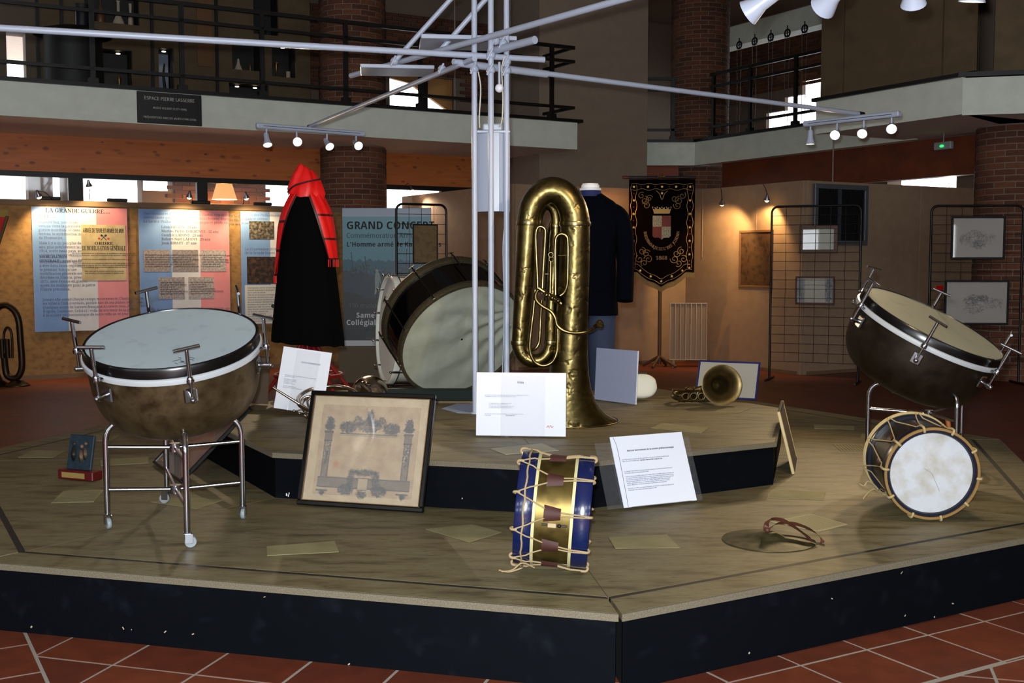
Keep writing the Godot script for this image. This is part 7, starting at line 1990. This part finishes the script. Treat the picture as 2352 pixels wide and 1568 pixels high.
# ---------------------------------------------------------------- helpers
class Mb:
	var v := PackedVector3Array()
	var n := PackedVector3Array()
	var t := PackedVector2Array()
	var xf := Transform3D.IDENTITY
	func tri(a: Vector3, b: Vector3, c: Vector3, na: Vector3, nb: Vector3, nc: Vector3, ua := Vector2.ZERO, ub := Vector2.ZERO, uc := Vector2.ZERO) -> void:
		var cr := (b - a).cross(c - a)
		if cr.length_squared() < 1e-16:
			return
		if cr.dot(na + nb + nc) > 0.0:
			v.append(xf * a); v.append(xf * c); v.append(xf * b)
			n.append(xf.basis * na); n.append(xf.basis * nc); n.append(xf.basis * nb)
			t.append(ua); t.append(uc); t.append(ub)
		else:
			v.append(xf * a); v.append(xf * b); v.append(xf * c)
			n.append(xf.basis * na); n.append(xf.basis * nb); n.append(xf.basis * nc)
			t.append(ua); t.append(ub); t.append(uc)
	func quad(a: Vector3, b: Vector3, c: Vector3, d: Vector3, nn: Vector3) -> void:
		tri(a, b, c, nn, nn, nn, Vector2(0, 1), Vector2(1, 1), Vector2(1, 0))
		tri(a, c, d, nn, nn, nn, Vector2(0, 1), Vector2(1, 0), Vector2(0, 0))
	func box(c: Vector3, s: Vector3, bev := 0.0, bs := Basis.IDENTITY) -> Mb:
		var h := s * 0.5
		var b := minf(bev, minf(h.x, minf(h.y, h.z)) * 0.9)
		var old := xf
		xf = xf * Transform3D(bs, c)
		var ax := [Vector3.RIGHT, Vector3.UP, Vector3.BACK]
		for i in 3:
			for sg in [-1.0, 1.0]:
				var w: Vector3 = ax[i]
				var u: Vector3 = ax[(i + 1) % 3]
				var q: Vector3 = ax[(i + 2) % 3]
				var o: Vector3 = w * (sg * h[i])
				var hu := u * (h[(i + 1) % 3] - b)
				var hq := q * (h[(i + 2) % 3] - b)
				if i == 2:
					quad(o - hu - hq, o + hu - hq, o + hu + hq, o - hu + hq, w * sg)
				else:
					quad(o - hu - hq, o - hu + hq, o + hu + hq, o + hu - hq, w * sg)
		if b > 0.0:
			for i in 3:
				var u: Vector3 = ax[(i + 1) % 3]
				var q: Vector3 = ax[(i + 2) % 3]
				var w: Vector3 = ax[i] * (h[i] - b)
				var a1: float = h[(i + 1) % 3]
				var a2: float = h[(i + 2) % 3]
				for s1 in [-1.0, 1.0]:
					for s2 in [-1.0, 1.0]:
						var p: Vector3 = u * (s1 * a1) + q * (s2 * (a2 - b))
						var r: Vector3 = u * (s1 * (a1 - b)) + q * (s2 * a2)
						quad(p - w, p + w, r + w, r - w, (u * s1 + q * s2).normalized())
			for sx in [-1.0, 1.0]:
				for sy in [-1.0, 1.0]:
					for sz in [-1.0, 1.0]:
						var nn := Vector3(sx, sy, sz).normalized()
						tri(Vector3(sx * h.x, sy * (h.y - b), sz * (h.z - b)), Vector3(sx * (h.x - b), sy * h.y, sz * (h.z - b)), Vector3(sx * (h.x - b), sy * (h.y - b), sz * h.z), nn, nn, nn)
		xf = old
		return self
	func grid(p: Array, cu := false, cv := false, flip := false) -> Mb:
		# p[i][j]; smooth surface
		var ni := p.size()
		var nj: int = p[0].size()
		var nm := []
		for i in ni:
			var row := PackedVector3Array()
			for j in nj:
				var i0 := (i - 1 + ni) % ni if cu else maxi(i - 1, 0)
				var i1 := (i + 1) % ni if cu else mini(i + 1, ni - 1)
				var j0 := (j - 1 + nj) % nj if cv else maxi(j - 1, 0)
				var j1 := (j + 1) % nj if cv else mini(j + 1, nj - 1)
				var du: Vector3 = p[i1][j] - p[i0][j]
				var dv: Vector3 = p[i][j1] - p[i][j0]
				var c := du.cross(dv)
				if c.length_squared() < 1e-18:
					c = Vector3.UP
				row.append(c.normalized() * (-1.0 if flip else 1.0))
			nm.append(row)
		for i in (ni if cu else ni - 1):
			for j in (nj if cv else nj - 1):
				var i1 := (i + 1) % ni
				var j1 := (j + 1) % nj
				var u0 := float(i) / ni
				var u1 := float(i + 1) / ni
				var v0 := float(j) / nj
				var v1 := float(j + 1) / nj
				tri(p[i][j], p[i1][j], p[i1][j1], nm[i][j], nm[i1][j], nm[i1][j1], Vector2(u0, v0), Vector2(u1, v0), Vector2(u1, v1))
				tri(p[i][j], p[i1][j1], p[i][j1], nm[i][j], nm[i1][j1], nm[i][j1], Vector2(u0, v0), Vector2(u1, v1), Vector2(u0, v1))
		return self
	func lathe(pr: Array, seg := 24, a0 := 0.0, a1 := TAU) -> Mb:
		# pr: Vector2(r, y) traced so that the outside is to the right of the way upwards
		var m := pr.size() - 1
		var sn := []
		for i in m:
			var d: Vector2 = pr[i + 1] - pr[i]
			sn.append(Vector2(d.y, -d.x).normalized())
		for i in m:
			var n0: Vector2 = sn[i]
			var n1: Vector2 = sn[i]
			if i > 0 and sn[i].dot(sn[i - 1]) > 0.7:
				n0 = (sn[i] + sn[i - 1]).normalized()
			if i < m - 1 and sn[i].dot(sn[i + 1]) > 0.7:
				n1 = (sn[i] + sn[i + 1]).normalized()
			var p: Vector2 = pr[i]
			var q: Vector2 = pr[i + 1]
			for k in seg:
				var t0 := a0 + (a1 - a0) * k / seg
				var t1 := a0 + (a1 - a0) * (k + 1) / seg
				var c0 := Vector3(cos(t0), 0, sin(t0))
				var c1 := Vector3(cos(t1), 0, sin(t1))
				var up := Vector3.UP
				var A := c0 * p.x + up * p.y
				var B := c1 * p.x + up * p.y
				var C := c1 * q.x + up * q.y
				var D := c0 * q.x + up * q.y
				var nA := c0 * n0.x + up * n0.y
				var nB := c1 * n0.x + up * n0.y
				var nC := c1 * n1.x + up * n1.y
				var nD := c0 * n1.x + up * n1.y
				var uA := Vector2(float(k) / seg, float(i) / m)
				var uC := Vector2(float(k + 1) / seg, float(i + 1) / m)
				tri(A, B, C, nA, nB, nC, uA, Vector2(uC.x, uA.y), uC)
				tri(A, C, D, nA, nC, nD, uA, uC, Vector2(uA.x, uC.y))
		return self
	func tube(pts: Array, r, seg := 8, closed := false, caps := true) -> Mb:
		var m := pts.size()
		var rings := []
		var nr: Vector3
		for i in m:
			var a: Vector3 = pts[(i - 1 + m) % m] if closed or i > 0 else pts[0]
			var b: Vector3 = pts[(i + 1) % m] if closed or i < m - 1 else pts[m - 1]
			var d := (b - a).normalized()
			if i == 0:
				nr = d.cross(Vector3.UP)
				if nr.length() < 0.1:
					nr = d.cross(Vector3.RIGHT)
			nr = (nr - d * nr.dot(d)).normalized()
			var br := d.cross(nr)
			var rad: float = r[i] if r is Array else r
			var ring := []
			for k in seg:
				var th := TAU * k / seg
				ring.append([pts[i] + (nr * cos(th) + br * sin(th)) * rad, nr * cos(th) + br * sin(th)])
			rings.append(ring)
			if caps and not closed and (i == 0 or i == m - 1):
				var cn := -d if i == 0 else d
				for k in seg:
					tri(pts[i], ring[k][0], ring[(k + 1) % seg][0], cn, cn, cn)
		for i in (m if closed else m - 1):
			var i1 := (i + 1) % m
			for k in seg:
				var k1 := (k + 1) % seg
				tri(rings[i][k][0], rings[i1][k][0], rings[i1][k1][0], rings[i][k][1], rings[i1][k][1], rings[i1][k1][1])
				tri(rings[i][k][0], rings[i1][k1][0], rings[i][k1][0], rings[i][k][1], rings[i1][k1][1], rings[i][k1][1])
		return self
	func rod(a: Vector3, b: Vector3, r: float, seg := 8) -> Mb:
		return tube([a, b], r, seg)
	func prism(poly: PackedVector2Array, y0: float, y1: float) -> Mb:
		# polygon in x, z (second = z); from y0 to y1
		var ix := Geometry2D.triangulate_polygon(poly)
		for k in range(0, ix.size(), 3):
			var a := poly[ix[k]]
			var b := poly[ix[k + 1]]
			var c := poly[ix[k + 2]]
			tri(Vector3(a.x, y1, a.y), Vector3(b.x, y1, b.y), Vector3(c.x, y1, c.y), Vector3.UP, Vector3.UP, Vector3.UP, a, b, c)
			tri(Vector3(a.x, y0, a.y), Vector3(b.x, y0, b.y), Vector3(c.x, y0, c.y), Vector3.DOWN, Vector3.DOWN, Vector3.DOWN, a, b, c)
		var ar := 0.0
		for k in poly.size():
			ar += poly[k].cross(poly[(k + 1) % poly.size()])
		for k in poly.size():
			var a := poly[k]
			var b := poly[(k + 1) % poly.size()]
			var e := (b - a).normalized() * signf(ar)
			quad(Vector3(a.x, y0, a.y), Vector3(b.x, y0, b.y), Vector3(b.x, y1, b.y), Vector3(a.x, y1, a.y), Vector3(e.y, 0, -e.x))
		return self
	func plate(poly: PackedVector2Array, th: float) -> Mb:
		# polygon in x, y standing upright, front at z = 0, thickness th backwards
		var old := xf
		var q := PackedVector2Array()
		for p in poly:
			q.append(Vector2(p.x, -p.y))
		xf = xf * Transform3D(Basis(Vector3.RIGHT, PI / 2), Vector3.ZERO)
		prism(q, -th, 0.0)
		xf = old
		return self
	func ball(c: Vector3, r: float, seg := 12, sc := Vector3.ONE) -> Mb:
		var old := xf
		xf = xf * Transform3D(Basis.from_scale(sc), c)
		var pr := []
		for i in seg / 2 + 1:
			var a := -PI / 2 + PI * i / (seg / 2)
			pr.append(Vector2(r * cos(a), r * sin(a)))
		lathe(pr, seg)
		xf = old
		return self
	func done() -> ArrayMesh:
		var ar := []
		ar.resize(Mesh.ARRAY_MAX)
		for i in n.size():
			n[i] = n[i].normalized()
		ar[Mesh.ARRAY_VERTEX] = v
		ar[Mesh.ARRAY_NORMAL] = n
		ar[Mesh.ARRAY_TEX_UV] = t
		var me := ArrayMesh.new()
		me.add_surface_from_arrays(Mesh.PRIMITIVE_TRIANGLES, ar)
		return me

func P(x: float, y: float, d: float) -> Vector3:
	return Vector3(x, y, -d)

# the left wing of the hall: s metres leftwards along the balcony, w metres behind its edge
func LW(s: float, y: float, w: float) -> Vector3:
	return P(0.866 - 0.868 * s - 0.497 * w, y, 15.0 - 0.497 * s + 0.868 * w)
# the right wing: r metres towards the viewer from the far corner, w metres behind its edge
func RW(r: float, y: float, w: float) -> Vector3:
	return P(2.806 + 0.497 * r + 0.868 * w, y, 17.4 - 0.868 * r + 0.497 * w)
const YL := 0.5201
const YR := -1.0507

func spline(pts: Array, sub := 6, closed := false) -> Array:
	var out := []
	var m := pts.size()
	for i in (m if closed else m - 1):
		var p0: Vector3 = pts[(i - 1 + m) % m] if closed or i > 0 else pts[0]
		var p1: Vector3 = pts[i]
		var p2: Vector3 = pts[(i + 1) % m]
		var p3: Vector3 = pts[(i + 2) % m] if closed or i < m - 2 else pts[m - 1]
		for k in sub:
			var f := float(k) / sub
			out.append(p1.cubic_interpolate(p2, p0, p3, f))
	if not closed:
		out.append(pts[m - 1])
	return out

func ring_pts(c: Vector3, u: Vector3, w: Vector3, r: float, seg := 24, a0 := 0.0, a1 := TAU) -> Array:
	var out := []
	var cl := absf(a1 - a0 - TAU) < 0.001
	for k in (seg if cl else seg + 1):
		var a := a0 + (a1 - a0) * k / seg
		out.append(c + (u * cos(a) + w * sin(a)) * r)
	return out

func lerps(a: float, b: float, k: int, m: int) -> float:
	return a + (b - a) * float(k) / float(m)

func mat(c: Color, rough := 0.7, metal := 0.0, tex: Texture2D = null, sc := 1.0, world := false) -> StandardMaterial3D:
	var m := StandardMaterial3D.new()
	m.albedo_color = c
	m.roughness = rough
	m.metallic = metal
	if tex:
		m.albedo_texture = tex
		m.uv1_triplanar = true
		m.uv1_world_triplanar = world
		m.uv1_scale = Vector3.ONE * sc
	return m

func ntex(sd: int, freq: float, cols: Array, size := 256, oct := 4, kind := FastNoiseLite.TYPE_SIMPLEX_SMOOTH) -> NoiseTexture2D:
	var nz := FastNoiseLite.new()
	nz.seed = sd
	nz.frequency = freq
	nz.noise_type = kind
	nz.fractal_octaves = oct
	var t := NoiseTexture2D.new()
	t.width = size
	t.height = size
	t.seamless = true
	t.noise = nz
	var g := Gradient.new()
	var off := PackedFloat32Array()
	var cc := PackedColorArray()
	for i in cols.size():
		off.append(float(i) / (cols.size() - 1))
		cc.append(cols[i])
	g.offsets = off
	g.colors = cc
	t.color_ramp = g
	return t

func bump(m: StandardMaterial3D, tex: Texture2D, cm: float) -> StandardMaterial3D:
	m.heightmap_enabled = true
	m.heightmap_texture = tex
	m.heightmap_scale = cm
	return m

var used := {}
func numbered(called: String) -> String:
	if not used.has(called):
		used[called] = 0
		return called
	used[called] += 1
	return "%s_%03d" % [called, used[called]]

func thing(called: String, label: String, category: String, at := Vector3.ZERO, turn := 0.0, group := "") -> Node3D:
	var o := Node3D.new()
	o.name = numbered(called)
	add_child(o)
	o.position = at
	o.rotation.y = turn
	o.set_meta("label", label)
	o.set_meta("category", category)
	if group != "":
		o.set_meta("group", group)
	return o

func part(called: String, me: Mesh, m: Material, parent: Node3D, at := Vector3.ZERO) -> MeshInstance3D:
	var o := MeshInstance3D.new()
	o.name = called
	o.mesh = me
	o.material_override = m
	parent.add_child(o, true)
	o.position = at
	return o

func solo(called: String, label: String, category: String, me: Mesh, m: Material, at := Vector3.ZERO, turn := 0.0, group := "") -> MeshInstance3D:
	var o := MeshInstance3D.new()
	o.name = numbered(called)
	o.mesh = me
	o.material_override = m
	add_child(o)
	o.position = at
	o.rotation.y = turn
	o.set_meta("label", label)
	o.set_meta("category", category)
	if group != "":
		o.set_meta("group", group)
	return o

func struct(called: String, me: Mesh, m: Material, at := Vector3.ZERO, turn := 0.0) -> MeshInstance3D:
	var o := MeshInstance3D.new()
	o.name = numbered(called)
	o.mesh = me
	o.material_override = m
	add_child(o)
	o.position = at
	o.rotation.y = turn
	o.set_meta("kind", "structure")
	return o

func setting(called: String, at: Vector3) -> Node3D:
	var o := Node3D.new()
	o.name = numbered(called)
	add_child(o)
	o.position = at
	o.set_meta("kind", "structure")
	return o

func copy(o: Node3D, at: Vector3, turn: float, label := "") -> Node3D:
	var c := o.duplicate()
	c.name = numbered(String(o.name).get_slice("_0", 0))
	add_child(c)
	c.position = at
	c.rotation.y = turn
	if label != "":
		c.set_meta("label", label)
	return c

# lettering: real letters a hair proud of what they are printed on, laid out on the x, y plane of the parent
func text(s: String, h: float, m: Material, parent: Node3D, at: Vector3, font := "Droid Sans", weight := 400, align := HORIZONTAL_ALIGNMENT_CENTER, called := "lettering", bend := Basis.IDENTITY, stretch := 1.0, wid := 0.0) -> MeshInstance3D:
	var tm := TextMesh.new()
	var f := SystemFont.new()
	f.font_names = PackedStringArray([font])
	f.font_weight = weight
	tm.font = f
	tm.text = s
	tm.font_size = 32
	tm.pixel_size = h / 23.0
	tm.depth = 0.0008
	tm.curve_step = 4.0
	tm.horizontal_alignment = align
	tm.vertical_alignment = VERTICAL_ALIGNMENT_CENTER
	if wid > 0.0:
		tm.width = wid / tm.pixel_size
		tm.autowrap_mode = TextServer.AUTOWRAP_WORD
		tm.justification_flags = TextServer.JUSTIFICATION_KASHIDA | TextServer.JUSTIFICATION_WORD_BOUND
	var o := part(called, tm, m, parent, at)
	o.basis = bend * Basis.from_scale(Vector3(stretch, 1, 1))
	return o

func spot(parent: Node3D, at: Vector3, to: Vector3, e: float, c: Color, ang := 30.0, size := 0.03) -> void:
	var l := SpotLight3D.new()
	l.name = "lamp_light"
	parent.add_child(l, true)
	l.light_energy = e
	l.light_color = c
	l.spot_angle = ang
	l.spot_range = 40.0
	l.spot_attenuation = 2.0
	l.spot_angle_attenuation = 0.6
	l.light_size = size
	l.shadow_enabled = true
	l.look_at_from_position(at, to, Vector3.UP if absf((to - at).normalized().y) < 0.98 else Vector3.RIGHT)
